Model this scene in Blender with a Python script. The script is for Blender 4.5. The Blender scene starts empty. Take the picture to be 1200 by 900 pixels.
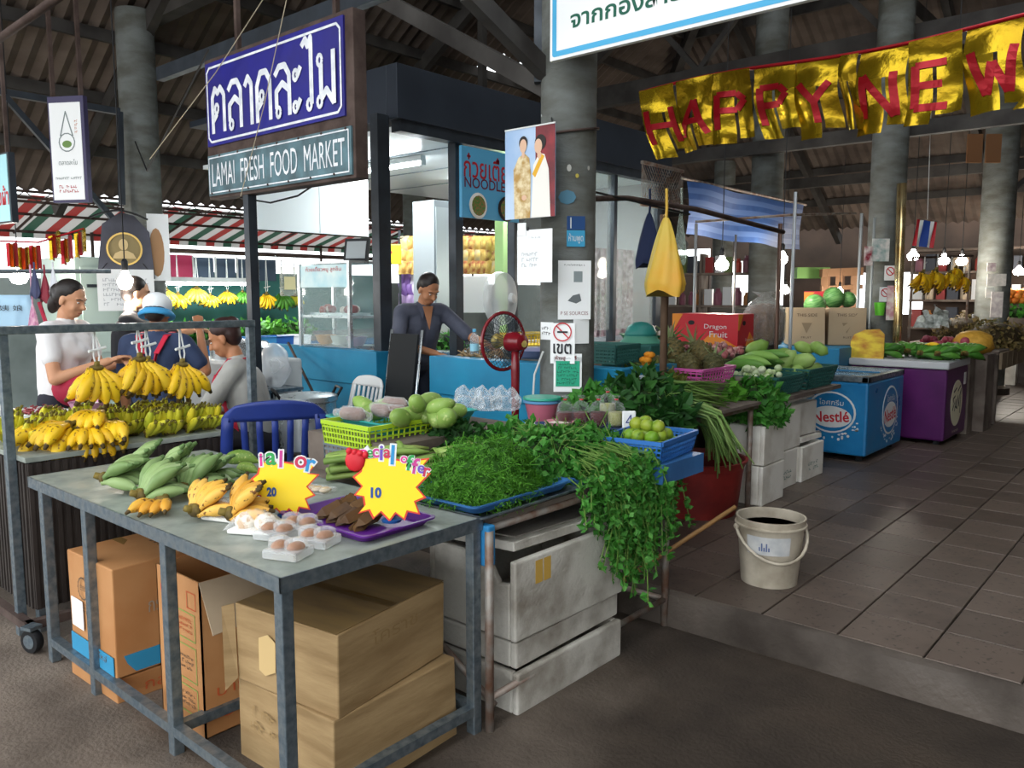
import bpy, bmesh, math, random
from mathutils import Vector, Matrix, Euler, noise
random.seed(7)
PI = math.pi
scene = bpy.context.scene
C = scene.collection

# ------------------------------------------------------------------ camera
F_PX = 948.0; CAM_H = 1.58; YAW = math.radians(41.0); PITCH = math.atan(105 / 948.0)
cam_data = bpy.data.cameras.new('camera')
cam_data.sensor_fit = 'HORIZONTAL'; cam_data.sensor_width = 36.0
cam_data.lens = 36.0 * F_PX / 1200.0
cam_data.clip_start = 0.05; cam_data.clip_end = 500
cam = bpy.data.objects.new('camera', cam_data); C.objects.link(cam)
cam.location = (0, 0, CAM_H); cam.rotation_euler = (PI / 2 - PITCH, 0, YAW)
scene.camera = cam

# ------------------------------------------------------------------ world: overcast sky
world = bpy.data.worlds.new('overcast_sky'); scene.world = world
world.use_nodes = True
wn = world.node_tree; wn.nodes.clear()
w_out = wn.nodes.new('ShaderNodeOutputWorld'); w_bg = wn.nodes.new('ShaderNodeBackground')
w_bg.inputs['Color'].default_value = (0.93, 0.97, 1.0, 1); w_bg.inputs['Strength'].default_value = 2.1
wn.links.new(w_bg.outputs[0], w_out.inputs[0])
scene.view_settings.view_transform = 'Standard'; scene.view_settings.look = 'None'
scene.view_settings.gamma = 1.0; scene.view_settings.use_curve_mapping = False
scene.view_settings.exposure = 0.72

# ------------------------------------------------------------------ helpers: measuring
_F = Vector((-math.sin(YAW), math.cos(YAW))); _R = Vector((math.cos(YAW), math.sin(YAW)))
_cp, _sp = math.cos(PITCH), math.sin(PITCH)
def _ray(px, py):
    x = (px - 600) / F_PX; y = (450 - py) / F_PX; fh = _cp + y * _sp
    return Vector((_F.x * fh + _R.x * x, _F.y * fh + _R.y * x, -_sp + y * _cp))
def atz(px, py, z):
    r = _ray(px, py); t = (z - CAM_H) / r.z; return Vector((r.x * t, r.y * t, z))
def atx(px, py, x):
    r = _ray(px, py); t = x / r.x; return Vector((x, r.y * t, CAM_H + r.z * t))
def aty(px, py, y):
    r = _ray(px, py); t = y / r.y; return Vector((r.x * t, y, CAM_H + r.z * t))
def atd(px, py, d):
    r = _ray(px, py); t = d / (r.x * _F.x + r.y * _F.y); return Vector((r.x * t, r.y * t, CAM_H + r.z * t))

# ------------------------------------------------------------------ helpers: materials
def lin(h):
    if not isinstance(h, str): return tuple(h)[:3]
    h = h.lstrip('#'); o = []
    for i in (0, 2, 4):
        c = int(h[i:i + 2], 16) / 255.0
        o.append(c / 12.92 if c <= 0.04045 else ((c + 0.055) / 1.055) ** 2.4)
    return tuple(o)
MATS = {}
def mat(key, col, rough=0.6, metal=0.0, col2=None, scale=6.0, bump=0.0, bscale=None, emit=0.0, trans=0.0, alpha=1.0,
        spec=0.4, stretch=None, detail=4.0, lo=0.35, hi=0.65, sub=0.0, rvar=0.0, ior=1.45, coord='Object'):
    """plain procedural surface: a base colour mottled by noise towards col2, fine relief by bump"""
    if key in MATS: return MATS[key]
    m = bpy.data.materials.new(key); MATS[key] = m; m.use_nodes = True
    nt = m.node_tree; b = nt.nodes['Principled BSDF']
    c1 = lin(col)
    b.inputs['Base Color'].default_value = (*c1, 1); b.inputs['Roughness'].default_value = rough
    b.inputs['Metallic'].default_value = metal; b.inputs['Specular IOR Level'].default_value = spec
    b.inputs['IOR'].default_value = ior
    m.diffuse_color = (*c1, 1)
    if trans: b.inputs['Transmission Weight'].default_value = trans
    if alpha < 1: b.inputs['Alpha'].default_value = alpha
    if sub: b.inputs['Subsurface Weight'].default_value = sub; b.inputs['Subsurface Radius'].default_value = (0.02, 0.015, 0.01)
    if emit:
        b.inputs['Emission Color'].default_value = (*c1, 1); b.inputs['Emission Strength'].default_value = emit
    if col2 is not None or bump or rvar:
        tc = nt.nodes.new('ShaderNodeTexCoord'); mp = nt.nodes.new('ShaderNodeMapping')
        nt.links.new(tc.outputs[coord], mp.inputs[0])
        if stretch: mp.inputs['Scale'].default_value = stretch
        n = nt.nodes.new('ShaderNodeTexNoise'); n.inputs['Scale'].default_value = scale; n.inputs['Detail'].default_value = detail
        nt.links.new(mp.outputs[0], n.inputs['Vector'])
        if col2 is not None:
            r = nt.nodes.new('ShaderNodeValToRGB')
            r.color_ramp.elements[0].position = lo; r.color_ramp.elements[1].position = hi
            r.color_ramp.elements[0].color = (*c1, 1); r.color_ramp.elements[1].color = (*lin(col2), 1)
            nt.links.new(n.outputs['Fac'], r.inputs[0]); nt.links.new(r.outputs[0], b.inputs['Base Color'])
        if rvar:
            mr = nt.nodes.new('ShaderNodeMapRange'); mr.inputs[1].default_value = 0.35; mr.inputs[2].default_value = 0.65
            mr.inputs[3].default_value = max(0.02, rough - rvar); mr.inputs[4].default_value = min(1, rough + rvar)
            nt.links.new(n.outputs['Fac'], mr.inputs[0]); nt.links.new(mr.outputs[0], b.inputs['Roughness'])
        if bump:
            n2 = nt.nodes.new('ShaderNodeTexNoise'); n2.inputs['Scale'].default_value = bscale or scale * 4; n2.inputs['Detail'].default_value = 5
            nt.links.new(mp.outputs[0], n2.inputs['Vector'])
            bp = nt.nodes.new('ShaderNodeBump'); bp.inputs['Strength'].default_value = bump; bp.inputs['Distance'].default_value = 0.02
            nt.links.new(n2.outputs['Fac'], bp.inputs['Height']); nt.links.new(bp.outputs[0], b.inputs['Normal'])
    return m
def vary(key, cols, rough=0.5, spec=0.4, sub=0.0, scale=14, spot=None, bump=0.0, coord='Object'):
    """a colour chosen per object (object random) out of a ramp, with mottling"""
    if key in MATS: return MATS[key]
    m = mat(key, cols[0], rough, spec=spec, sub=sub); nt = m.node_tree; b = nt.nodes['Principled BSDF']
    oi = nt.nodes.new('ShaderNodeObjectInfo'); r = nt.nodes.new('ShaderNodeValToRGB')
    tc = nt.nodes.new('ShaderNodeTexCoord'); n = nt.nodes.new('ShaderNodeTexNoise'); n.inputs['Scale'].default_value = scale
    nt.links.new(tc.outputs[coord], n.inputs['Vector'])
    ad = nt.nodes.new('ShaderNodeMath'); ad.operation = 'MULTIPLY_ADD'; ad.inputs[1].default_value = 0.7; ad.inputs[2].default_value = -0.35
    nt.links.new(n.outputs['Fac'], ad.inputs[0])
    a2 = nt.nodes.new('ShaderNodeMath'); a2.operation = 'ADD'
    nt.links.new(ad.outputs[0], a2.inputs[0]); nt.links.new(oi.outputs['Random'], a2.inputs[1])
    while len(r.color_ramp.elements) < len(cols): r.color_ramp.elements.new(0.5)
    for i, c in enumerate(cols):
        r.color_ramp.elements[i].position = i / max(1, len(cols) - 1); r.color_ramp.elements[i].color = (*lin(c), 1)
    nt.links.new(a2.outputs[0], r.inputs[0]); last = r.outputs[0]
    if spot:
        n3 = nt.nodes.new('ShaderNodeTexNoise'); n3.inputs['Scale'].default_value = scale * 5; n3.inputs['Detail'].default_value = 6
        nt.links.new(tc.outputs[coord], n3.inputs['Vector'])
        st = nt.nodes.new('ShaderNodeValToRGB'); st.color_ramp.elements[0].position = 0.60; st.color_ramp.elements[1].position = 0.66
        nt.links.new(n3.outputs['Fac'], st.inputs[0])
        mx = nt.nodes.new('ShaderNodeMix'); mx.data_type = 'RGBA'
        nt.links.new(st.outputs[0], mx.inputs[0]); nt.links.new(last, mx.inputs[6]); mx.inputs[7].default_value = (*lin(spot), 1)
        last = mx.outputs[2]
    nt.links.new(last, b.inputs['Base Color'])
    return m
def leafy(key, cols, rough=0.55, tl=0.25):
    """leaf material: colour varies leaf by leaf (island random), a little light passes through"""
    if key in MATS: return MATS[key]
    m = mat(key, cols[0], rough, spec=0.35); nt = m.node_tree; b = nt.nodes['Principled BSDF']
    g = nt.nodes.new('ShaderNodeNewGeometry'); r = nt.nodes.new('ShaderNodeValToRGB')
    while len(r.color_ramp.elements) < len(cols): r.color_ramp.elements.new(0.5)
    for i, c in enumerate(cols):
        r.color_ramp.elements[i].position = i / max(1, len(cols) - 1); r.color_ramp.elements[i].color = (*lin(c), 1)
    nt.links.new(g.outputs['Random Per Island'], r.inputs[0]); nt.links.new(r.outputs[0], b.inputs['Base Color'])
    t = nt.nodes.new('ShaderNodeBsdfTranslucent'); nt.links.new(r.outputs[0], t.inputs[0])
    mx = nt.nodes.new('ShaderNodeMixShader'); mx.inputs[0].default_value = tl
    out = [x for x in nt.nodes if x.type == 'OUTPUT_MATERIAL'][0]
    nt.links.new(b.outputs[0], mx.inputs[1]); nt.links.new(t.outputs[0], mx.inputs[2]); nt.links.new(mx.outputs[0], out.inputs[0])
    return m
def film(key, col='#ffffff', fac=0.25, rough=0.12, rim=0.4):
    """thin clear plastic / glass sheet: mostly see-through with a glossy skin"""
    if key in MATS: return MATS[key]
    m = bpy.data.materials.new(key); MATS[key] = m; m.use_nodes = True; nt = m.node_tree
    out = [x for x in nt.nodes if x.type == 'OUTPUT_MATERIAL'][0]; b = nt.nodes['Principled BSDF']
    b.inputs['Base Color'].default_value = (*lin(col), 1); b.inputs['Roughness'].default_value = rough; b.inputs['Specular IOR Level'].default_value = 0.8
    t = nt.nodes.new('ShaderNodeBsdfTransparent'); t.inputs[0].default_value = (*[0.5 + 0.5 * c for c in lin(col)], 1)
    lw = nt.nodes.new('ShaderNodeLayerWeight'); lw.inputs[0].default_value = 0.35
    mr = nt.nodes.new('ShaderNodeMapRange'); mr.inputs[3].default_value = fac * 0.45; mr.inputs[4].default_value = min(1.0, fac * 0.45 + rim)
    nt.links.new(lw.outputs['Facing'], mr.inputs[0])
    mx = nt.nodes.new('ShaderNodeMixShader')
    nt.links.new(mr.outputs[0], mx.inputs[0]); nt.links.new(t.outputs[0], mx.inputs[1]); nt.links.new(b.outputs[0], mx.inputs[2]); nt.links.new(mx.outputs[0], out.inputs[0])
    return m

# ------------------------------------------------------------------ helpers: meshes
def xf(loc=(0, 0, 0), rz=0.0, rx=0.0, ry=0.0, s=1.0):
    if not hasattr(s, '__len__'): s = (s, s, s)
    return Matrix.Translation(Vector(loc)) @ Euler((rx, ry, rz), 'XYZ').to_matrix().to_4x4() @ Matrix.Diagonal((*s, 1))
def frame(loc, x, y):
    x = Vector(x).normalized(); y = Vector(y); y = (y - x * y.dot(x)).normalized(); z = x.cross(y)
    m = Matrix((x, y, z)).transposed().to_4x4(); m.translation = Vector(loc); return m
def south(loc): return frame(loc, (1, 0, 0), (0, 0, 1))       # a face that looks to -Y
def east(loc): return frame(loc, (0, 1, 0), (0, 0, 1))        # a face that looks to +X
def upward(loc, rz=0): return xf(loc, rz)
class MB:
    def __init__(s): s.v = []; s.f = []; s.m = []; s.cur = 0
    def add(s, vs, fs, M=None):
        o = len(s.v)
        if M is not None: vs = [M @ Vector(p) for p in vs]
        s.v.extend([tuple(p) for p in vs]); s.f.extend([[i + o for i in q] for q in fs]); s.m.extend([s.cur] * len(fs)); return s
    def box(s, c, d, rz=0.0, M=None, taper=None):
        x, y, z = d[0] / 2, d[1] / 2, d[2] / 2; t = taper or 1.0
        vs = [(-x * t, -y * t, -z), (x * t, -y * t, -z), (x * t, y * t, -z), (-x * t, y * t, -z), (-x, -y, z), (x, -y, z), (x, y, z), (-x, y, z)]
        fs = [(3, 2, 1, 0), (4, 5, 6, 7), (0, 1, 5, 4), (1, 2, 6, 5), (2, 3, 7, 6), (3, 0, 4, 7)]
        T = xf(c, rz); T = M @ T if M is not None else T
        return s.add(vs, fs, T)
    def bb(s, a, b, M=None):
        return s.box([(a[i] + b[i]) / 2 for i in range(3)], [abs(b[i] - a[i]) for i in range(3)], 0, M)
    def tube(s, pts, r, n=8, cap=True, M=None, flat=1.0):
        pts = [Vector(p) for p in pts]; k = len(pts)
        rs = r if hasattr(r, '__len__') else [r] * k
        vs = []; fs = []; up = None
        for i, p in enumerate(pts):
            t = (pts[min(i + 1, k - 1)] - pts[max(i - 1, 0)])
            t = t.normalized() if t.length > 1e-9 else Vector((0, 0, 1))
            if up is None:
                up = Vector((0, 0, 1)) if abs(t.z) < 0.9 else Vector((1, 0, 0))
            a = (up - t * up.dot(t)).normalized(); b = t.cross(a); up = a
            for j in range(n):
                q = 2 * PI * (j + 0.5) / n; vs.append(p + (a * math.cos(q) * flat + b * math.sin(q)) * rs[i])
        for i in range(k - 1):
            for j in range(n):
                j2 = (j + 1) % n; fs.append((i * n + j, i * n + j2, (i + 1) * n + j2, (i + 1) * n + j))
        if cap: fs.append(tuple(reversed(range(n)))); fs.append(tuple(range((k - 1) * n, k * n)))
        return s.add(vs, fs, M)
    def bar(s, a, b, w, h=None):
        """a square bar between two points"""
        a = Vector(a); b = Vector(b); h = h or w; t = (b - a).normalized()
        up = Vector((0, 0, 1)) if abs(t.z) < 0.95 else Vector((0, 1, 0))
        x = t.cross(up).normalized(); y = x.cross(t)
        vs = [p + x * (i * w / 2) + y * (j * h / 2) for p in (a, b) for i, j in ((-1, -1), (1, -1), (1, 1), (-1, 1))]
        return s.add(vs, [(0, 1, 2, 3), (7, 6, 5, 4), (0, 4, 5, 1), (1, 5, 6, 2), (2, 6, 7, 3), (3, 7, 4, 0)])
    def lathe(s, prof, n=16, c=(0, 0, 0), M=None, cap=True):
        vs = []; fs = []; k = len(prof)
        for r, z in prof:
            for j in range(n):
                q = 2 * PI * j / n; vs.append((c[0] + r * math.cos(q), c[1] + r * math.sin(q), c[2] + z))
        for i in range(k - 1):
            for j in range(n):
                j2 = (j + 1) % n; fs.append((i * n + j, i * n + j2, (i + 1) * n + j2, (i + 1) * n + j))
        if cap:
            if prof[0][0] > 1e-6: fs.append(tuple(reversed(range(n))))
            if prof[-1][0] > 1e-6: fs.append(tuple(range((k - 1) * n, k * n)))
        return s.add(vs, fs, M)
    def ell(s, c, r, n=10, m=7, M=None):
        prof = [(max(1e-5, math.sin(PI * i / m)), -math.cos(PI * i / m)) for i in range(m + 1)]
        if not hasattr(r, '__len__'): r = (r, r, r)
        T = xf(c, s=r); T = (M @ T) if M is not None else T
        return s.lathe(prof, n, M=T, cap=False)
    def prism(s, pts, h, M=None, z0=0.0):
        n = len(pts)
        vs = [(p[0], p[1], z0) for p in pts] + [(p[0], p[1], z0 + h) for p in pts]
        fs = [tuple(reversed(range(n))), tuple(range(n, 2 * n))] + [(i, (i + 1) % n, n + (i + 1) % n, n + i) for i in range(n)]
        return s.add(vs, fs, M)
    def sheet(s, fn, nu, nv, M=None, thick=0.0):
        vs = [Vector(fn(i / nu, j / nv)) for j in range(nv + 1) for i in range(nu + 1)]
        w = nu + 1
        fs = [(j * w + i, j * w + i + 1, (j + 1) * w + i + 1, (j + 1) * w + i) for j in range(nv) for i in range(nu)]
        return s.add(vs, fs, M)
    def quad(s, a, b, c, d, M=None): return s.add([a, b, c, d], [(0, 1, 2, 3)], M)
    def mesh(s, name, mats, smooth=False):
        me = bpy.data.meshes.new(name); me.from_pydata(s.v, [], s.f)
        for m in (mats if isinstance(mats, (list, tuple)) else [mats]): me.materials.append(m)
        me.polygons.foreach_set('material_index', s.m)
        if smooth: me.shade_smooth() if smooth is True else None
        me.update(); return me
    def build(s, name, mats, parent=None, smooth=False, bevel=0.0, solid=0.0, sub=0, loc=None, rot=None):
        me = s.mesh(name, mats, smooth is True)
        if smooth == 'auto':
            me.shade_smooth(); me.set_sharp_from_angle(angle=math.radians(38))
        o = link(name, me, parent)
        if loc is not None: o.location = loc
        if rot is not None: o.rotation_euler = rot
        if solid:
            md = o.modifiers.new('solid', 'SOLIDIFY'); md.thickness = solid; md.offset = 0
        if bevel:
            md = o.modifiers.new('bevel', 'BEVEL'); md.width = bevel; md.segments = 2; md.limit_method = 'ANGLE'
        if sub:
            md = o.modifiers.new('sub', 'SUBSURF'); md.levels = sub; md.render_levels = sub
        return o
def link(name, me, parent=None):
    o = bpy.data.objects.new(name, me); C.objects.link(o)
    if parent is not None: o.parent = parent
    return o
def tag(o, label=None, cat=None, group=None, kind=None):
    if label: o['label'] = label
    if cat: o['category'] = cat
    if group: o['group'] = group
    if kind: o['kind'] = kind
    return o
def thing(name, label, cat, loc=(0, 0, 0), rz=0.0, group=None, rx=0.0, ry=0.0):
    o = bpy.data.objects.new(name, None); C.objects.link(o); o.empty_display_size = 0.05
    o.location = loc; o.rotation_euler = (rx, ry, rz)
    return tag(o, label, cat, group)
KIDS = {}
def copy_tree(o, loc=None, rot=None, label=None, scale=None, parent=None, src=None):
    c = o.copy(); C.objects.link(c)
    c.parent = parent
    for ch in [x for x in o.children]: copy_tree(ch, parent=c)
    if loc is not None: c.location = loc
    if rot is not None: c.rotation_euler = rot
    if scale is not None: c.scale = scale if hasattr(scale, '__len__') else (scale,) * 3
    if label: c['label'] = label
    return c
def inst(name, me, parent, loc=(0, 0, 0), rot=(0, 0, 0), s=1.0):
    o = link(name, me, parent); o.location = loc; o.rotation_euler = rot
    o.scale = s if hasattr(s, '__len__') else (s, s, s); return o
def text(s_, M, w, h, m, parent, name='lettering', ext=0.0015, bold=0.0, keep=False, align=0.0):
    """flat lettering fitted to a w x h field centred on frame M (x right, y up)"""
    cu = bpy.data.curves.new('t', 'FONT'); cu.body = s_; cu.extrude = 0.0; cu.resolution_u = 3; cu.offset = bold
    o = bpy.data.objects.new('t', cu); C.objects.link(o)
    dg = bpy.context.evaluated_depsgraph_get(); me = bpy.data.meshes.new_from_object(o.evaluated_get(dg))
    bpy.data.objects.remove(o); bpy.data.curves.remove(cu)
    if not len(me.vertices): return None
    xs = [v.co.x for v in me.vertices]; ys = [v.co.y for v in me.vertices]
    x0, x1, y0, y1 = min(xs), max(xs), min(ys), max(ys)
    sx = w / max(1e-6, x1 - x0); sy = h / max(1e-6, y1 - y0)
    if keep: sx = sy = min(sx, sy)
    for v in me.vertices:
        v.co = M @ Vector(((v.co.x - (x0 + x1) / 2) * sx, (v.co.y - (y0 + y1) / 2) * sy, ext))
    me.materials.clear(); me.materials.append(m); me.name = name
    return link(name, me, parent)
def scribble(M, w, h, rows, m, parent, name='lettering', seed=1, ch=0.7, ext=0.0012):
    """rows of small illegible characters, each a little bar group"""
    rd = random.Random(seed); b = MB(); rh = h / rows
    for r in range(rows):
        x = -w / 2; y = h / 2 - (r + 0.5) * rh
        while x < w / 2 - rh * 0.3:
            cw = rh * rd.uniform(0.25, 0.6)
            if rd.random() < 0.85:
                hh = rh * ch * rd.uniform(0.6, 1)
                b.quad((x, y - hh / 2, ext), (x + cw * 0.28, y - hh / 2, ext), (x + cw * 0.28, y + hh / 2, ext), (x, y + hh / 2, ext), M)
                yy = y + rd.choice((-1, 0, 1)) * hh * 0.4
                b.quad((x, yy, ext), (x + cw, yy, ext), (x + cw, yy + rh * 0.14, ext), (x, yy + rh * 0.14, ext), M)
            x += cw * 1.25
    return b.build(name, m, parent)
def remeshed(name, b, m, parent, voxel=0.008, smooth=4, fac=0.5):
    """join overlapping lumps into one continuous skin"""
    me = b.mesh(name, m); o = link(name, me)
    r = o.modifiers.new('r', 'REMESH'); r.mode = 'VOXEL'; r.voxel_size = voxel; r.use_smooth_shade = True
    if smooth:
        s = o.modifiers.new('s', 'SMOOTH'); s.factor = fac; s.iterations = smooth
    dg = bpy.context.evaluated_depsgraph_get(); me2 = bpy.data.meshes.new_from_object(o.evaluated_get(dg))
    bpy.data.objects.remove(o); bpy.data.meshes.remove(me)
    me2.name = name; me2.shade_smooth()
    if not len(me2.materials): me2.materials.append(m)
    return link(name, me2, parent)
def structure(o): o['kind'] = 'structure'; return o

# ================================================================== materials used widely
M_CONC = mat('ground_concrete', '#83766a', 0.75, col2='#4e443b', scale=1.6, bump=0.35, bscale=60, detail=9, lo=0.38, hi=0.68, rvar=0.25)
M_KERB = mat('kerb_concrete', '#5a5149', 0.7, col2='#352e28', scale=2.2, bump=0.3, bscale=40, detail=8, rvar=0.2)
M_TILE = vary('floor_tile', ['#534840', '#5d5149', '#63564d', '#4d423b'], 0.40, spec=0.45, scale=9, spot='#3d342e')
M_GROUT = mat('tile_bed', '#3a322c', 0.7, col2='#2b2521', scale=8)
M_STEEL = mat('galvanised_steel', '#8b969c', 0.42, 0.75, col2='#66737c', scale=30, bump=0.05, detail=6, rvar=0.12)
M_DARKSTEEL = mat('dark_paint_steel', '#3b4148', 0.4, 0.25, col2='#2c3137', scale=5, rvar=0.1)
M_RUST = mat('rusty_steel', '#5a4b45', 0.75, 0.3, col2='#3e302b', scale=7, bump=0.15, detail=8)
M_ROOF = mat('roof_sheet', '#6e6259', 0.85, col2='#4b413b', scale=1.3, detail=8, stretch=(1, 1, 3), bump=0.1, bscale=20)
M_TIMBER = mat('roof_steel', '#4a4744', 0.7, 0.2, col2='#322f2d', scale=3, bump=0.1)
M_COLUMN = mat('column_concrete', '#6f7371', 0.8, col2='#55564f', scale=3.5, bump=0.25, bscale=35, detail=8, stretch=(1, 1, 2.5))
M_WHITE = mat('white_paint', '#e6e8e6', 0.5, col2='#cfd2d0', scale=3)
M_PAPER = mat('paper', '#eef0f0', 0.7)
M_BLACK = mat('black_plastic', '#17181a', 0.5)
M_INK = mat('ink', '#24262c', 0.6)
M_RED = mat('red_print', '#c22733', 0.5)
M_BLUEP = mat('blue_wall_paint', '#2388ae', 0.45, col2='#1b769c', scale=2.5, bump=0.06, rvar=0.12)
M_LAMP = mat('lamp_glow', '#fff4e4', 0.4, emit=60)
M_TUBE = mat('tube_glow', '#f4fbff', 0.4, emit=30)
M_GLASS = film('clear_glass', '#eaf4f4', 0.05, 0.03)
M_PLASTIC_FILM = film('clear_film', '#ffffff', 0.16, 0.14)

# ================================================================== ground
g = MB(); n = 40
g.sheet(lambda u, v: (-14 + 26 * u, -6 + 9.36 * v, 0.012 * noise.noise(Vector((u * 12, v * 5, 0)))), 60, 26)
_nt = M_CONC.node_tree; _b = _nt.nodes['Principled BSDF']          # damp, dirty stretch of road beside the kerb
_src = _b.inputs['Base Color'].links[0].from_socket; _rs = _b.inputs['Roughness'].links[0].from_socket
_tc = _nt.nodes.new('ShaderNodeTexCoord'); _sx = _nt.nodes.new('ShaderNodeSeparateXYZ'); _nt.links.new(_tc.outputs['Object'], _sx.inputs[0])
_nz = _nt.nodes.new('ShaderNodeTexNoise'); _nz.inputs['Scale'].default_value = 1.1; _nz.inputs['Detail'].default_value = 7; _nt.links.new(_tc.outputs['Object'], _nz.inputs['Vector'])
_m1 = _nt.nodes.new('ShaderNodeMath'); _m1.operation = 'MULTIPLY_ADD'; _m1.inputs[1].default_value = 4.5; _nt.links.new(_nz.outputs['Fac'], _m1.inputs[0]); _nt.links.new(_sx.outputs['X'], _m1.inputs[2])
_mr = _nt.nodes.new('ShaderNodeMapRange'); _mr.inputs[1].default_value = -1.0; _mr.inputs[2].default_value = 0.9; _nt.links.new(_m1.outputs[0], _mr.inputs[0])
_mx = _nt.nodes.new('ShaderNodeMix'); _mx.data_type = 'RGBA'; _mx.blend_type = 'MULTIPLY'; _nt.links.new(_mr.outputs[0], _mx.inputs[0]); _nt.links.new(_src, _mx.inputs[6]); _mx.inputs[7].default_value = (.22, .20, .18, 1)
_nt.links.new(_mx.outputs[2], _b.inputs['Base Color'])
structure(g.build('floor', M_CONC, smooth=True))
structure(MB().quad((-70, -60, -0.03), (60, -60, -0.03), (60, 70, -0.03), (-70, 70, -0.03)).build('floor_outdoors', mat('outdoor_concrete', '#9a958c', 0.9, col2='#7f7a72', scale=0.6)))
# raised market floor with its tiles
slab = structure(MB().bb((-14, 3.36, -0.02), (10, 17.5, 0.15)).build('floor_raised', M_GROUT))
tb = MB(); T = 0.333
tb.box((0, 0, 0), (T - 0.007, T - 0.007, 0.012)); tile_me = tb.mesh('tile', M_TILE)
bm = bmesh.new(); bm.from_mesh(tile_me)
bmesh.ops.bevel(bm, geom=[e for e in bm.edges if e.verts[0].co.z > 0 and e.verts[1].co.z > 0], offset=0.003, segments=1, affect='EDGES'); bm.to_mesh(tile_me); bm.free()
rd = random.Random(3)
far = MB(); cnt = 0
for j in range(0, 40):
    for i in range(-20, 12):
        x = -1.442 + T * (i + 0.5); y = 3.357 + T * (j + 0.5)
        if y > 17.3: continue
        zz = 0.154 + rd.uniform(-0.0012, 0.0012)
        if -3.6 < x < -0.3 and y < 12.6 and cnt < 290 and x < -0.12 * y + 0.2 and x > -3.3 + 0.02 * y:
            o = inst('tile', tile_me, slab, (x, y, zz), (rd.uniform(-.003, .003), rd.uniform(-.003, .003), 0)); cnt += 1
        elif x > -13:
            far.box((x, y, zz), (T - 0.007, T - 0.007, 0.012))
fo = far.build('tile_field', M_TILE, slab); fo['kind'] = 'stuff'
# kerb with a worn edge
kb = MB()
def kerb_fn(u, v):
    x = -14 + 20 * u; w = noise.noise(Vector((x * 3, 0, 0))) * 0.012 + noise.noise(Vector((x * 11, 4, 0))) * 0.006
    prof = [(3.30, -0.03), (3.305, 0.05), (3.312, 0.11), (3.325, 0.145), (3.345, 0.157), (3.362, 0.158)]
    k = min(5, int(round(v * 5))); yy, zz = prof[k]
    return (x, yy + w * (1 if k in (1, 2, 3) else 0.3), zz + (w * 0.5 if k in (3, 4) else 0))
kb.sheet(kerb_fn, 260, 5); structure(kb.build('kerb', M_KERB, smooth='auto'))

# ================================================================== roof: hipped, corrugated sheets on purlins
RX0, RX1, RY0, RY1, RZ, SL = -10.9, 9.0, -2.2, 16.0, 2.86, 0.63
def roof_z(x, y): return RZ + SL * min(x - RX0, RX1 - x, RY1 - y, 8.5)
roof = bpy.data.objects.new('ceiling', None); C.objects.link(roof); roof['kind'] = 'structure'
PITCH_W = 0.165; ROW = 1.45
def roof_plane(side):
    hd = 8.5
    a0, a1 = (RY0, RY1) if side in 'WE' else (RX0, RX1)
    def pt(a, s, off=0.0):
        z = RZ + SL * s + off
        return {'W': (RX0 + s, a, z), 'E': (RX1 - s, a, z), 'S': (a, RY0 + s, z), 'N': (a, RY1 - s, z)}[side]
    for r in range(6):
        s0 = r * ROW - 0.02; s1 = min((r + 1) * ROW + 0.10, hd)
        b = MB(); step = PITCH_W / 4; k = int((a1 - a0) / step); prev = None
        for i in range(k + 1):
            a = a0 + i * step; lim = min((a - a0) if side == 'N' else 99, a1 - a, hd)
            off = (0.024, 0.0, -0.024, 0.0)[i % 4] + r * 0.0
            gap = side == 'W' and (8.43 < a < 8.82 or 9.04 < a < 9.13)            # missing piece of sheet: daylight shows
            e0, e1 = min(3.2 if gap and r == 2 else s0, lim), min(2.84 if gap and r == 1 else s1, lim)
            cur = (pt(a, e0, off - 0.012), pt(a, e1, off + 0.012), lim > s0)
            if prev and (cur[2] or prev[2]): b.quad(prev[0], cur[0], cur[1], prev[1])
            prev = cur
        o = b.build('roof_sheet', M_ROOF, roof, smooth=True)
    # purlins
    for r in range(1, 12):
        s = r * ROW / 2 + 0.05
        if s > hd - 0.2 or (side in 'SE' and r % 2): continue
        b = MB(); b.bar(pt(a0 + (s if side == 'N' else 0), s, -0.09), pt(a1 - s, s, -0.09), 0.055, 0.12); b.build('purlin', M_TIMBER, roof)
    # rafters up the slope
    for a in ([0.6, 4.0, 7.4, 10.1, 13.7] if side in 'WE' else [-8.9, -5.6, -2.9, 0.5, 4.0]):
        lim = min((a - a0) if side == 'N' else 99, a1 - a, hd)
        MB().bar(pt(a, -0.05, -0.22), pt(a, lim, -0.22), 0.09, 0.16).build('rafter', M_TIMBER, roof)
for sd in 'WNE': roof_plane(sd)
hd = 8.5
for (x, y, dx) in ((RX0, RY1, 1), (RX1, RY1, -1)):
    b = MB(); b.bar((x, y, RZ - 0.2), (x + dx * hd, y + (hd if y == RY0 else -hd), RZ + SL * hd - 0.2), 0.12, 0.2); b.build('hip_rafter', M_TIMBER, roof)
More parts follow.
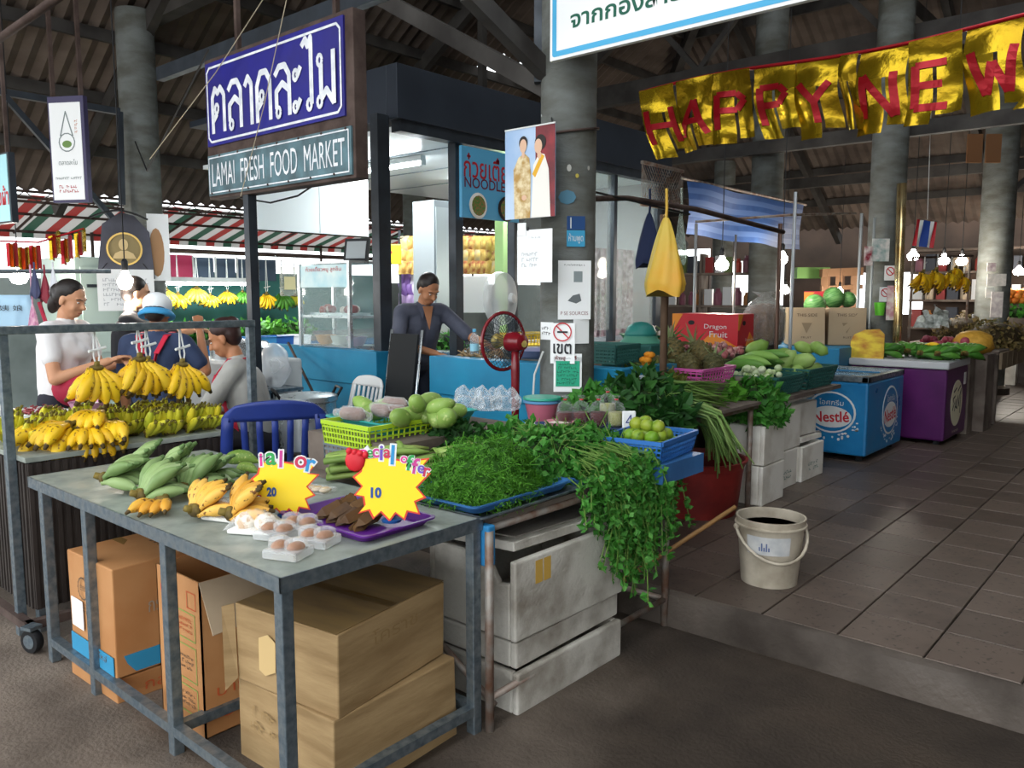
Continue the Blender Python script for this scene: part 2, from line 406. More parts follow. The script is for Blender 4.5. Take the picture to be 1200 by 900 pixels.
# tie beams, trusses and braces
def beam(a, b_, w=0.12, h=0.2, m=None, name='beam'): return MB().bar(a, b_, w, h).build(name, m or M_TIMBER, roof)
beam((-11, 4.1, 4.45), (-1.0, 4.1, 4.45), 0.14, 0.26); beam((-11, 4.1, 5.0), (-4, 4.1, 5.0), 0.1, 0.14)
for k in range(6):
    x = -10.5 + k * 1.1; beam((x, 4.1, 4.5), (x + 0.55, 4.1, 5.0), 0.05, 0.06, name='truss_web'); beam((x + 0.55, 4.1, 5.0), (x + 1.1, 4.1, 4.5), 0.05, 0.06, name='truss_web')
beam((-8.9, -0.5, 4.3), (-8.9, 15, 4.3), 0.12, 0.2)
beam((-10.8, 10.15, 4.45), (3, 10.15, 4.45), 0.14, 0.28); beam((-9, 9.98, 3.42), (3, 9.98, 3.42), 0.1, 0.16)
beam((-9, 13.6, 3.42), (4, 13.6, 3.42), 0.1, 0.16); beam((-9, 13.6, 4.6), (4, 13.6, 4.6), 0.1, 0.16)
beam((-2.95, 5, 4.9), (-2.95, 15, 4.9), 0.1, 0.18)
for (y, x0) in ((10.15, -8), (10.15, -5.6), (10.15, -0.6)):
    beam((x0, y, 4.45), (x0 + 1.3, y, 5.9), 0.07, 0.07, name='brace'); beam((x0 + 2.6, y, 4.45), (x0 + 1.3, y, 5.9), 0.07, 0.07, name='brace')
beam((-2.95, 10.15, 3.6), (-1.6, 10.15, 4.4), 0.08, 0.08, name='brace'); beam((-2.95, 10.15, 3.6), (-4.3, 10.15, 4.4), 0.08, 0.08, name='brace')
beam((-2.4, 13.6, 3.0), (-1.1, 13.6, 4.2), 0.07, 0.07, name='brace')
beam((-7.0, 7.5, 3.4), (-7.0, 7.5, 6.2), 0.08, 0.08, name='hanger'); beam((-6.0, 7.6, 3.4), (-6.0, 7.6, 6.4), 0.08, 0.08, name='hanger')
beam((-8.9, 4.1, 4.3), (-8.9, 7.6, 5.6), 0.08, 0.1, name='brace'); beam((-8.9, 8.4, 4.35), (-6.6, 8.4, 6.0), 0.07, 0.09, name='brace')

# ================================================================== columns
def column(loc, r, h, label, smooth=True):
    t = thing('market_column', label, 'column', loc); h = roof_z(loc[0], loc[1]) - loc[2] - .08
    prof = []; rd = random.Random(int(loc[1] * 10)); z = 0.0
    while z < h:
        prof += [(r, z), (r * 1.008, z + 0.012), (r * 1.006, z + 0.12)]; z += 0.135 + rd.uniform(-0.01, 0.01)
    prof.append((r, h))
    MB().lathe(prof, 32).build('shaft', M_COLUMN, t, smooth='auto')
    MB().lathe([(r * 1.35, 0), (r * 1.35, 0.1), (r * 1.05, 0.14)], 24).build('plinth', M_KERB, t, smooth='auto')
    return t
COLX, COLY, COLR = -2.875, 3.80, 0.158
col_main = column((COLX, COLY, 0.15), COLR, 4.5, 'round grey concrete column plastered with notices beside the red fan')
cb = MB(); a = math.radians(190)
cb.box((COLX - 2.875 * 0 - 0.135, COLY - 0.105, 3.4), (0.05, 0.07, 1.25), math.radians(35)); o = cb.build('steel_plate', M_DARKSTEEL, None)
o.parent = col_main; o.matrix_parent_inverse = Matrix.Translation((-COLX, -COLY, -0.15))
column((-8.45, 3.92, 0.15), 0.18, 4.2, 'tall grey column behind the round portrait board')
column((-2.85, 9.62, 0.15), 0.185, 4.4, 'grey column beside the hanging flag with no-smoking notices')
column((-2.45, 13.3, 0.15), 0.215, 4.6, 'far grey column at the right end of the aisle')
column((-9.2, 8.35, 0.15), 0.17, 3.8, 'slim dark column behind the glass food cabinet')
column((-7.1, 14.2, 0.15), 0.19, 3.7, 'distant thin column in the bright far stall')
column((-4.55, 10.3, 0.15), 0.2, 4.6, 'dim brown column beside the blue striped tarpaulin')
# braces running from the main column up to the roof
def strut(p, q, r=0.045): return MB().bar(p, q, r * 1.6, r * 2.2).build('strut', M_TIMBER, roof)
strut((COLX - 0.1, COLY - 0.05, 2.74), aty(425, -14, COLY)); strut((COLX - 0.08, COLY - 0.05, 2.80), atx(548, -10, COLX - 0.1) + Vector((0, 0, 0)))
beam((-6.5, 3.2, 3.32), (-3.3, 3.2, 3.32), 0.06, 0.1, M_DARKSTEEL)

# ================================================================== stroke lettering
def ribbon(b, pts, w, M, ext=0.003):
    pts = [Vector((p[0], p[1])) for p in pts]
    for q_, (a, c) in enumerate(zip(pts[:-1], pts[1:])):
        d = c - a
        if d.length < 1e-6: continue
        ext += 0.00012
        n_ = Vector((-d.y, d.x)).normalized() * w / 2
        b.quad((*(a - n_), ext), (*(c - n_), ext), (*(c + n_), ext), (*(a + n_), ext), M)
    for p in pts[1:-1]:
        ext += 0.00012
        b.add([(p.x + math.cos(q * PI / 4) * w / 2, p.y + math.sin(q * PI / 4) * w / 2, ext) for q in range(8)], [tuple(range(8))], M)
def ring(c, r, n=10): return [(c[0] + r * math.cos(2 * PI * i / n), c[1] + r * math.sin(2 * PI * i / n)) for i in range(n + 1)]
GLYPH = {
 'to': (0.95, [[(.14, 0), (.14, .25), (.14, .78), (.3, .97), (.46, .86), (.62, .97), (.82, .8), (.82, 0)], [(.14, .25), (.42, .42)], ring((.42, .52), .1)]),
 'lo': (0.95, [[(.82, 0), (.82, .8), (.62, 1), (.34, 1), (.12, .84)], [(.82, .5), (.5, .66), (.2, .52), (.2, .18)], ring((.3, .1), .1)]),
 'aa': (0.62, [[(.1, .82), (.28, 1), (.46, .84), (.46, 0)]]),
 'do': (0.95, [[(.14, 0), (.14, .25), (.14, .74), (.34, 1), (.62, 1), (.82, .8), (.82, 0)], [(.14, .25), (.42, .42)], ring((.42, .52), .1)]),
 'a': (0.55, [ring((.18, .74), .1), [(.26, .7), (.44, .88)], ring((.18, .12), .1), [(.26, .08), (.44, .26)]]),
 'ai': (0.55, [[(.36, .1), (.36, 1.36), (.22, 1.22), (.12, 1.36), (-.06, 1.24)], ring((.27, .1), .1)]),
 'mo': (1.0, [ring((.2, .88), .1), [(.26, .8), (.26, .2)], ring((.2, .1), .1), [(.28, .14), (.52, .3), (.84, .02)], [(.84, 0), (.84, 1.0)]]),
}
def glyph_word(keys, M, w, h, t, m, parent, name='lettering', hmax=1.0):
    tot = sum(GLYPH[k][0] for k in keys); sx = w / tot; b = MB(); x = -w / 2
    for k in keys:
        gw, st = GLYPH[k]
        for n_, s_ in enumerate(st): ribbon(b, [(x + p[0] * sx, -h / 2 + p[1] * h) for p in s_], t * (.62 if len(s_) > 9 else 1), M, .003 + .002 * n_)
        x += gw * sx
    return b.build(name, m, parent)
def border(b, w, h, t, cut, M, ext=0.003):
    x, y = w / 2, h / 2
    pts = [(-x + cut, -y), (x - cut, -y), (x, -y + cut), (x, y - cut), (x - cut, y), (-x + cut, y), (-x, y - cut), (-x, -y + cut), (-x + cut, -y)]
    ribbon(b, pts, t, M, ext)

# ================================================================== the big market sign over the banana stall
SY = 2.86; sx0, sx1, sz0, sz1 = -5.19, -3.62, 2.215, 3.115
t = thing('market_sign', 'big navy blue sign with white Thai lettering in a rusty frame', 'sign', (0, 0, 0))
fb = MB(); fb.bb((sx0, SY, sz0), (sx1, SY + 0.09, sz1)); fb.build('frame', M_RUST, t, bevel=0.006)
M_NAVY = mat('navy_enamel', '#2b2a86', 0.4, col2='#262272', scale=3, rvar=0.1)
M_TEALG = mat('weathered_teal', '#5f7f88', 0.55, col2='#45585e', scale=7, detail=8)
M_SIGNW = mat('sign_white', '#eef0f4', 0.45, col2='#cfd3d8', scale=14)
cxs = (sx0 + sx1) / 2
MB().bb((sx0 + 0.03, SY - 0.012, 2.555), (sx1 - 0.07, SY, 3.085)).build('blue_panel', M_NAVY, t)
Ms = south((cxs - 0.02, SY - 0.0125, 2.815))
bb = MB(); border(bb, 1.42, 0.47, 0.014, 0.03, Ms); bb.build('border_line', M_SIGNW, t)
glyph_word(['to', 'lo', 'aa', 'do', 'lo', 'a', 'ai', 'mo'], south((cxs - 0.015, SY - 0.0125, 2.775)), 1.37, 0.29, 0.037, M_SIGNW, t)
MB().bb((sx0 + 0.02, SY - 0.012, 2.235), (sx1 - 0.02, SY, 2.495)).build('lower_panel', M_TEALG, t)
Ml = south((cxs, SY - 0.0125, 2.365))
bb = MB(); border(bb, 1.49, 0.225, 0.008, 0.0, Ml); bb.build('border_line', M_SIGNW, t)
text('LAMAI  FRESH  FOOD  MARKET', Ml, 1.42, 0.15, M_SIGNW, t, ext=0.003, bold=0.0)
for k in range(14):
    q = MB(); q.lathe([(0.008, 0), (0.006, 0.006), (0, 0.007)], 6, M=Ml @ xf((-.72 + k * .111, (.12 if k % 2 else -.115), 0.002))); q.build('rivet', M_RUST, t)
for x in (sx0 + 0.35, sx1 - 0.2): MB().bar((x, SY + .045, sz1), (x, SY + .045, 4.4), 0.03).build('hanger_rod', M_RUST, t)
# strings tied over the sign
for k, (a, b_) in enumerate((((-5.9, 2.8, 2.55), (-3.9, 2.75, 3.5)), ((-4.75, 2.83, 2.2), (-4.15, 2.82, 3.3)))):
    tag(MB().tube([a, ((Vector(a) + Vector(b_)) / 2 - Vector((0, 0, .05))), b_], 0.003, 5).build('twine', mat('twine', '#b0a48c', .8)), ['loose pale twine slanting up past the left end of the navy sign', 'thin string hanging across the face of the navy sign'][k], 'string')

# ================================================================== the white banner at the top
BY = 3.5; bx0, bx1, bz0, bz1 = -2.775, -0.75, 2.81, 3.50
t = thing('notice_banner', 'white rectangular banner with sky blue border and green Thai lettering', 'sign')
MB().bb((bx0, BY, bz0), (bx1, BY + 0.03, bz1)).build('panel', M_PAPER, t)
bb = MB(); bw, bh = bx1 - bx0 - 0.06, bz1 - bz0 - 0.06; border(bb, bw, bh, 0.028, 0, south(((bx0 + bx1) / 2, BY - 0.0005, (bz0 + bz1) / 2)), 0.001)
bb.build('border_line', mat('sky_blue_print', '#4aa9d6', .5), t)
text('จากกองสาธารณสุขและสิ่งแวดล้อม', south((-1.70, BY - 0.0005, 2.985)), 1.88, 0.13, mat('dark_green_print', '#0f5a46', .5), t, ext=0.0012, bold=0.02)
text('ตลาดสดน่าซื้อ', south((-1.72, BY - 0.0005, 3.25)), 1.6, 0.15, MATS['dark_green_print'], t, ext=0.0012, bold=0.02)
for x in (bx0 + .1, bx1 - .1): MB().bar((x, BY + .015, bz1), (x, BY + .015, 4.3), 0.02).build('hanger_rod', M_RUST, t)

# ================================================================== golden foil party banner
HY = 4.9; FOIL = mat('gold_foil', '#a8861a', 0.2, 0.8, col2='#b5981f', scale=4, bump=0.25, bscale=14)
M_FRED = mat('foil_red', '#a81622', 0.3, 0.4, bump=0.2, bscale=14)
t = thing('foil_banner', 'gold foil fringe banner with red HAPPY NEW YEAR letters strung on a red cord', 'banner')
def cord_z(x): return 2.955 + 0.02 * math.sin((x + 3.1) * 3) + 0.015 * (x + 3.1) / 2.3
MB().tube([(x, HY, cord_z(x)) for x in [-3.1 + .06 * i for i in range(42)]], 0.011, 6).build('red_cord', M_FRED, t, smooth=True)
def foil_fn(x0, x1, h, lean, ph, curl):
    def fn(u, v):
        x = x0 + (x1 - x0) * u; z = cord_z(x) - v * h
        return Vector((x + lean * v * v + 0.01 * math.sin(6 * v + ph), HY - 0.012 + 0.035 * math.sin(u * 5 + ph) * v + curl * v * v + 0.014 * math.sin(ph * 3 + v * 9), z))
    return fn
words = 'HAPPY NEW YEAR'; rd = random.Random(12)
letters = {'H': [[(0, 0), (0, 1)], [(.7, 0), (.7, 1)], [(0, .5), (.7, .5)]], 'A': [[(0, 0), (.38, 1), (.76, 0)], [(.16, .4), (.6, .4)]],
 'P': [[(0, 0), (0, 1), (.5, 1), (.7, .8), (.5, .52), (0, .52)]], 'Y': [[(0, 1), (.36, .52), (.72, 1)], [(.36, .52), (.36, 0)]],
 'N': [[(0, 0), (0, 1), (.66, 0), (.66, 1)]], 'E': [[(.6, 0), (0, 0), (0, 1), (.6, 1)], [(0, .5), (.5, .5)]], 'W': [[(0, 1), (.2, 0), (.4, .7), (.6, 0), (.8, 1)]],
 'R': [[(0, 0), (0, 1), (.5, 1), (.7, .8), (.5, .52), (0, .52), (.7, 0)]]}
pen_x = -3.085; pw = 0.262
for i, ch in enumerate(words):
    x0 = pen_x; x1 = pen_x + (pw if ch != ' ' else 0.1); pen_x = x1 + 0.006
    h = (0.47, 0.47, 0.45, 0.45, 0.45, 0.46, 0.46, 0.46, 0.44, 0.3, 0.5, 0.45, 0.3, 0.45)[i] + rd.uniform(-.02, .02)
    lean = 0.14 if i == 0 else rd.uniform(0.0, 0.09); ph = rd.uniform(0, 6); curl = rd.uniform(-.06, .05)
    if i >= 9: lean = rd.uniform(-0.18, 0.12); curl = rd.uniform(-.2, .05)
    fn = foil_fn(x0, x1, h, lean, ph, curl)
    # slit strips: two or three tails
    cuts = [0, 0.45, 0.52, 1.0] if i % 2 else [0, 0.55, 0.62, 1.0]
    b = MB()
    b.sheet(lambda u, v: fn(u, v * 0.35), 10, 6)
    for (ua, ub, tail) in ((cuts[0], cuts[1], 1.0), (cuts[2], cuts[3], rd.uniform(0.8, 1.0))):
        b.sheet(lambda u, v: fn(ua + (ub - ua) * u, 0.35 + 0.65 * v * tail), 5, 10)
    b.build('pennant', FOIL, t, smooth=True)
    if ch != ' ':
        r = MB(); w = 0.03
        for s_ in letters[ch]:
            for a, c in zip(s_[:-1], s_[1:]):
                a = Vector(a); c = Vector(c); d = (c - a); nn = Vector((-d.y, d.x)).normalized() * 0.085
                L = 6
                for q in range(L):
                    def P(pt): return fn(0.14 + pt.x * 0.95, 0.30 + (1 - pt.y) * 0.50) + Vector((0, -0.006, 0))
                    p0 = a + d * q / L; p1 = a + d * (q + 1) / L
                    r.quad(P(p0 - nn), P(p1 - nn), P(p1 + nn), P(p0 + nn))
        r.build('letter', M_FRED, t)

# ================================================================== kiosk: dark frame, fascia, white ceiling, glazing
KX = -4.95
k = thing('noodle_kiosk', 'dark grey metal kiosk with deep fascia, glass front and white lit ceiling', 'kiosk')
M_FASC = mat('fascia_paint', '#333a44', 0.45, 0.1, col2='#2b313a', scale=2)
MB().bb((-4.98, 4.25, 2.93), (-4.86, 8.4, 3.34)).build('fascia', M_FASC, k, bevel=0.005)
MB().bb((-5.9, 4.25, 2.93), (-4.982, 4.33, 3.34)).build('fascia_end', M_FASC, k, bevel=0.005)
MB().bb((-8.2, 4.33, 3.3), (-4.98, 8.4, 3.36)).build('roof_deck', M_FASC, k)
MB().bb((-4.99, 4.30, 2.84), (-4.88, 8.3, 2.93)).build('head_rail', M_DARKSTEEL, k)
for (y, w) in ((4.16, .12), (4.98, .09), (5.72, .05), (7.35, .06), (8.25, .1)):
    MB().bb((KX - .06, y - w / 2, 0.15), (KX + .03, y + w / 2, 2.95)).build('post', M_DARKSTEEL, k, bevel=0.004)
MB().bb((-8.0, 4.35, 2.86), (-5.02, 8.3, 2.90)).build('ceiling_panel', mat('kiosk_ceiling', '#e8eef0', .35, rvar=.05), k)
for y in (5.1, 5.9, 6.7): MB().bb((-8.0, y, 2.852), (-5.02, y + .012, 2.86)).build('ceiling_seam', M_STEEL, k)
MB().bb((KX - .02, 5.75, 1.2), (KX - .01, 8.2, 2.84)).build('glass_pane', M_GLASS, k)
MB().bb((-6.6, 8.28, 0.15), (-5.0, 8.32, 2.86)).build('end_panel', mat('kiosk_wall', '#8d8f92', .6), k)
def tube_lamp(loc, L, axis, label, power=30, parent_mat=None):
    t = thing('fluorescent_tube', label, 'lamp', loc, 0 if axis == 'x' else PI / 2)
    MB().bb((-L / 2, -.03, .02), (L / 2, .03, .07)).build('housing', M_WHITE, t)
    MB().tube([(-L / 2 + .02, 0, 0), (L / 2 - .02, 0, 0)], 0.016, 8).build('tube', M_TUBE, t, smooth=True)
    for s_ in (-1, 1): MB().bb((s_ * L / 2 - .015, -.02, -.02), (s_ * L / 2 + .015, .02, .03)).build('end_cap', M_WHITE, t)
    ld = bpy.data.lights.new('tube_light', 'AREA'); ld.shape = 'RECTANGLE'; ld.size = L; ld.size_y = .04; ld.energy = power; ld.color = (.95, .98, 1)
    lo = bpy.data.objects.new('tube_light', ld); C.objects.link(lo); lo.parent = t; lo.location = (0, 0, -.03)
    return t
tube_lamp((-6.2, 5.2, 2.78), 1.2, 'x', 'bright fluorescent tube under the kiosk ceiling near the dark post')
tube_lamp((-6.0, 6.6, 2.78), 1.2, 'x', 'second fluorescent tube deeper under the kiosk ceiling')
tube_lamp(Vector((-9.25, 3.35, 1.72)), 1.55, 'y', 'long glowing fluorescent tube over the far hanging bananas')
def bulb(loc, label, r=0.045, cord=0.5, power=25, col=(1, .93, .82), emit=None):
    power *= .5; r *= 1.25; cord = max(.1, roof_z(loc[0], loc[1]) - loc[2] - .2)
    t = thing('hanging_bulb', label, 'lamp', loc)
    MB().lathe([(0.012, .11), (r * .45, .06), (r * .95, .015), (r, -.01), (r * .75, -.05), (0.001, -.065)], 12).build('bulb', M_LAMP, t, smooth=True)
    MB().lathe([(0.02, .08), (0.024, .10), (0.024, .15), (0.012, .17)], 10).build('socket', M_BLACK, t)
    MB().tube([(0, 0, .16), (0, 0, .16 + cord)], 0.005, 5).build('cord', M_BLACK, t)
    ld = bpy.data.lights.new('bulb_light', 'POINT'); ld.energy = power; ld.color = col; ld.shadow_soft_size = 0.06
    lo = bpy.data.objects.new('bulb_light', ld); C.objects.link(lo); lo.parent = t; lo.location = (0, 0, -.13)
    return t
bulb(atd(147, 330, 6.1) , 'bare bulb glowing in front of the white paper under the round portrait', .045, 1.3, 50)
bulb(atd(22, 325, 7.5), 'bare bulb glowing at the far left by the pale blue cloth', .06, 1.0, 25)
bulb(atd(846, 310, 8.3), 'round bulb glowing left of the thin brown pole under the tarpaulin', .055, .55, 25)
bulb(atd(917, 303, 9.2), 'round bulb glowing beside the slim white pole', .045, .55, 18)
bulb(atd(1070, 300, 11.0), 'bulb glowing left of the hanging bananas under the small flag', .06, .6, 25)
bulb(atd(1106, 305, 11.2), 'middle bulb of the three over the hanging bananas', .06, .6, 20)
bulb(atd(1127, 306, 11.4), 'right bulb of the three over the hanging bananas', .06, .6, 20)
bulb(atd(1194, 318, 13.3), 'bulb glowing at the right edge over the orange fruit', .07, .6, 30)
bulb(atd(920, 340, 13.5), 'dim warm bulb low behind the white pole', .06, .5, 25)
bulb(atd(984, 342, 14.0), 'dim warm bulb behind the watermelons', .05, .5, 20)
bulb(atd(1120, 120, 7.5), 'unlit white bulb hanging on the arm under the foil banner', .04, .02, 0.01)
for o in bpy.data.objects:
    if o.get('label', '').startswith('unlit'):
        for ch in o.children:
            if ch.name.startswith('bulb') and ch.type == 'MESH': ch.data.materials[0] = M_WHITE
# noodle sign under the fascia
t = thing('noodle_sign', 'light blue hanging sign reading NOODLES with two bowls of soup', 'sign')
NX = -4.84
p0 = atx(541, 170, NX); p1 = atx(608, 262, NX)
y0, y1, z1, z0 = p0.y, p1.y, p0.z, atx(541, 254, NX).z
MB().bb((NX - .03, y0, z0), (NX, y1, z1)).build('panel', mat('noodle_blue', '#5aa9d2', .4), t)
ny = (y0 + y1) / 2; nz = (z0 + z1) / 2; nw = y1 - y0; nh = z1 - z0
M_NRED = mat('noodle_red', '#b3202c', .5)
text('ก๋วยเตี๋ยว', east((NX, ny - nw * .03, nz + nh * .24)), nw * .88, nh * .34, M_NRED, t, bold=.01); text('NOODLES', east((NX, ny - nw * .07, nz - .0)), nw * .78, nh * .15, mat('noodle_dark', '#6b1530', .5), t, bold=.01)
for s_, colr in ((-.24, '#e8e4da'), (.26, '#2a2320')):
    Mb = east((NX, ny + s_ * nw, nz - nh * .32))
    MB().lathe([(.105, 0), (.11, .008), (.09, .014)], 20, M=Mb).build('bowl_print', mat('bowl' + colr, colr, .5), t)
    MB().lathe([(.085, .0145), (.001, .0165)], 16, M=Mb).build('soup_print', mat('soup', '#8a6a3c', .5, col2='#4d7a34', scale=40, lo=.45, hi=.55), t)

# ================================================================== blue counter walls
def blue_wall(x0, x1, label):
    t = thing('blue_counter', label, 'counter', ((x0 + x1) / 2, 4.02, 0.15)); L = x1 - x0
    MB().bb((-L / 2, 0.0, 0), (L / 2, 0.10, 0.72)).build('lower_wall', M_BLUEP, t, bevel=.004)
    MB().bb((-L / 2, -0.02, 0.72), (L / 2, 0.12, 0.99)).build('upper_band', M_BLUEP, t, bevel=.006)
    MB().bb((-L / 2, 0.12, 0.80), (L / 2, 0.60, 0.84)).build('inner_shelf', M_BLUEP, t)
    MB().bb((L / 2 - .1, 0.12, 0), (L / 2, 0.62, 0.985)).build('end_return', M_BLUEP, t)
    return t
blue_wall(-6.55, -4.86, 'blue painted counter wall below the glass food cabinet')
blue_wall(-4.27, -2.62, 'blue painted counter wall behind the red fan and the column')
# ================================================================== glass food cabinet
t = thing('food_cabinet', 'aluminium framed glass food cabinet with printed header on the blue counter', 'cabinet', (-5.78, 4.38, 1.12))
W, D_, Hh = 0.70, 0.36, 0.72
M_ALU = mat('aluminium', '#c3cacd', .3, .8, rvar=.08)
for sx in (-1, 1):
    for sy in (-1, 1): MB().bb((sx * W / 2 - .015, sy * D_ / 2 - .015, 0), (sx * W / 2 + .015, sy * D_ / 2 + .015, Hh)).build('corner_post', M_ALU, t)
for z in (0.0, .26, Hh):
    MB().bb((-W / 2, -D_ / 2, z), (W / 2, D_ / 2, z + .02)).build('shelf' if z else 'base', M_ALU, t)
for sy in (-1, 1): MB().bb((-W / 2, sy * D_ / 2 - .002, .02), (W / 2, sy * D_ / 2 + .002, Hh)).build('glass_pane', M_GLASS, t)
MB().bb((W / 2 - .002, -D_ / 2, .02), (W / 2 + .002, D_ / 2, Hh)).build('glass_pane', M_GLASS, t)
hp = MB().bb((-W / 2 + .02, -D_ / 2 - .006, .52), (W / 2 - .02, -D_ / 2 - .003, .71)).build('printed_header', mat('header_print', '#a9d7e2', .4, col2='#d9ecec', scale=5), t)
text('ก๋วยเตี๋ยวหมู ลูกชิ้น', south((0, -D_ / 2 - .0065, .67)), .5, .05, M_RED, t)
rd = random.Random(4)
def blobs(n, x0, x1, y, z, cols, rr, name, parent):
    for i in range(n):
        b = MB(); r = rd.uniform(*rr); b.ell((rd.uniform(x0, x1), y + rd.uniform(-.08, .08), z + r * .6), (r, r * .8, r * rd.uniform(.6, 1)), 9, 6)
        b.build(name, mat(name + cols[i % len(cols)], cols[i % len(cols)], .5, bump=.3, bscale=30), parent, smooth=True)
def bowl(loc, r, h, label, m, cat='bowl', group=None, rim=1.06, inner=True, fill=None):
    t = thing('bowl', label, cat, loc, group=group)
    MB().lathe([(r * .55, 0), (r * .8, h * .3), (r * .97, h * .85), (r * rim, h), (r * .95, h * .98), (r * .78, h * .35), (r * .5, .01), (0.001, .01)], 20).build('shell', m, t, smooth='auto')
    if fill: MB().lathe([(r * .88, h * .7), (r * .6, h * .88), (.001, h * .98)], 14).build('contents', fill, t, smooth=True)
    return t
for i, (px, col_, lab) in enumerate(((-6.02, '#c98d4a', 'orange bowl of toppings in the food cabinet'), (-5.80, '#d9d6cb', 'pale bowl of noodles in the middle of the food cabinet'), (-5.58, '#b9a5b8', 'lilac bowl at the right of the food cabinet'))):
    bowl((px, 4.38, 1.14), .09, .08, lab, mat('cabbowl%d' % i, col_, .4), fill=mat('noodlefill', '#d8d2b4', .6, bump=.5, bscale=40))
blob_t = thing('meat_tray', 'steel tray of reddish meat on the cabinet shelf', 'tray', (-5.8, 4.38, 1.40))
MB().bb((-.28, -.12, 0), (.28, .12, .02)).build('tray', M_ALU, blob_t); blobs(9, -.24, .24, 0, .02, ['#a8493c', '#d8c8bc', '#8c3030'], (.035, .055), 'meat', blob_t)
t = thing('picture_frame', 'black framed tilted panel leaning on top of the food cabinet', 'frame', (-5.62, 4.42, 1.86), math.radians(20), rx=math.radians(-12))
MB().bb((-.12, -.012, 0), (.12, .012, .2)).build('frame', M_BLACK, t); MB().bb((-.095, -.016, .025), (.095, -.011, .175)).build('panel', mat('greyscreen', '#a3aaad', .3), t)
# ================================================================== white hanging board behind the navy sign
t = thing('white_board', 'large plain white hanging board in two panels left of the dark kiosk post', 'board')
wx = -6.3; a = atx(298, 200, wx); b_ = atx(375, 267, wx); c_ = atx(432, 271, wx)
for y0, y1 in ((a.y, b_.y - .005), (b_.y + .005, c_.y)):
    MB().bb((wx - .03, y0, 2.14), (wx, y1, 2.84)).build('panel', mat('board_white', '#e9f1f1', .4), t)
MB().bb((wx - .04, a.y, 2.82), (wx + .01, c_.y, 2.86)).build('top_rail', M_DARKSTEEL, t)
# thin wire drooping in front of it
tag(MB().tube([Vector((-4.9, 2.92, 2.21)), Vector((-4.6, 2.95, 2.16)), Vector((-4.3, 2.95, 2.18)), Vector((-4.1, 2.92, 2.22))], .006, 5).build('cable', M_BLACK), 'black cable drooping under the navy market sign', 'cable')

# ================================================================== stall uprights by the banana rack
t = thing('banana_rack', 'grey steel upright with a long horizontal rail over the banana stall', 'frame')
MB().bb((-4.14, 1.05, 1.40), (-4.09, 2.50, 1.437)).build('rail', M_STEEL, t, bevel=.003)
MB().bb((-4.135, 2.46, 0), (-4.095, 2.50, 1.40)).build('upright', M_STEEL, t, bevel=.003)
MB().bb((-4.135, 1.22, 0), (-4.095, 1.26, 1.40)).build('upright', M_STEEL, t, bevel=.003)
t = thing('sign_post', 'dark square post standing under the navy market sign', 'post', (-4.76, 2.90, 0))
MB().bb((-.03, -.03, 0), (.03, .03, 2.25)).build('shaft', M_DARKSTEEL, t); MB().bb((-.09, -.09, 0), (.09, .09, .012)).build('foot_plate', M_DARKSTEEL, t)

# ================================================================== bananas
def banana_mesh(key, L, r, bend, skin, tip, n=7, k=9):
    b = MB(); pts = []; rs = []; p = Vector((0, 0, 0)); a = -bend * 0.35
    prof = [.42, .40, .62, .92, 1.0, 1.0, .95, .72, .38, .26]
    for i in range(k + 1):
        t = i / k; pts.append(p.copy()); rs.append(r * prof[min(len(prof) - 1, int(t * (len(prof) - 1) + .5))])
        a += bend / k; p = p + Vector((math.cos(a), 0, -math.sin(a))) * (L / k)
    b.tube(pts, rs, n)
    me = b.mesh(key, [skin, tip], True)
    for pl in me.polygons:
        c = pl.center
        ring_i = min(pl.vertices) // n
        if ring_i >= k - 1 or len(pl.vertices) > 4: pl.material_index = 1
    return me
M_BTIP = mat('banana_tip', '#4a3a1c', .7); M_BCROWN = mat('banana_crown', '#7d6b2a', .7, col2='#3c2e16', scale=20)
SK_Y = vary('banana_yellow', ['#e2b318', '#ecc524', '#d9a60f', '#e6be2e'], .45, spot='#8a5f16', scale=10)
SK_RIPE = vary('banana_ripe', ['#dba53c', '#e3b455', '#c98f2a'], .5, spot='#6e451a', scale=12)
SK_G = vary('banana_green', ['#7f9a5e', '#8ea56c', '#6e8a50', '#98a97a'], .5, scale=10)
SK_DG = vary('banana_deep_green', ['#3f7a26', '#4f8a2e', '#35691f', '#5b9436'], .45, scale=9)
SK_YG = vary('banana_half', ['#c4c634', '#ddd23e', '#adb832', '#e2cc34'], .5, scale=9, spot='#6a6a1c')
BME = {'y': banana_mesh('banana', .17, .0205, 1.0, SK_Y, M_BTIP), 'ripe': banana_mesh('banana', .125, .019, .55, SK_RIPE, M_BTIP),
       'yb': banana_mesh('banana', .165, .028, .8, SK_Y, M_BTIP), 'g': banana_mesh('banana', .15, .0225, .6, SK_G, mat('banana_green_tip', '#5d7a44', .6)), 'dg': banana_mesh('banana', .18, .029, .7, SK_DG, M_BTIP),
       'yg': banana_mesh('banana', .125, .018, .5, SK_YG, mat('banana_tip_pale', '#6e6424', .7))}
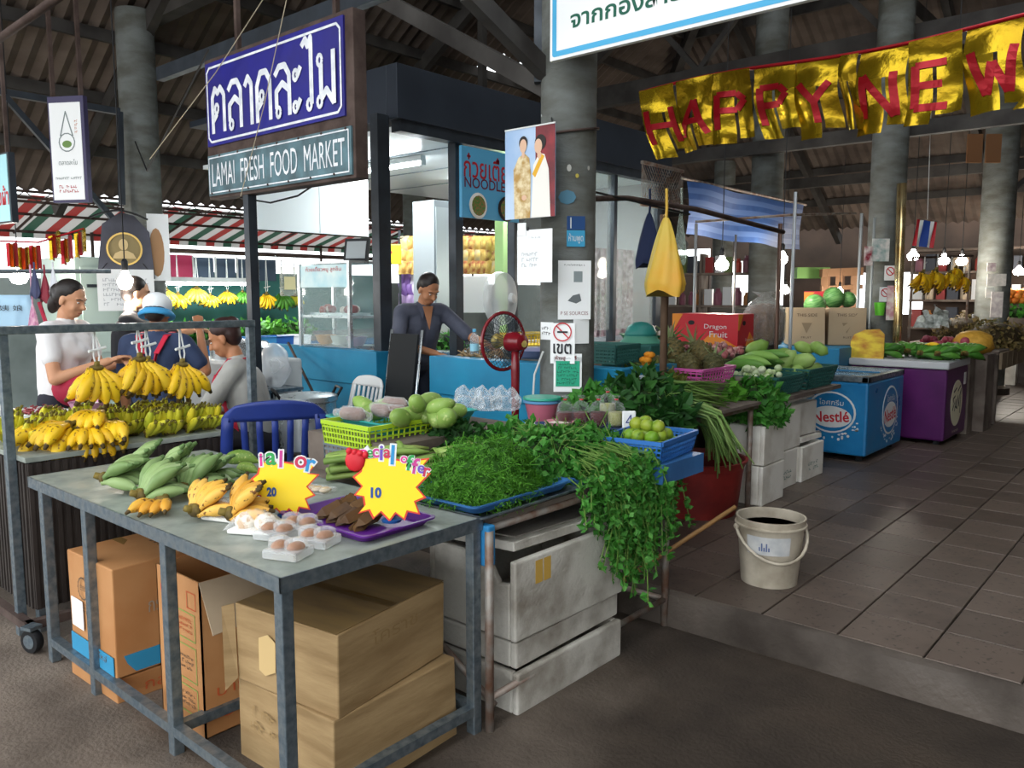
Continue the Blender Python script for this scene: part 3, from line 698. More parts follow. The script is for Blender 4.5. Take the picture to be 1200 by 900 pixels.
def hand(kind, loc, label, n=8, rows=2, spread=1.1, rz=0, rx=0, ry=0, s=1.0, group=None, seed=0, lift=.25, hang=None):
    """one hand of bananas: crown at the origin, fingers fanned towards local +X"""
    rd = random.Random(seed * 13 + 5)
    t = thing('banana_bunch', label, 'bananas', loc, rz, group, rx, ry); t.scale = (s, s, s)
    cr = MB(); cr.ell((0, 0, 0), (.018, .034, .022), 8, 5); cr.tube([(0, 0, 0), (-.03, 0, .012)], [.014, .011], 6); cr.build('crown', M_BCROWN, t, smooth=True)
    me = BME[kind]
    for r in range(rows):
        kk = n - r
        for i in range(kk):
            u = (i + .5) / kk - .5
            o = inst('banana', me, t, (0.004 - r * .006, u * .055, -.016 * r + .004), (rd.uniform(-.25, .25), -lift + r * (.42 + .1 * rd.random()) + rd.uniform(-.06, .06), u * spread * 2 * .5 + rd.uniform(-.05, .05)), 1 + rd.uniform(-.09, .07))
    if hang:
        for q in (-.006, .006): MB().tube([(-.02, q, .01), (-.05, q * 2, .012), (-hang, 0, .012)], .0035, 5).build('string', M_WHITE, t)
        MB().tube([(-.07, -.035, .02), (-.075, 0, .012), (-.085, .04, .016)], .006, 5).build('bow', M_WHITE, t)
    return t

# ================================================================== the galvanised table in front
t = thing('display_table', 'long galvanised steel table in the foreground with fruit and snacks', 'table')
TX0, TX1, TY0, TY1, TZ = -3.82, -1.90, 1.21, 2.03, 0.80
M_TOP = mat('galvanised_top', '#a0a69e', .45, .1, col2='#7d857d', scale=9, bump=.06, detail=9, lo=.3, hi=.7, rvar=.15)
MB().bb((TX0 + .0065, TY0 + .0065, TZ - .012), (TX1 - .0065, TY1 - .0065, TZ)).build('top_sheet', M_TOP, t)
for (a, b_) in (((TX0, TY0, TZ - .045), (TX1, TY0 + .006, TZ + .0003)), ((TX0, TY1 - .006, TZ - .045), (TX1, TY1, TZ + .0003)), ((TX1 - .006, TY0, TZ - .045), (TX1, TY1, TZ + .0003)), ((TX0, TY0, TZ - .045), (TX0 + .006, TY1, TZ + .0003))):
    MB().bb(a, b_).build('edge_angle', M_STEEL, t)
for x in (-3.70, -3.26, -2.61, -1.925):
    for y in (TY0 + .025, TY1 - .025):
        MB().bb((x - .02, y - .02, 0), (x + .02, y + .02, TZ - .012)).build('leg', M_STEEL, t, bevel=.004)
    if x > -3.6: MB().bb((x - .018, TY0 + .04, .075), (x + .018, TY1 - .04, .11)).build('cross_rail', M_STEEL, t)
for y in (TY0 + .025, TY1 - .025): MB().bb((-3.70, y - .018, .075), (-1.925, y + .018, .11)).build('lower_rail', M_STEEL, t)
# ---- green bananas at the back left, ripe ones in front
hand('g', atz(122, 560, .86), 'light green banana bunch at the far left of the front table', 6, 2, 1.5, rz=1.0, seed=1, lift=.5, s=1.15, group='green bananas')
hand('g', atz(165, 580, .84), 'light green banana bunch in front of its neighbours on the front table', 6, 2, 1.3, rz=1.5, seed=2, lift=.75, s=1.2, group='green bananas')
hand('g', atz(190, 562, .85), 'light green banana bunch standing upright amid the green row', 5, 2, 1.0, rz=.8, seed=3, lift=1.0, s=1.2, group='green bananas')
hand('g', atz(215, 572, .84), 'light green banana bunch just behind the ripe yellow ones', 6, 2, 1.2, rz=1.9, seed=4, lift=.8, s=1.1, group='green bananas')
hand('g', atz(238, 560, .84), 'smallest dull green banana bunch near the two cucumbers', 5, 2, 1.2, rz=.6, seed=5, lift=.7, s=1.0, group='green bananas')
hand('g', atz(150, 552, .85), 'light green banana bunch at the back of the front table', 6, 2, 1.3, rz=.9, seed=8, lift=.8, s=1.1, group='green bananas')
hand('ripe', atz(228, 598, .84), 'small ripe yellow banana bunch left of the other ripe one', 7, 2, 1.9, rz=1.6, seed=6, lift=.7, s=1.15, group='ripe small bananas')
hand('ripe', atz(270, 602, .84), 'small ripe yellow banana bunch touching the 20 price sign', 7, 2, 1.9, rz=1.2, seed=7, lift=.8, s=1.2, group='ripe small bananas')
hand('ripe', atz(190, 588, .83), 'single flat cluster of ripe bananas pointing to the table edge', 4, 1, .9, rz=-.9, seed=9, lift=.0, s=1.1, group='ripe small bananas')
# ---- two green cucumbers / papaya-like gourds
def gourd_mesh(key, L, r, m, neck=.7, bend=.02):
    b = MB(); b.tube([(L * (u - .5), 0, bend * math.sin(PI * u)) for u in [i / 9 for i in range(10)]], [r * q for q in (.12, .62, .9, 1, 1, .98, .92, .8 * neck + .2 * .8, .6 * neck, .12)], 10)
    return b.mesh(key, m, True)
M_CUKE = vary('cucumber_skin', ['#5d7d30', '#78933e', '#4d6e28'], .5, scale=22, spot='#a3ad62')
cm = gourd_mesh('cucumber', .16, .03, M_CUKE)
for i, (px, py, lab, r) in enumerate(((283, 541, 'larger green cucumber on the front table before the blue chair', .5), (290, 552, 'smaller green cucumber lying in front of the larger one', .2))):
    o = inst('cucumber', cm, None, atz(px, py, .835), (0, 0, r), 1.1 - i * .3); tag(o, lab, 'cucumber')
# ---- wrapped buns and clear clamshells
M_BUN = mat('baked_bun', '#a06a3c', .6, col2='#7a4a28', scale=12, bump=.2); M_FOAM = mat('foam_white', '#e9e9e4', .6, col2='#d6d6d0', scale=20)
M_COCO = mat('coconut_flakes', '#efe9dc', .7, col2='#c9a57c', scale=45, lo=.5, hi=.62, bump=.4, bscale=60)
def snack_tray(loc, rz, label):
    t = thing('snack_tray', label, 'snack', loc, rz)
    MB().bb((-.075, -.055, 0), (.075, .055, .015)).build('foam_tray', M_FOAM, t, bevel=.006)
    for x in (-.035, .035): b = MB(); b.ell((x, 0, .03), (.034, .042, .032), 12, 7); b.build('bun', M_COCO, t, smooth=True)
    b = MB(); b.sheet(lambda u, v: (-.085 + .17 * u, -.06 + .12 * v, .014 + .058 * math.sin(PI * u) ** .5 * math.sin(PI * v) ** .5 + .003 * math.sin(u * 40)), 14, 10); b.build('film_wrap', M_PLASTIC_FILM, t, smooth=True)
snack_tray(atz(268, 607, .802), .35, 'film wrapped foam tray of white coconut buns nearest the ripe bananas'); snack_tray(atz(300, 622, .802), .5, 'film wrapped foam tray of coconut buns between the others')
def clamshell(loc, rz, label):
    t = thing('snack_box', label, 'snack', loc, rz)
    MB().bb((-.06, -.05, 0), (.06, .05, .03)).build('base', film('frosted', '#f4f6f6', .5, .15), t, bevel=.008)
    for x in (-.028, .028):
        b = MB(); b.ell((x, 0, .03), (.026, .032, .018), 10, 6); b.build('cookie', M_BUN, t, smooth=True)
        b = MB(); b.lathe([(.036, .03), (.034, .05), (.022, .058), (.001, .06)], 14, (x, 0, 0)); b.build('dome_lid', M_PLASTIC_FILM, t, smooth=True)
for i, (px, py, lab) in enumerate(((325, 630, 'clear clamshell of brown cookies beside the wrapped buns'), (338, 652, 'clear clamshell of brown cookies nearest the table edge'), (352, 622, 'clear clamshell of brown cookies at the back by the purple tray'), (372, 638, 'clear clamshell of brown cookies at the corner by the purple tray'))):
    clamshell(atz(px, py, .802), .38, lab)
t = thing('sweet_pack', 'flat clear pack of pale sweets behind the 20 price sign', 'snack', atz(372, 576, .802), .25)
MB().bb((-.07, -.04, 0), (.07, .04, .02)).build('pack', M_PLASTIC_FILM, t, bevel=.008)
for i in range(3): b = MB(); b.ell((-.04 + .04 * i, .0, .012), (.022, .03, .011), 9, 6); b.build('sweet', mat('pale_sweet', '#c9a87a', .6, col2='#dcc8a4', scale=20), t, smooth=True)
# ---- purple tray with leaf parcels
pc = (atz(335, 605, .802) + atz(505, 605, .802)) / 2
t = thing('purple_tray', 'purple plastic tray holding brown leaf parcels', 'tray', (-2.185, 1.70, .802), .02)
M_PURP = mat('purple_plastic', '#63298a', .35, col2='#56207a', scale=5)
def tray_shell(b, w, d, h, fl=1.12, th=.004, r=.03, n=5):
    def rr(w, d, r):
        pts = []
        for (cx, cy, a0) in ((w / 2 - r, d / 2 - r, 0), (-w / 2 + r, d / 2 - r, PI / 2), (-w / 2 + r, -d / 2 + r, PI), (w / 2 - r, -d / 2 + r, 1.5 * PI)):
            for i in range(n): q = a0 + PI / 2 * i / (n - 1); pts.append((cx + r * math.cos(q), cy + r * math.sin(q)))
        return pts
    rings = [(w / fl, d / fl, 0), (w, d, h), (w + .012, d + .012, h), (w + .012, d + .012, h - .006)]
    inner = [(w - 2 * th, d - 2 * th, h), (w / fl - 2 * th, d / fl - 2 * th, th)]
    allr = [rings[3], rings[2], inner[0], inner[1]]
    outer = [rings[0], rings[1]]
    for seq, cap in ((outer, 0), (allr, -1)):
        vs = []; k = 4 * n
        for (a, c, z) in seq: vs += [(p[0], p[1], z) for p in rr(a, c, r)]
        fs = [(i * k + j, i * k + (j + 1) % k, (i + 1) * k + (j + 1) % k, (i + 1) * k + j) for i in range(len(seq) - 1) for j in range(k)]
        fs.append(tuple(reversed(range(k))) if cap == 0 else tuple(range((len(seq) - 1) * k, len(seq) * k)))
        b.add(vs, fs)
    return b
b = MB(); tray_shell(b, .46, .31, .028); b.build('tray', M_PURP, t, smooth='auto')
M_PARCEL = vary('dry_leaf', ['#4f3418', '#5e4220', '#3f2812', '#6b4c28'], .55, scale=25)
pb = MB(); rdp = random.Random(2)
pb.prism([(-.05, -.016), (-.02, -.024), (.02, -.024), (.05, -.016), (.05, .016), (.02, .024), (-.02, .024), (-.05, .016)], .012)
pm = MB(); vs = []
pm.add([(-.055, 0, .004), (-.03, -.022, 0), (.03, -.022, 0), (.055, 0, .004), (.03, .022, 0), (-.03, .022, 0), (-.03, 0, .024), (.03, 0, .026)], [(0, 1, 6), (1, 2, 7, 6), (2, 3, 7), (3, 4, 7), (4, 5, 6, 7), (5, 0, 6), (0, 5, 4, 3, 2, 1)])
pme = pm.mesh('leaf_parcel', M_PARCEL)
for i in range(24):
    r, cq = divmod(i, 12); o = inst('leaf_parcel', pme, None, (-2.315 + cq * .021 + rdp.uniform(-.006, .006), 1.66 + r * .062, .812 + (cq % 3) * .012 + r * .01), (rdp.uniform(-.3, .3), rdp.uniform(-.2, .2) - .35, PI / 2 + rdp.uniform(-.35, .35)), 1.05)
    tag(o, 'small brown parcel wrapped in dry leaf on the purple tray', 'parcel', 'leaf parcels on the purple tray')
# ---- starburst price signs
M_YEL = mat('starburst_yellow', '#f4d21c', .4); M_BURST = mat('starburst_red', '#d8402a', .5)
def price_sign(loc, rz, num, label, fist, s=1.0, cut=False):
    t = thing('price_sign', label, 'price sign', loc, rz); t.scale = (s, s, s)
    rd = random.Random(len(label))
    out = [(-.085, -.075), (-.105, -.1), (-.07, -.09), (-.055, -.118), (-.03, -.095), (.0, -.125), (.02, -.098), (.05, -.12), (.06, -.092), (.1, -.1), (.085, -.06), (.12, -.045), (.09, -.012), (.135, .035), (.095, .04), (.13, .085), (.05, .075), (-.02, .09), (-.09, .085), (-.1, .04), (-.125, .02), (-.095, -.01), (-.12, -.04), (-.09, -.045)]
    Mx = south((0, 0, .13)) @ xf((0, 0, 0), rx=-.12)
    MB().prism(out, .003, Mx).build('burst_rim', M_BURST, t); MB().prism([(x * .93, y * .93) for x, y in out], .004, Mx, .0008).build('burst_card', M_YEL, t)
    word = 'ial or' if cut else 'pecial offer'; cols = ['#d8308a', '#2a9a4a', '#c23a8a', '#6a4ab0', '#c03050', '#2a8ac0', '#9a3aa0']
    x = -.085; step = .225 / len(word)
    for i, ch in enumerate(word):
        if ch != ' ':
            Mt = Mx @ xf((x, .092 - .05 * (i / len(word)) ** 2 + .012 * math.sin(i * .4), .004), -.25 * i / len(word) + .05)
            hh = .064 if ch in 'lfpdt' else .048
            text(ch, Mt, step * 1.5, hh + .010, M_WHITE, t, ext=.0012, bold=.09, keep=True); text(ch, Mt, step * 1.25, hh, mat('offer' + cols[i % 7], cols[i % 7], .5), t, ext=.0022, bold=.02, keep=True)
        x += step
    text(num, Mx @ xf((-.045, -.03, .005)), .036 if len(num) > 1 else .02, .036, mat('price_blue', '#234a8c', .5), t, bold=.05, ext=.001)
    if fist:
        b = MB(); b.ell((-.115, .075, .006), (.034, .038, .008), 12, 6, Mx)
        for i in range(4): b.ell((-.135 + .018 * i, .105 - .004 * i, .008), (.011, .013, .007), 8, 5, Mx)
        b.build('red_fist', mat('fist_red', '#c81f2c', .45), t, smooth=True)
        MB().prism([(-.1, .1), (-.075, .125), (-.06, .1), (-.085, .085)], .006, Mx).build('white_wrist', M_WHITE, t)
    MB().lathe([(.032, 0), (.034, .008), (.014, .016), (.008, .03), (.006, .06), (.005, .1)], 12, (0, .012, 0)).build('blue_stand', mat('stand_blue', '#1d4c86', .4), t, smooth='auto')
    return t
price_sign(atz(458, 612, .836), .66, '10', 'yellow starburst price sign reading 10 with a red fist on the purple tray', True, 1.0)
price_sign(atz(334, 606, .802), .75, '20', 'yellow starburst price sign reading 20 beside the ripe bananas', False, .92, True)

# ================================================================== cartons under the table
M_ORANGE = mat('orange_carton', '#b58354', .7, col2='#a87344', scale=4, bump=.05); M_KRAFT = mat('kraft_carton', '#a58a62', .75, col2='#866c48', scale=3, bump=.1, detail=8, stretch=(1, 1, 6))
M_KRAFT2 = mat('kraft_carton_inside', '#a8947a', .8, col2='#93806a', scale=3)
M_CBLUE = mat('carton_blue', '#2f86ad', .6); M_CRED = mat('carton_red', '#b8552e', .6); M_CINK = mat('carton_ink', '#5a4a3c', .7); M_LBLUE = mat('carton_faded_blue', '#94897a', .7)
def carton(loc, d, rz, label, m=None, tilt=0.0, seams=True):
    t = thing('carton', label, 'box', loc, rz, rx=tilt); w, dd, h = d
    rd = random.Random(label); j = lambda: rd.uniform(-.008, .008)
    b = MB(); b.bb((-w / 2, -dd / 2, 0), (w / 2, dd / 2, h)); b.v = [(x + j(), y + j(), z + (j() if z > 0 else 0)) for x, y, z in b.v]; b.build('body', m or M_KRAFT, t, bevel=.005)
    if seams:
        MB().bb((-w / 2 + .005, -.02, h + .0005), (w / 2 - .005, .02, h + .0025)).build('tape', mat('brown_tape', '#8a6a3c', .25), t)
    return t
# orange carton with blue band on its short twin
t = carton((-3.31, 1.44, 0), (.42, .40, .10), 0, 'low orange carton crushed under the tall blue-banded one', M_ORANGE, seams=False)
text('กล่อง', east((.212, 0, .05)), .18, .05, M_CRED, t)
t = carton((-3.31, 1.44, .105), (.41, .39, .43), .0, 'orange carton with a blue band and blue print under the table', M_ORANGE, seams=True)
for (Mf, w) in ((south((0, -.198, .045)), .40), (east((.208, 0, .045)), .38)):
    MB().box((0, 0, .0015), (w, .075, .003), 0, Mf).build('blue_band', M_CBLUE, t)
text('ESSO', south((-.05, -.20, .30)), .06, .02, M_CINK, t); bb = MB(); ribbon(bb, ring((-.05, .0), .045, 14), .006, south((0, -.2, .30)), .002); bb.build('round_mark', M_CINK, t)
scribble(south((-.04, -.2, .22)), .12, .05, 3, M_CINK, t, seed=5); scribble(east((.21, .06, .33)), .16, .09, 3, M_LBLUE, t, seed=6); text('กระดาษ', east((.21, .02, .25)), .16, .045, M_LBLUE, t)
MB().box((-.12, .1, .0015), (.11, .12, .003), 0, south((0, -.2, .08))).build('white_label', M_PAPER, t); text('อะไหล่', south((.08, -.2, .06)), .12, .03, M_CINK, t)
text('DOUBLE A', upward((.05, .1, .434)), .2, .06, M_CINK, t)
# tall open orange carton
t = thing('open_carton', 'tall orange open carton with green print and a grey flap folded out', 'box', (-2.77, 1.54, 0))
w, d, h = .32, .40, .58
for nm, a, b_ in (('front_panel', (-w / 2, -d / 2, 0), (w / 2, -d / 2 + .006, h)), ('back_panel', (-w / 2, d / 2 - .006, 0), (w / 2, d / 2, h)), ('side_panel', (-w / 2, -d / 2, 0), (-w / 2 + .006, d / 2, h)), ('side_panel', (w / 2 - .006, -d / 2, 0), (w / 2, d / 2, h)), ('bottom_panel', (-w / 2, -d / 2, 0), (w / 2, d / 2, .008))):
    MB().bb(a, b_).build(nm, M_ORANGE, t)
b = MB(); b.quad((w / 2, -d / 2, h), (w / 2, d / 2, h), (w / 2 + .12, d / 2 + .02, h - .13), (w / 2 + .12, -d / 2 - .02, h - .15)); b.build('flap', M_KRAFT2, t, solid=.005)
b = MB(); b.quad((-w / 2, d / 2, h), (w / 2, d / 2, h), (w / 2, d / 2 + .06, h + .14), (-w / 2, d / 2 + .06, h + .14)); b.build('flap', M_KRAFT2, t, solid=.005)
M_CGREEN = mat('carton_green', '#7d9a4a', .7)
for i in range(3):
    bb = MB(); border(bb, .2, (.1, .13, .1)[i], .004, 0, south((0.02, -d / 2 - .001, .40 - .14 * i)), .001); bb.build('green_box_print', M_CGREEN, t)
    scribble(south((.02, -d / 2 - .001, .40 - .14 * i)), .16, .06, 3, M_CINK if i else M_CRED, t, seed=20 + i)
text('I ♥ U', south((-.08, -d / 2 - .001, .50)), .09, .04, M_RED, t); bb = MB(); border(bb, .06, .06, .004, 0, south((.1, -d / 2 - .001, .50)), .001); bb.build('square_mark', M_CRED, t)
text('ปากช่อง', east((w / 2 + .001, -.02, .17)), .26, .05, M_CRED, t); text('OVO', east((w / 2 + .001, -.05, .08)), .18, .04, M_CRED, t)
# two big brown cartons
t = carton((-2.20, 1.66, 0), (.50, .56, .29), .05, 'lower of two big worn brown cartons under the table corner'); scribble(south((-.08, -.283, .17)), .22, .1, 2, mat('faded_print', '#93784f', .8), t, seed=2)
t = carton((-2.20, 1.65, .295), (.47, .53, .27), .13, 'upper of two big worn brown cartons under the table corner', tilt=.02)
MB().bb((-.232, -.262, .2705), (.232, .262, .2725)).build('stained_top', mat('stained_top', '#6f5a3e', .3, col2='#8a7048', scale=3, stretch=(1, 5, 1), lo=.4, hi=.7), t); MB().prism([(-.05, -.06), (-.02, -.075), (.03, -.05), (.035, .05), (.0, .07), (-.045, .05)], .002, south((-.07, -.2675, .13))).build('torn_patch', mat('torn', '#c4a774', .8), t)
b = MB(); b.quad((-.236, -.265, .01), (-.236, -.265, .27), (-.27, -.29, .26), (-.262, -.3, -.03)); b.build('flap', M_KRAFT, t, solid=.004)
text('โคราช', east((.237, .0, .2)), .22, .05, MATS['faded_print'], t)

# ================================================================== banana stall with the dark corrugated skirt
t = thing('banana_stand', 'dark brown stall table with a corrugated skirt and metal top', 'table')
BX0, BX1, BY0_, BY1_, BZ = -5.35, -4.0, 1.27, 2.24, .85
MB().bb((BX0, BY0_ - .01, BZ - .025), (BX1 + .01, BY1_, BZ)).build('top', M_TOP, t, bevel=.003)
M_SKIRT = mat('skirt_sheet', '#3a332f', .6, .1, col2='#2b2522', scale=4)
def skirt(p, q, n):
    p = Vector(p); q = Vector(q); d = (q - p) / n; nn = Vector((d.y, -d.x, 0)).normalized()
    for i in range(n):
        b = MB(); a0 = p + d * i; a1 = a0 + d * .5; a2 = a0 + d
        for (u, v, off) in ((a0, a1, .008), (a1, a2, 0)):
            b.box(((u + v) / 2 + nn * (off / 2)) + Vector((0, 0, .48)), ((v - u).length if abs(d.x) > 0 else .006 + off, (v - u).length if abs(d.y) > 0 else .006 + off, .68))
        b.build('skirt_panel', M_SKIRT, t)
skirt((BX1, BY0_, 0), (BX1, BY1_, 0), 26); skirt((BX0, BY0_, 0), (BX1, BY0_, 0), 34)
for x in (BX0 + .04, BX1 - .04):
    for y in (BY0_ + .04, BY1_ - .04): MB().bb((x - .025, y - .025, .02), (x + .025, y + .025, .82)).build('leg', M_STEEL, t)
MB().bb((BX1 + .02, BY0_ - .06, .07), (BX1 + .06, BY1_, .11)).build('base_rail', M_RUST, t)
MB().bb((BX0, BY0_ - .07, .07), (BX1 + .06, BY0_ - .03, .11)).build('base_rail', M_RUST, t)
t2 = thing('caster_wheel', 'black rubber caster wheel at the foot of the banana stall', 'wheel', (-3.86, 1.20, .055), .35)
MB().lathe([(.02, -.018), (.05, -.018), (.055, -.008), (.055, .008), (.05, .018), (.02, .018)], 18, M=xf(rx=PI / 2)).build('tyre', M_BLACK, t2, smooth='auto'); MB().lathe([(.032, -.02), (.032, .02)], 12, M=xf(rx=PI / 2)).build('hub', M_STEEL, t2)
MB().bb((-.03, -.03, .055), (.03, .03, .07)).build('bracket', M_STEEL, t2)
# bananas on it: ripe hands in front, half-ripe rows behind
for i, (x, y, z, rz, sc, lab) in enumerate(((-4.13, 1.50, .955, -1.75, 1.2, 'big ripe yellow banana bunch lying at the front left of the stall'), (-4.10, 1.70, .945, -.9, 1.1, 'ripe yellow banana bunch lying second from the left on the stall'), (-4.15, 1.66, 1.0, -1.3, 1.05, 'ripe yellow banana bunch lying under the leftmost hanging one'), (-4.22, 1.42, .94, -2.1, 1.1, 'ripe yellow banana bunch at the very corner of the stall'), (-4.08, 1.58, .93, -.2, 1.0, 'small ripe yellow banana bunch on the front edge of the stall'))):
    hand('yb', (x, y, z), lab, 6, 3, 1.7, rz=rz, seed=30 + i, lift=-.3, s=sc, group='ripe bananas lying on the stall')
rows = [(-4.10, 1.88), (-4.10, 1.98), (-4.09, 2.09), (-4.10, 2.2), (-4.24, 1.80), (-4.22, 1.84), (-4.22, 1.96), (-4.22, 2.08), (-4.22, 2.2), (-4.36, 1.5), (-4.36, 1.64), (-4.36, 1.78), (-4.36, 1.92), (-4.36, 2.06), (-4.36, 2.18), (-4.25, 1.36), (-4.5, 1.36), (-4.5, 1.5), (-4.5, 1.66), (-4.52, 1.82), (-4.52, 1.98), (-4.52, 2.12), (-4.68, 1.4), (-4.68, 1.58), (-4.7, 1.76)]
for i, (x, y) in enumerate(rows):
    hand('yg', (x, y, .865), 'small half-ripe banana bunch standing in the %s row on the stall' % ('front' if x > -4.15 else 'second' if x > -4.3 else 'third' if x > -4.45 else 'rear'), 6, 2, 1.0, rz=random.Random(i).uniform(-.6, .6), seed=60 + i, lift=1.2, s=1.15, group='half-ripe banana rows on the stall')
for i, (px, py, s, lab) in enumerate(((113, 432, 1.2, 'hanging ripe banana bunch at the left of the rail'), (163, 422, 1.25, 'hanging ripe banana bunch in the middle of the rail'), (173, 425, 1.15, 'hanging ripe banana bunch tucked behind the middle one on the rail'), (213, 428, 1.2, 'hanging ripe banana bunch at the right of the rail'))):
    p = atx(px, py, -4.115); t3 = hand('yb', p, lab, 5, 2, 1.5, ry=PI / 2 - .1, rz=.12, seed=90 + i, lift=.3, s=s, group='bananas hanging from the rail', hang=(1.42 - p.z) / s)

# ================================================================== vegetable table (left of the kerb)
M_BOARD = mat('old_board', '#7a6f66', .8, col2='#5a4f48', scale=5, bump=.2)
M_POLE = mat('old_pipe', '#9a948c', .55, .4, col2='#7a5a48', scale=14, detail=8)
t = thing('vegetable_table', 'pipe legged stall table loaded with herbs beside the steel table', 'table')
MB().bb((-3.35, 2.07, .755), (-1.93, 3.32, .775)).build('board', M_BOARD, t)
for (a, b_) in (((-1.93, 2.07, .74), (-1.93, 3.34, .74)), ((-3.35, 2.07, .74), (-1.9, 2.07, .74)), ((-3.3, 3.32, .74), (-1.9, 3.32, .74)), ((-1.885, 2.045, .13), (-1.9, 3.30, .13)), ((-2.6, 3.30, .13), (-1.9, 3.30, .13)), ((-2.3, 2.09, .3), (-1.9, 2.09, .08))):
    MB().tube([a, b_], .014, 8).build('pipe_rail', M_POLE, t, smooth=True)
for (x, y, z0) in ((-1.885, 2.045, 0), (-1.9, 3.30, 0), (-3.3, 2.09, 0), (-3.3, 3.28, 0)): MB().tube([(x, y, z0), (x, y, .75)], .017, 8).build('leg', M_POLE, t, smooth=True)
MB().bb((-1.925, 2.03, .62), (-1.875, 2.07, .77)).build('blue_rag', mat('blue_tape', '#2f7fb4', .5, bump=.3), t, bevel=.008)
# polystyrene boxes below
M_STYRO = mat('polystyrene', '#c6c2b8', .75, col2='#6e6252', scale=4.2, detail=10, lo=.46, hi=.74, bump=.25, bscale=70)
M_STYRO_L = mat('polystyrene_lid', '#6f6862', .75, col2='#8f8980', scale=4, detail=9, lo=.3, hi=.62, bump=.25, bscale=60)
def styro(loc, d, rz, label, notch=False, lid=None, m=None):
    t = thing('polystyrene_box', label, 'box', loc, rz); w, dd, h = d; th = .03; m = m or M_STYRO
    b = MB(); b.box((0, 0, th / 2), (w * .94, dd * .96, th), 0)
    b.build('bottom', m, t, bevel=.008)
    for nm, c, s_ in (('long_wall', (w / 2 - th / 2, 0, h / 2), (th, dd, h)), ('long_wall', (-w / 2 + th / 2, 0, h / 2), (th, dd, h)), ('short_wall', (0, -dd / 2 + th / 2, h / 2), (w - 2 * th, th, h)), ('short_wall', (0, dd / 2 - th / 2, h / 2), (w - 2 * th, th, h))):
        b = MB()
        if notch and nm == 'short_wall' and c[1] < 0:
            ww = w / 2 - th
            b.prism([(-ww, 0), (ww, 0), (ww, h * .72), (ww * .72, h * .68), (ww * .4, h), (-ww, h)], th, frame((0, -dd / 2 + th, 0), (1, 0, 0), (0, 0, 1)))
        else: b.box(c, s_)
        b.build(nm, m, t, bevel=.008)
    if lid:
        b = MB(); b.box((0, 0, .018), (w * 1.02, dd * 1.02, .036)); b.cur = 1; b.box((0, 0, .037), (w * .84, dd * .86, .008))
        o = b.build('lid', [m, M_STYRO_L], t, bevel=.01); o.location = (-.03, .015, h + .012); o.rotation_euler = (-.03, -.05, .02)
    return t
styro((-2.11, 2.54, .0), (.47, .70, .165), 0, 'lowest dirty polystyrene box of the stack under the herb table')
styro((-2.13, 2.55, .175), (.46, .70, .10), .015, 'shallow polystyrene box in the middle of the stack under the herbs')
t = styro((-2.12, 2.55, .284), (.47, .71, .31), -.01, 'broken polystyrene box with loose lid on top of the stack', True, True)
for x in (-.02, .03): MB().box((.2365, -.2 + x, .245), (.001, .042, .09)).build('tape', mat('yellow_tape', '#c9a24e', .4), t)
MB().bb((-2.39, 2.12, -.0), (-1.89, 2.86, .006)).build('x', M_RUST) if False else None
# broom and black bucket beyond
t = thing('broom', 'wooden pole broom with a red collar leaning behind the polystyrene boxes', 'broom')
p, q = Vector((-2.33, 3.02, .30)), Vector((-2.0, 4.05, .42))
p = atx(712, 692, -2.2); q = atz(862, 594, .5)
MB().tube([p, q], .012, 8).build('handle', mat('broom_wood', '#9a7448', .6), t, smooth=True); d = (q - p).normalized()
MB().tube([p - d * .09, p + d * .02], [.028, .018], 10).build('collar', mat('broom_red', '#b02a2a', .5), t, smooth=True)
b = MB(); rdb = random.Random(8)
for i in range(60): e = Vector((rdb.uniform(-.05, .05), rdb.uniform(-.05, .05), rdb.uniform(-.04, .02))); b.tube([p - d * .07, p - d * .16 + e * .5, p - d * .27 + e + Vector((0, 0, -.05))], .0025, 4, False)
b.build('bristles', mat('bristle', '#4a3a2c', .8), t)
def bucket(loc, r, h, label, m, handle=True, water=None, taper=.82, lab=None, hm=None):
    t = thing('bucket', label, 'bucket', loc)
    MB().lathe([(r * taper, 0), (r * .97, h * .86), (r * .98, h * .87), (r * 1.05, h * .88), (r * 1.05, h * .9), (r * 1.0, h * .91), (r * 1.02, h), (r * .96, h), (r * .92, h * .85), (r * (taper - .04), .01), (.001, .01)], 28).build('pail', m, t, smooth='auto')
    if water: MB().lathe([(r * .925, h * .845), (.001, h * .845)], 24).build('water', water, t)
    if handle:
        b = MB(); pts = [(math.cos(a) * r * 1.06, math.sin(a) * r * .5 - r * .82 * math.sin(a), h * .82 - math.sin(a) * h * .5) for a in [PI * i / 14 for i in range(15)]]
        pts = [(r * 1.05 * math.cos(a), -r * 1.08 * math.sin(a), h * .84 - h * .42 * math.sin(a)) for a in [PI * i / 14 for i in range(15)]]
        o = b.tube(pts, .008, 7).build('handle', hm or m, t, smooth=True); o.rotation_euler = (0, 0, .72)
        for s_ in (-1, 1): MB().ell((s_ * r * 1.03 * math.cos(.72), s_ * r * 1.03 * math.sin(.72), h * .84), .016, 8, 5).build('lug', m, t, smooth=True)
    return t
M_PAIL = mat('grimy_white_plastic', '#c0b6a4', .5, col2='#8d8270', scale=7, detail=8, lo=.4, hi=.75)
t = bucket((-1.60, 3.80, .16), .165, .33, 'grimy white plastic bucket of water on the tiled floor', M_PAIL, True, mat('dirty_water', '#7d7254', .3, spec=.4))
def wrap_panel(name, r0, r1, z0, z1, a0, a1, m, parent, n=10, ext=.002):
    b = MB(); b.sheet(lambda u, v: ((r0 + (r1 - r0) * v + ext) * math.cos(a0 + (a1 - a0) * u), (r0 + (r1 - r0) * v + ext) * math.sin(a0 + (a1 - a0) * u), z0 + (z1 - z0) * v), n, 2); return b.build(name, m, parent, smooth=True)
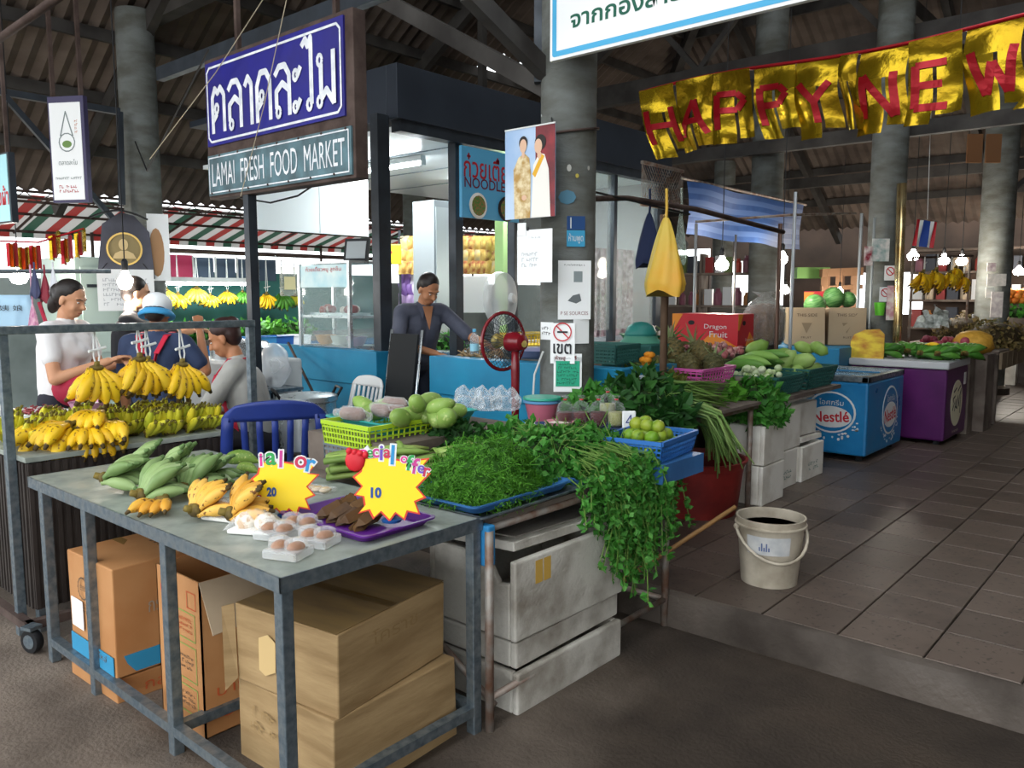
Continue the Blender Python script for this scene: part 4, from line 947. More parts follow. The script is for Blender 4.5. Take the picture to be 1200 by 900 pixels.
wrap_panel('faded_label', .153, .160, .17, .26, -1.9, -.55, mat('faded_label', '#c6c6c4', .5, col2='#a5a9ad', scale=12), t)
for i in range(5): wrap_panel('label_mark', .155, .158, .19, .21 + .02 * (i % 2), -1.5 + i * .07, -1.46 + i * .07, mat('label_blue', '#5a6a94', .5), t, 2, .003)
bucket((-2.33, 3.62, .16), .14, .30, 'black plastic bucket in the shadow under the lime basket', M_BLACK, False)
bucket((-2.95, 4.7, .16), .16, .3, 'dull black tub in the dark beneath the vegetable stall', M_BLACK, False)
# crumpled bags on the floor below
for i, (px, py, c_, lab) in enumerate(((735, 660, '#6d675f', 'crumpled grey plastic bag lying on the kerb under the hanging herbs'), (690, 660, '#8c8478', 'scrap of dirty white foam lying behind the polystyrene boxes'))):
    p = atz(px, py, .19); b = MB(); b.ell((0, 0, 0), (.13, .09, .05), 14, 8)
    b.v = [(x * (1 + .35 * noise.noise(Vector((x * 22, y * 22, z * 22 + i)))), y * (1 + .35 * noise.noise(Vector((y * 25, z * 20, x * 20)))), z * (1 + .5 * noise.noise(Vector((x * 30, y * 30, i))))) for x, y, z in b.v]
    tag(b.build('plastic_scrap', mat('scrap%d' % i, c_, .5, bump=.4), None, loc=p), lab, 'rubbish')

# ================================================================== leaves
def leaf(b, p, d, n_, L, w):
    """one pointed leaf, bent in the middle"""
    d = d.normalized(); x = d.cross(n_)
    if x.length < 1e-4: x = d.cross(Vector((1, 0, .1)))
    x.normalize(); up = x.cross(d)
    m = p + d * L * .5 + up * L * .08
    b.add([p, m - x * w / 2, p + d * L - up * L * .1, m + x * w / 2], [(0, 1, 2, 3)])
def rvec(rd): return Vector((rd.gauss(0, 1), rd.gauss(0, 1), rd.gauss(0, 1))).normalized()
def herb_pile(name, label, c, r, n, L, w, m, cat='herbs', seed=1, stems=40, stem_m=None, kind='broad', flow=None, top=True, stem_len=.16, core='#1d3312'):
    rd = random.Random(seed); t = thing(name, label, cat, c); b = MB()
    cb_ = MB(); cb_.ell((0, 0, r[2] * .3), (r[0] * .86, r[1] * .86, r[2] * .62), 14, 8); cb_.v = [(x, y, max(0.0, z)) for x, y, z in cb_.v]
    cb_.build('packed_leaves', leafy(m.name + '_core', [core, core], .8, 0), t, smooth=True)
    for i in range(n):
        q = rvec(rd)
        if q.z < -.15: q.z = -q.z * .6
        k = rd.uniform(.82, 1.06) * (1 + .16 * noise.noise(q * 3 + Vector((seed, 0, 0))))
        p = Vector((q.x * r[0] * k, q.y * r[1] * k, max(.004, q.z * r[2] * k)))
        d = (q * .5 + rvec(rd) * .8 + (Vector(flow) if flow else Vector((0, 0, 0))))
        if kind == 'feather':
            d = d.normalized(); s_ = d.cross(q).normalized() if d.cross(q).length > .01 else Vector((1, 0, 0))
            for j in range(5):
                pp = p + d * L * j / 5 - Vector((0, 0, .03 * (j / 5) ** 2 * L / .06))
                for sg in (-1, 1): leaf(b, pp, s_ * sg + d * .8, q, w * 2.6 * (1 - j * .12), w * .55)
        else:
            nn = (q + rvec(rd) * .6); leaf(b, p, d, nn, L * rd.uniform(.6, 1.3), w * rd.uniform(.7, 1.3))
    o = b.build('leaves', m, t); o['kind'] = 'stuff'
    if stems:
        b = MB()
        for i in range(stems):
            q = rvec(rd); q.z = abs(q.z); p = Vector((q.x * r[0] * .9, q.y * r[1] * .9, q.z * r[2])); d = (rvec(rd) * .5 + q * .3 + (Vector(flow) * 1.5 if flow else Vector((0, 0, 0)))).normalized()
            b.tube([p - d * stem_len * .5, p + Vector((0, 0, .012)), p + d * stem_len * .5 - Vector((0, 0, .015))], .0022, 4, False)
        o = b.build('stems', stem_m or m, t); o['kind'] = 'stuff'
    return t
L_BRIGHT = leafy('leaf_bright', ['#3f7a1e', '#5a9a2c', '#2f6318', '#6aab3a']); L_MID = leafy('leaf_mid', ['#387826', '#4a9034', '#2b6320', '#64a64a'])
L_DARK = leafy('leaf_dark', ['#1f4a1c', '#2c5c24', '#163a15', '#3d6e2e']); L_STEM = leafy('stem_pale', ['#5f8a3a', '#7ea04e', '#4f7a2e'])
L_OLIVE = leafy('leaf_olive', ['#5d6a2c', '#7a7a35', '#4a5a22', '#8a7a3c'])
M_TRAYB = mat('blue_tray', '#3a6ea6', .4, col2='#325f92', scale=5); M_TEALP = mat('teal_plastic', '#2f9a94', .4); M_BASKB = mat('blue_basket', '#2f6ab0', .42); M_DGREEN = mat('dark_green_plastic', '#2a5f58', .5)
def plastic_tray(loc, w, d, h, rz, label, m, rx=0):
    t = thing('plastic_tray', label, 'tray', loc, rz, rx=rx); b = MB(); tray_shell(b, w, d, h); b.build('tray', m, t, smooth='auto'); return t
plastic_tray((-2.14, 2.30, .80), .44, .58, .035, 0, 'blue plastic tray under the feathery acacia greens', M_TRAYB)
plastic_tray((-2.13, 2.31, .778), .46, .60, .022, .02, 'grey metal tray stacked under the blue tray of acacia', M_STEEL)
plastic_tray((-2.12, 2.83, .778), .40, .40, .05, 0, 'blue tray under the coriander next to the hanging watercress', M_TRAYB)
herb_pile('acacia_pile', 'heap of feathery bright green acacia shoots on the blue tray', (-2.13, 2.27, .82), (.18, .24, .185), 1900, .06, .010, L_BRIGHT, seed=3, kind='feather', stems=60, core='#2f5a18')
herb_pile('coriander_pile', 'heap of bright green coriander in the middle of the herb table', (-2.17, 2.70, .80), (.21, .24, .19), 2600, .035, .026, L_MID, seed=5, stem_m=L_STEM, stems=80)
herb_pile('watercress_pile', 'spreading heap of watercress at the corner of the herb table', (-2.10, 2.93, .80), (.22, .20, .18), 2600, .038, .032, L_MID, seed=6, stem_m=L_STEM, stems=70, stem_len=.24)
herb_pile('basil_pile', 'dark basil bunch behind the acacia and coriander', (-2.62, 2.62, .80), (.20, .17, .18), 1100, .05, .034, L_DARK, seed=7, stem_m=L_DARK)
herb_pile('mint_pile', 'loose green mint clump behind the coriander heap', (-2.40, 2.78, .82), (.16, .15, .17), 800, .045, .036, L_MID, seed=17, stem_m=L_STEM)
# watercress strands drooping over the table edge
rdw = random.Random(21); b = MB(); bl = MB()
for i in range(190):
    y = rdw.gauss(2.86, .12); x = rdw.uniform(-2.02, -1.88); z = rdw.uniform(.84, .95); drop = rdw.uniform(.15, .52) * (1.1 - abs(y - 2.86) * 1.6)
    p0 = Vector((x, y, z)); p1 = Vector((-1.84 + rdw.uniform(-.04, .07), y + rdw.uniform(-.05, .06), z - .02)); p2 = p1 + Vector((rdw.uniform(-.0, .06), rdw.uniform(-.06, .08), -drop * .5)); p3 = p2 + Vector((rdw.uniform(-.04, .04), rdw.uniform(-.05, .06), -drop * .5))
    b.tube([p0, p1, p2, p3], .0028, 4, False)
    for (a_, c_) in ((p1, p2), (p2, p3)):
        for j in range(18): leaf(bl, a_.lerp(c_, rdw.random()), rvec(rdw) + Vector((.2, 0, -.3)), rvec(rdw), rdw.uniform(.018, .042), rdw.uniform(.014, .034))
t = thing('watercress_strands', 'long watercress strands hanging down over the edge of the herb table', 'herbs')
b.build('stems', L_STEM, t)['kind'] = 'stuff'; bl.build('leaves', L_MID, t)['kind'] = 'stuff'
# ---- mangoes on a teal tray, crate and lime green basket
M_MANGO = vary('mango_skin', ['#7d9c48', '#8aa854', '#6d8c3e', '#94ad5c'], .42, scale=9, spot='#a0b06a')
mb_ = MB(); mb_.ell((0, 0, 0), (.08, .045, .043), 14, 9); mb_.v = [(x, y + .012 * (x / .075) ** 2, z * (1 - .12 * x / .075)) for x, y, z in mb_.v]; mango_me = mb_.mesh('mango', M_MANGO, True)
mangos = [(428, 477), (441, 482), (457, 478), (478, 486), (489, 474), (495, 484), (516, 476), (512, 488), (530, 482), (522, 490), (503, 470), (470, 490)]
MZ = .985
plastic_tray(atz(470, 500, .95) + Vector((-.05, .06, 0)), .62, .42, .06, PI / 2, 'teal tray heaped with green mangoes', M_TEALP)
for i, (px, py) in enumerate(mangos):
    p = atz(px, py, MZ + .05 + (.05 if i in (4, 6, 10) else 0)); o = inst('mango', mango_me, None, p, (rdw.uniform(-.5, .5), rdw.uniform(-.6, .6), rdw.uniform(0, 6)), rdw.uniform(.85, 1.05)); tag(o, 'green mango heaped on the teal tray', 'mango', 'mangoes on the teal tray')
riser = thing('display_riser', 'plain wooden riser box under the mango tray', 'stand', (-2.88, 2.62, .775)); MB().bb((-.3, -.42, 0), (.3, .4, .17)).build('box', M_BOARD, riser)
def basket(loc, w, d, h, rz, label, m, nx=9, ny=6, nz=4, flare=1.1, cat='basket', bar=.005, name='basket'):
    t = thing(name, label, cat, loc, rz)
    def P(u, v, z): k = 1 / flare + (1 - 1 / flare) * z / h; return Vector((u * w / 2 * k, v * d / 2 * k, z))
    b = MB(); b.box((0, 0, .004), (w / flare, d / flare, .008)); b.build('bottom', m, t)
    b = MB()
    for (c0, c1) in (((-1, -1), (1, -1)), ((1, -1), (1, 1)), ((1, 1), (-1, 1)), ((-1, 1), (-1, -1))):
        b.bar(P(*c0, h), P(*c1, h), .014, .018)
    b.build('rim', m, t)
    for (c0, c1, n_) in (((-1, -1), (1, -1), nx), ((1, -1), (1, 1), ny), ((1, 1), (-1, 1), nx), ((-1, 1), (-1, -1), ny)):
        b = MB()
        for i in range(n_ + 1):
            u = c0[0] + (c1[0] - c0[0]) * i / n_; v = c0[1] + (c1[1] - c0[1]) * i / n_; b.bar(P(u, v, 0), P(u, v, h), bar * 1.4, bar)
        for i in range(nz): z = h * (i + .2) / nz; b.bar(P(*c0, z), P(*c1, z), bar, bar * 1.6)
        b.build('side_lattice', m, t)
    return t
M_LIME = mat('lime_plastic', '#a9c92e', .4); M_CRATEG = mat('grey_crate', '#6f7a80', .5)
bp = Vector((-2.90, 2.37, .775))
basket(bp, .31, .34, .13, .0, 'grey lattice crate under the lime green basket', M_CRATEG, 10, 7, 4, 1.03, 'crate', .007, 'lattice_crate')
basket(bp + Vector((0.02, 0, .13)), .34, .37, .10, .0, 'lime green plastic basket holding brown packets', M_LIME, 16, 11, 4, 1.06)
M_SAUS = mat('brown_paste', '#7a5240', .5, col2='#5c3a2e', scale=12)
for i, (x, y, z, r, lab) in enumerate(((-.06, -.08, .08, .1, 'left brown packet wrapped in clear film in the lime basket'), (0, .03, .09, -.2, 'middle brown packet wrapped in clear film in the lime basket'), (.06, .06, .085, .2, 'right brown packet wrapped in clear film in the lime basket'), (.0, .12, .11, .1, 'rear brown packet lying on top in the lime basket'))):
    t = thing('food_packet', lab, 'packet', bp + Vector((x, y, .175 + z)), r)
    b = MB(); b.tube([(-.075, 0, 0), (-.05, 0, .006), (.05, 0, .006), (.075, 0, 0)], [.014, .03, .03, .014], 10); b.build('filling', M_SAUS, t, smooth=True)
    b = MB(); b.tube([(-.11, 0, .004), (-.075, 0, .004), (-.05, 0, .008), (.05, 0, .008), (.075, 0, .004), (.11, 0, .0)], [.02, .022, .034, .034, .022, .022], 10); b.build('film_wrap', M_PLASTIC_FILM, t, smooth=True)
# ---- folded leaf bundles: long banana-leaf strips
M_PALM = vary('palm_leaf', ['#7d9a4a', '#93ab5c', '#68843c', '#8a9450'], .5, scale=8)
M_PALMD = vary('palm_leaf_dark', ['#3c4a24', '#4a4028', '#2f3a1e'], .6, scale=8)
for k in range(4):
    c = Vector((-2.62 + .12 * k - .1, 2.14 + .10 * k, .80 + .03 * (k % 2))); t = thing('leaf_bundle', ['broad folded green leaf bundle beside the lime basket', 'second folded leaf bundle lying over the first', 'brownish ended leaf bundle behind the 10 price sign', 'dark leaf bundle next to the basil'][k], 'leaves', c, .9 + .12 * k)
    rl = random.Random(k)
    for i in range(12):
        yy = rl.uniform(-.07, .07); zz = .01 + .012 * i; LL = rl.uniform(.10, .15)
        lay, col_ = divmod(i, 4); rr = rl.uniform(.018, .027); yy = (col_ - 1.5) * .042 + rl.uniform(-.01, .01); zz = .02 + .034 * lay; bz = rl.uniform(.0, .02)
        b = MB(); b.tube([((u - .5) * 2 * LL, yy + (u - .5) * rl.uniform(-.02, .02), zz + bz * math.sin(PI * u)) for u in (0, .2, .5, .8, 1)], [rr * 1.05, rr, rr * .95, rr * .8, rr * .35], 9, flat=.6); b.build('rolled_leaf', M_PALM if k < 2 or i % 3 else M_PALMD, t, smooth=True)
    MB().lathe([(.055, 0), (.06, .012), (.055, .024)], 14, M=xf((0, 0, .06), ry=PI / 2, s=(1.2, 1.4, 1)), cap=False).build('tie', M_PALM, t, smooth=True)
# ---- crumpled clear bags behind
for k in range(3):
    p = atz((548, 570, 592)[k], 480, .98); b = MB(); b.ell((0, 0, .04), (.085, .07, .065), 30, 20)
    b.v = [(x * (1 + .5 * noise.noise(Vector((x, y, z)) * 28 + Vector((k, 0, 0)))), y * (1 + .5 * noise.noise(Vector((y, z, x)) * 28)), max(0, z * (1 + .6 * noise.noise(Vector((z, x, y)) * 26)))) for x, y, z in b.v]
    o = b.build('plastic_bag', film('bag_film', '#f2f6f8', .35, .06), None, loc=p); tag(o, ['crumpled clear plastic bag next to the mangoes', 'crumpled clear plastic bag in the middle of three', 'crumpled clear plastic bag nearest the column'][k], 'plastic bag')
# ---- tubs, bags of dark pickles, price tile
t = thing('plastic_tub', 'stacked pink and blue tubs under a teal lid beside the column', 'tub', atz(635, 492, .93))
MB().lathe([(.07, 0), (.09, .09), (.093, .09)], 22).build('pink_tub', mat('pink_tub', '#b8667a', .4), t, smooth='auto'); MB().lathe([(.093, .09), (.098, .094), (.098, .105), (.09, .108)], 22).build('blue_rim', mat('tub_blue', '#5a8fb8', .4), t, smooth='auto')
MB().lathe([(.096, .108), (.1, .112), (.098, .122), (.04, .124), (.001, .124)], 22).build('lid', mat('lid_teal', '#2f9a80', .35), t, smooth='auto')
bowl(atz(655, 503, .93), .07, .04, 'small pink basket bowl in front of the pickle bags', mat('pink_bowl', '#d28a98', .45), fill=mat('garlic', '#d8ccc0', .6))
bowl(atz(628, 505, .92), .06, .035, 'small white dish with chopped greens next to the pink bowl', M_WHITE, fill=mat('chopped', '#7a9a5a', .7, bump=.5))
M_PICK = mat('dark_pickle', '#571a1a', .35, col2='#3a1212', scale=20); M_PICK2 = mat('pale_pickle', '#a3a06a', .4, col2='#87864e', scale=18)
plastic_tray(atz(690, 505, .93), .50, .20, .03, .72, 'dark blue tray under the bags of pickles', mat('navy_tray', '#2b3f66', .4))
for k, (px, lab, m) in enumerate(((662, 'tied clear bag of dark red pickle at the left of the row', M_PICK), (681, 'tied clear bag of dark red pickle second in the row', M_PICK), (701, 'tied clear bag of dark red pickle third in the row', M_PICK), (722, 'tied clear bag of pale green pickle beside the 4 price tile', M_PICK2), (712, 'tied clear bag of pale pickle at the back of the row', M_PICK2))):
    p = atz(px, 499 if k < 4 else 488, .94); t = thing('pickle_bag', lab, 'bag', p); t.scale = (.95,) * 3
    MB().lathe([(.03, 0), (.042, .01), (.045, .05), (.042, .072), (.001, .074)], 14).build('pickle', m, t, smooth='auto')
    MB().lathe([(.034, 0), (.046, .01), (.048, .06), (.045, .09), (.036, .115), (.012, .132), (.008, .14), (.02, .155), (.016, .158)], 14).build('bag_film', film('bag_film2', '#f2f6f8', .06, .08, .26), t, smooth=True)
    MB().lathe([(.01, .134), (.011, .14)], 8).build('rubber_band', M_RED, t)
t = thing('price_tile', 'white rounded tile with a handwritten blue 4', 'price sign', (-2.09, 3.26, .90), .72, rx=-.1); MB().tube([(0, .008, -.122), (0, .008, .03)], .006, 6).build('stick', M_POLE, t)
MB().bb((-.033, -.006, 0), (.033, .006, .125)).build('tile', M_WHITE, t, bevel=.01)
bb = MB(); ribbon(bb, [(.008, -.03), (.008, .03), (-.015, -.006), (.018, -.006)], .005, south((0, -.0065, .075)), .001); bb.build('number', mat('pen_blue', '#28367a', .5), t)
# ---- limes in a blue basket
lb = Vector((-1.90, 3.13, .845)); tag(MB().bb((-2.08, 2.95, .777), (-1.72, 3.31, .862)).build('support_block', M_TRAYB), 'blue block under the lime basket', 'stand'); basket(lb + Vector((0, 0, .02)), .30, .40, .085, .12, 'blue lattice basket full of limes at the table corner', M_BASKB, 14, 18, 4, 1.12)
M_LIMEF = vary('lime_skin', ['#4f801c', '#6a9224', '#8f9c30', '#447318', '#789426'], .4, scale=8)
b = MB(); b.ell((0, 0, 0), (.026, .026, .028), 12, 8); lime_me = b.mesh('lime', M_LIMEF, True); rl = random.Random(5)
for i in range(34):
    lay = 0 if i < 20 else (1 if i < 30 else 2); kx, ky = ((i % 4), (i // 4) % 5) if lay == 0 else ((i % 3) + .5, ((i // 3) % 3) + .8)
    o = inst('lime', lime_me, None, lb + Vector((-.088 + kx * .060 + rl.uniform(-.006, .006), -.14 + ky * .068 + rl.uniform(-.008, .008), .066 + lay * .042)), (rl.uniform(0, 3), rl.uniform(0, 3), 0), rl.uniform(1.1, 1.3)); tag(o, 'small green lime in the blue basket', 'lime', 'limes in the blue basket')
bowl(atz(728, 523, .85), .06, .035, 'shallow teal dish beside the lime basket', M_TEALP)
for i, (px, py, c_, lab) in enumerate(((742, 522, '#b0402e', 'small red pepper in front of the lime basket'), (748, 534, '#d88a8a', 'pink shallot below the lime basket'))):
    b = MB(); b.ell((0, 0, 0), (.03, .022, .02), 10, 7); tag(b.build('pepper' if i == 0 else 'shallot', mat('veg%d' % i, c_, .45), None, smooth=True, loc=(-2.02 - .06 * i, 2.93 - .05 * i, .795)), lab, 'vegetable')

# ================================================================== plastic chairs, pot, fan, folding chair
M_CHB = mat('blue_chair_plastic', '#2b3f8c', .4, col2='#25367a', scale=5); M_CHW = mat('white_chair_plastic', '#dfe2e2', .45)
def plastic_chair(loc, rz, label, m, s=1.0):
    """monobloc chair, local -Y is the front; the back faces +Y"""
    t = thing('plastic_chair', label, 'chair', loc, rz); t.scale = (s, s, s)
    b = MB(); b.sheet(lambda u, v: ((u - .5) * .44 * (1 - .06 * v), -.21 + .42 * v, .43 - .02 * math.sin(PI * u) + .01 * (2 * v - 1) ** 2), 8, 8); b.build('seat', m, t, smooth=True, solid=.012)
    def bk(x, z): u = (z - .43) / .45; return Vector((x, .20 + .10 * u + .02 * (1 - (x / .23) ** 2) * 1.0, z))
    W = lambda z: .235 - .02 * ((z - .43) / .45) ** 2 - (.05 * max(0, (z - .8) / .08) ** 2)
    b = MB(); b.sheet(lambda u, v: bk((u - .5) * 2 * W(.79 + .09 * v), .79 + .09 * v - .02 * (2 * u - 1) ** 2 * v), 14, 5); b.build('top_panel', m, t, smooth=True, solid=.012)
    b = MB(); b.sheet(lambda u, v: bk((u - .5) * 2 * W(.43 + .08 * v), .43 + .08 * v), 10, 2); b.build('lower_panel', m, t, smooth=True, solid=.012)
    for sx in (-1, 1):
        b = MB(); b.sheet(lambda u, v: bk(sx * (W(.5 + .31 * v) - .05 * u), .5 + .31 * v), 2, 5); b.build('back_stile', m, t, smooth=True, solid=.012)
    for i in range(5):
        x = -.12 + .06 * i; b = MB(); b.sheet(lambda u, v: bk(x * (1 + .1 * v) + (u - .5) * .028, .5 + .31 * v), 2, 4); b.build('slat', m, t, smooth=True, solid=.01)
    for sx in (-1, 1):
        for (y0, y1) in ((-.19, -.24), (.19, .27)):
            b = MB(); b.tube([(sx * .19, y0, .42), (sx * .23, y1, 0)], [.03, .02], 8); b.build('leg', m, t, smooth=True)
    return t
plastic_chair((-3.95, 2.50, 0), -2.1, 'blue plastic chair with slotted back behind the steel table', M_CHB, 1.18)
plastic_chair((-4.85, 3.62, .16), -.1, 'white plastic chair behind the big steel pot', M_CHW, .92)
t = thing('stock_pot', 'large aluminium stock pot with black handles on a stand', 'pot', (-4.22, 2.92, .62))
MB().lathe([(.16, 0), (.175, .015), (.175, .30), (.185, .31), (.185, .34), (.168, .34), (.165, .03), (.001, .02)], 30).build('body', M_ALU, t, smooth='auto')
MB().lathe([(.17, .335), (.12, .35), (.001, .352)], 26).build('lid', M_ALU, t, smooth='auto')
for a in (1.2, 4.3):
    b = MB(); b.tube([(math.cos(a - .3) * .18, math.sin(a - .3) * .18, .33), (math.cos(a - .3) * .21, math.sin(a - .3) * .21, .38), (math.cos(a + .3) * .21, math.sin(a + .3) * .21, .38), (math.cos(a + .3) * .18, math.sin(a + .3) * .18, .33)], .009, 8); b.build('handle', M_BLACK, t, smooth=True)
t = thing('pot_stand', 'rusty iron stand under the stock pot', 'stand', (-4.22, 2.92, 0))
MB().lathe([(.17, .60), (.18, .62), (.15, .62), (.15, .60)], 20).build('ring', M_RUST, t)
for k in range(3): a = k * 2.1 + .4; MB().tube([(.16 * math.cos(a), .16 * math.sin(a), .61), (.2 * math.cos(a), .2 * math.sin(a), 0)], .014, 6).build('leg', M_RUST, t)
# crumpled white bag and a stick behind the grey woman
p = aty(322, 452, 3.15); b = MB(); b.ell((0, 0, .14), (.12, .10, .16), 20, 14); b.v = [(x * (1 + .3 * noise.noise(Vector((x, y, z)) * 14)) * (1.15 - .9 * max(0, z)), y * (1 + .3 * noise.noise(Vector((y, z, x)) * 14)), z) for x, y, z in b.v]
tag(b.build('plastic_bag', film('white_bag', '#f0f2f4', .6, .25), None, smooth=True, loc=p), 'full translucent white plastic bag right of the woman in grey', 'plastic bag')
t = thing('small_stand', 'slim steel stand under the white plastic bag', 'stand', (p.x, p.y, 0)); MB().bb((-.14, -.14, p.z - .03), (.14, .14, p.z - .01)).build('top', M_STEEL, t)
for q in (-.12, .12):
    for q2 in (-.12, .12): MB().tube([(q, q2, 0), (q, q2, p.z - .03)], .012, 6).build('leg', M_STEEL, t)
tag(MB().tube([aty(338, 402, 3.95), aty(338, 402, 3.95) + (aty(368, 462, 3.6) - aty(338, 402, 3.95)) * ((aty(338, 402, 3.95).z - .17) / (aty(338, 402, 3.95).z - aty(368, 462, 3.6).z))], .012, 6).build('stick', M_RUST), 'thin brown stick leaning on the blue counter', 'stick')
# ---- pedestal fan
fp = Vector((-3.18, 3.52, 0)); fz = aty(598, 400, 3.52).z
t = thing('pedestal_fan', 'dark red pedestal fan with a round wire guard beside the column', 'fan', (0, 0, 0))
M_FANR = mat('fan_red', '#6e121c', .25, spec=.6)
fc = aty(590, 400, 3.50); ax = Vector((-.97, .10, .02)).normalized(); fx = Vector((0, 0, 1)).cross(ax).normalized(); Mf = frame(fc, fx, (0, 0, 1)); ax = Vector((Mf[0][2], Mf[1][2], Mf[2][2]))
Rg = .165
b = MB(); b.tube([Mf @ Vector((Rg * math.cos(a), Rg * math.sin(a), 0)) for a in [2 * PI * i / 36 for i in range(37)]], .011, 8, False); b.build('guard_ring', M_FANR, t, smooth=True)
for k in range(36):
    a = 2 * PI * k / 36; b = MB()
    b.tube([Mf @ Vector((.045 * math.cos(a), .045 * math.sin(a), .05)), Mf @ Vector((.12 * math.cos(a), .12 * math.sin(a), .045)), Mf @ Vector((Rg * math.cos(a), Rg * math.sin(a), 0)), Mf @ Vector((.11 * math.cos(a), .11 * math.sin(a), -.05)), Mf @ Vector((.05 * math.cos(a), .05 * math.sin(a), -.055))], .0018, 4, False); b.build('guard_wire', M_DARKSTEEL, t)
for k in range(3):
    b = MB(); a = k * 2 * PI / 3; b.sheet(lambda u, v: Mf @ Vector(((.03 + .12 * v) * math.cos(a + (u - .5) * 1.1 * (.5 + v * .5)), (.03 + .12 * v) * math.sin(a + (u - .5) * 1.1 * (.5 + v * .5)), .02 * (u - .5))), 5, 4); b.build('blade', film('blade_smoke', '#5a6a70', .55, .2), t, smooth=True)
b = MB(); b.lathe([(.001, -.02), (.03, -.02), (.045, 0), (.045, .01)], 16, M=Mf @ xf((0, 0, .05))); b.build('badge', mat('fan_badge', '#d8c070', .3, .5), t, smooth='auto')
b = MB(); b.lathe([(.03, -.05), (.058, -.06), (.06, -.10), (.045, -.16), (.02, -.175), (.001, -.176)], 18, M=Mf); b.build('motor_housing', M_FANR, t, smooth='auto'); MB().lathe([(.022, 0), (.001, .004)], 14, M=Mf @ xf((0, -.005, -.1745), rx=PI)).build('gold_badge', MATS['fan_badge'], t)
mc = Mf @ Vector((0, 0, -.1))
MB().tube([mc + Vector((0, 0, -.03)), Vector((mc.x, mc.y, mc.z - .16)), Vector((mc.x, mc.y, .16 + .6)), Vector((mc.x, mc.y, .18))], [.022, .026, .02, .016], 12).build('pole', M_FANR, t, smooth=True)
MB().lathe([(.2, .16), (.2, .175), (.06, .2), (.02, .22)], 24, (mc.x, mc.y, 0)).build('base', M_BLACK, t, smooth='auto')
# ---- folded black trolley chair in the counter gap
t = thing('folded_chair', 'folded black backed chair with bent chrome tubes in the counter gap', 'chair', (-4.50, 3.86, .16), .1)
b = MB(); b.sheet(lambda u, v: ((u - .5) * .27, .03 + .10 * v, .55 + .58 * v), 3, 6); b.build('back_panel', mat('black_cloth', '#1b1e20', .75), t, solid=.02, bevel=.004)
for sx in (-1, 1):
    MB().tube([(sx * .15, .15, 1.16), (sx * .15, .06, .6), (sx * .16, -.08, 0)], .011, 8).build('chrome_tube', M_ALU, t, smooth=True)
    MB().tube([(sx * .13, -.05, .55), (sx * .14, .12, 0)], .011, 8).build('rear_leg', M_ALU, t, smooth=True)
b = MB(); b.sheet(lambda u, v: ((u - .5) * .26, -.06 + .04 * math.sin(v * 5), .2 + .4 * v), 6, 6); b.build('hanging_cloth', mat('blue_grey_cloth', '#3f5a80', .8, col2='#2c3440', scale=6, lo=.45, hi=.55), t, smooth=True, solid=.01)
t = thing('water_bottle', 'clear plastic water bottle standing on the counter by the man', 'bottle', aty(556, 408, 4.18)); t.location.z = 1.10
MB().lathe([(.028, 0), (.032, .01), (.032, .13), (.03, .14), (.032, .15), (.03, .18), (.012, .21), (.012, .22)], 16).build('bottle', film('bottle_film', '#dfeaf0', .3, .1), t, smooth='auto')
MB().lathe([(.014, .215), (.014, .235), (.001, .236)], 12).build('cap', mat('cap_blue', '#4aa0c8', .4), t); MB().lathe([(.033, .08), (.033, .13)], 16, cap=False).build('label_band', mat('bottle_label', '#8fc4d6', .4), t, smooth=True)
t = thing('noodle_heap', 'heap of brownish noodles on the counter beside the bottle', 'food', aty(562, 424, 4.2)); t.location.z = 1.0
b = MB(); rn = random.Random(4)
for i in range(60): p = Vector((rn.uniform(-.14, .14), rn.uniform(-.08, .08), rn.uniform(.1, .17))); b.tube([p, p + Vector((rn.uniform(-.06, .06), rn.uniform(-.05, .05), rn.uniform(-.01, .03))), p + Vector((rn.uniform(-.09, .09), rn.uniform(-.07, .07), -.01))], .005, 4, False)
b.build('strands', mat('brown_noodle', '#8a7350', .6), t)['kind'] = 'stuff'; MB().bb((-.2, -.11, .08), (.2, .11, .11)).build('board', M_BOARD, t)

# ================================================================== things pinned to the main column
def card(name, label, cat, M, w, h, m, th=.004, curve=0.0):
    t = thing(name, label, cat); b = MB()
    b.box((0, 0, -th / 2), (w, h, th), 0, M); b.build('sheet', m, t); return t
def colpt(px, py, out=.008):
    """point on the camera side of the main column and the frame there"""
    d = Vector((-COLX, -COLY, 0)).normalized(); sd = Vector((-d.y, d.x, 0)); u = (px - 664) / 33.0 * COLR
    u = max(-.9 * COLR, min(.9 * COLR, u)); c = math.sqrt(COLR ** 2 - u ** 2)
    n_ = (d * c + sd * u).normalized()
    z = atd(px, py, 4.75 - .12).z
    p = Vector((COLX, COLY, z)) + n_ * (COLR + out); return frame(p, Vector((-n_.y, n_.x, 0)), (0, 0, 1))
# portrait poster: a flat print of two standing figures in formal dress
PY = 3.52; pa = aty(592, 158, PY); pb_ = aty(651, 135, PY); pw = pb_.x - pa.x; ph = pa.z - aty(592, 262, PY).z
t = thing('portrait_poster', 'printed poster of two figures in formal dress hanging on the column', 'poster')
Mp = frame(((pa.x + pb_.x) / 2, PY, pa.z - ph / 2 + .02), (1, .0, 0), (0, 0, 1))
MB().box((0, 0, -.002), (pw, ph, .004), 0, Mp).build('print', mat('poster_sky', '#8fb0d8', .35, col2='#b8cbe2', scale=3), t)
MB().prism([(pw * .12, -ph * .5), (pw * .5, -ph * .5), (pw * .5, ph * .5), (pw * .12, ph * .5)], .001, Mp, .0005).build('curtain_print', mat('poster_red', '#8c2a30', .4, col2='#5e1c24', scale=9), t)
def oval(cx, cy, rx, ry, n=16): return [(cx + rx * math.cos(2 * PI * i / n), cy + ry * math.sin(2 * PI * i / n)) for i in range(n)]
M_PSK = mat('poster_skin', '#d9b296', .5); M_PHAIR = mat('poster_hair', '#241c1a', .5)
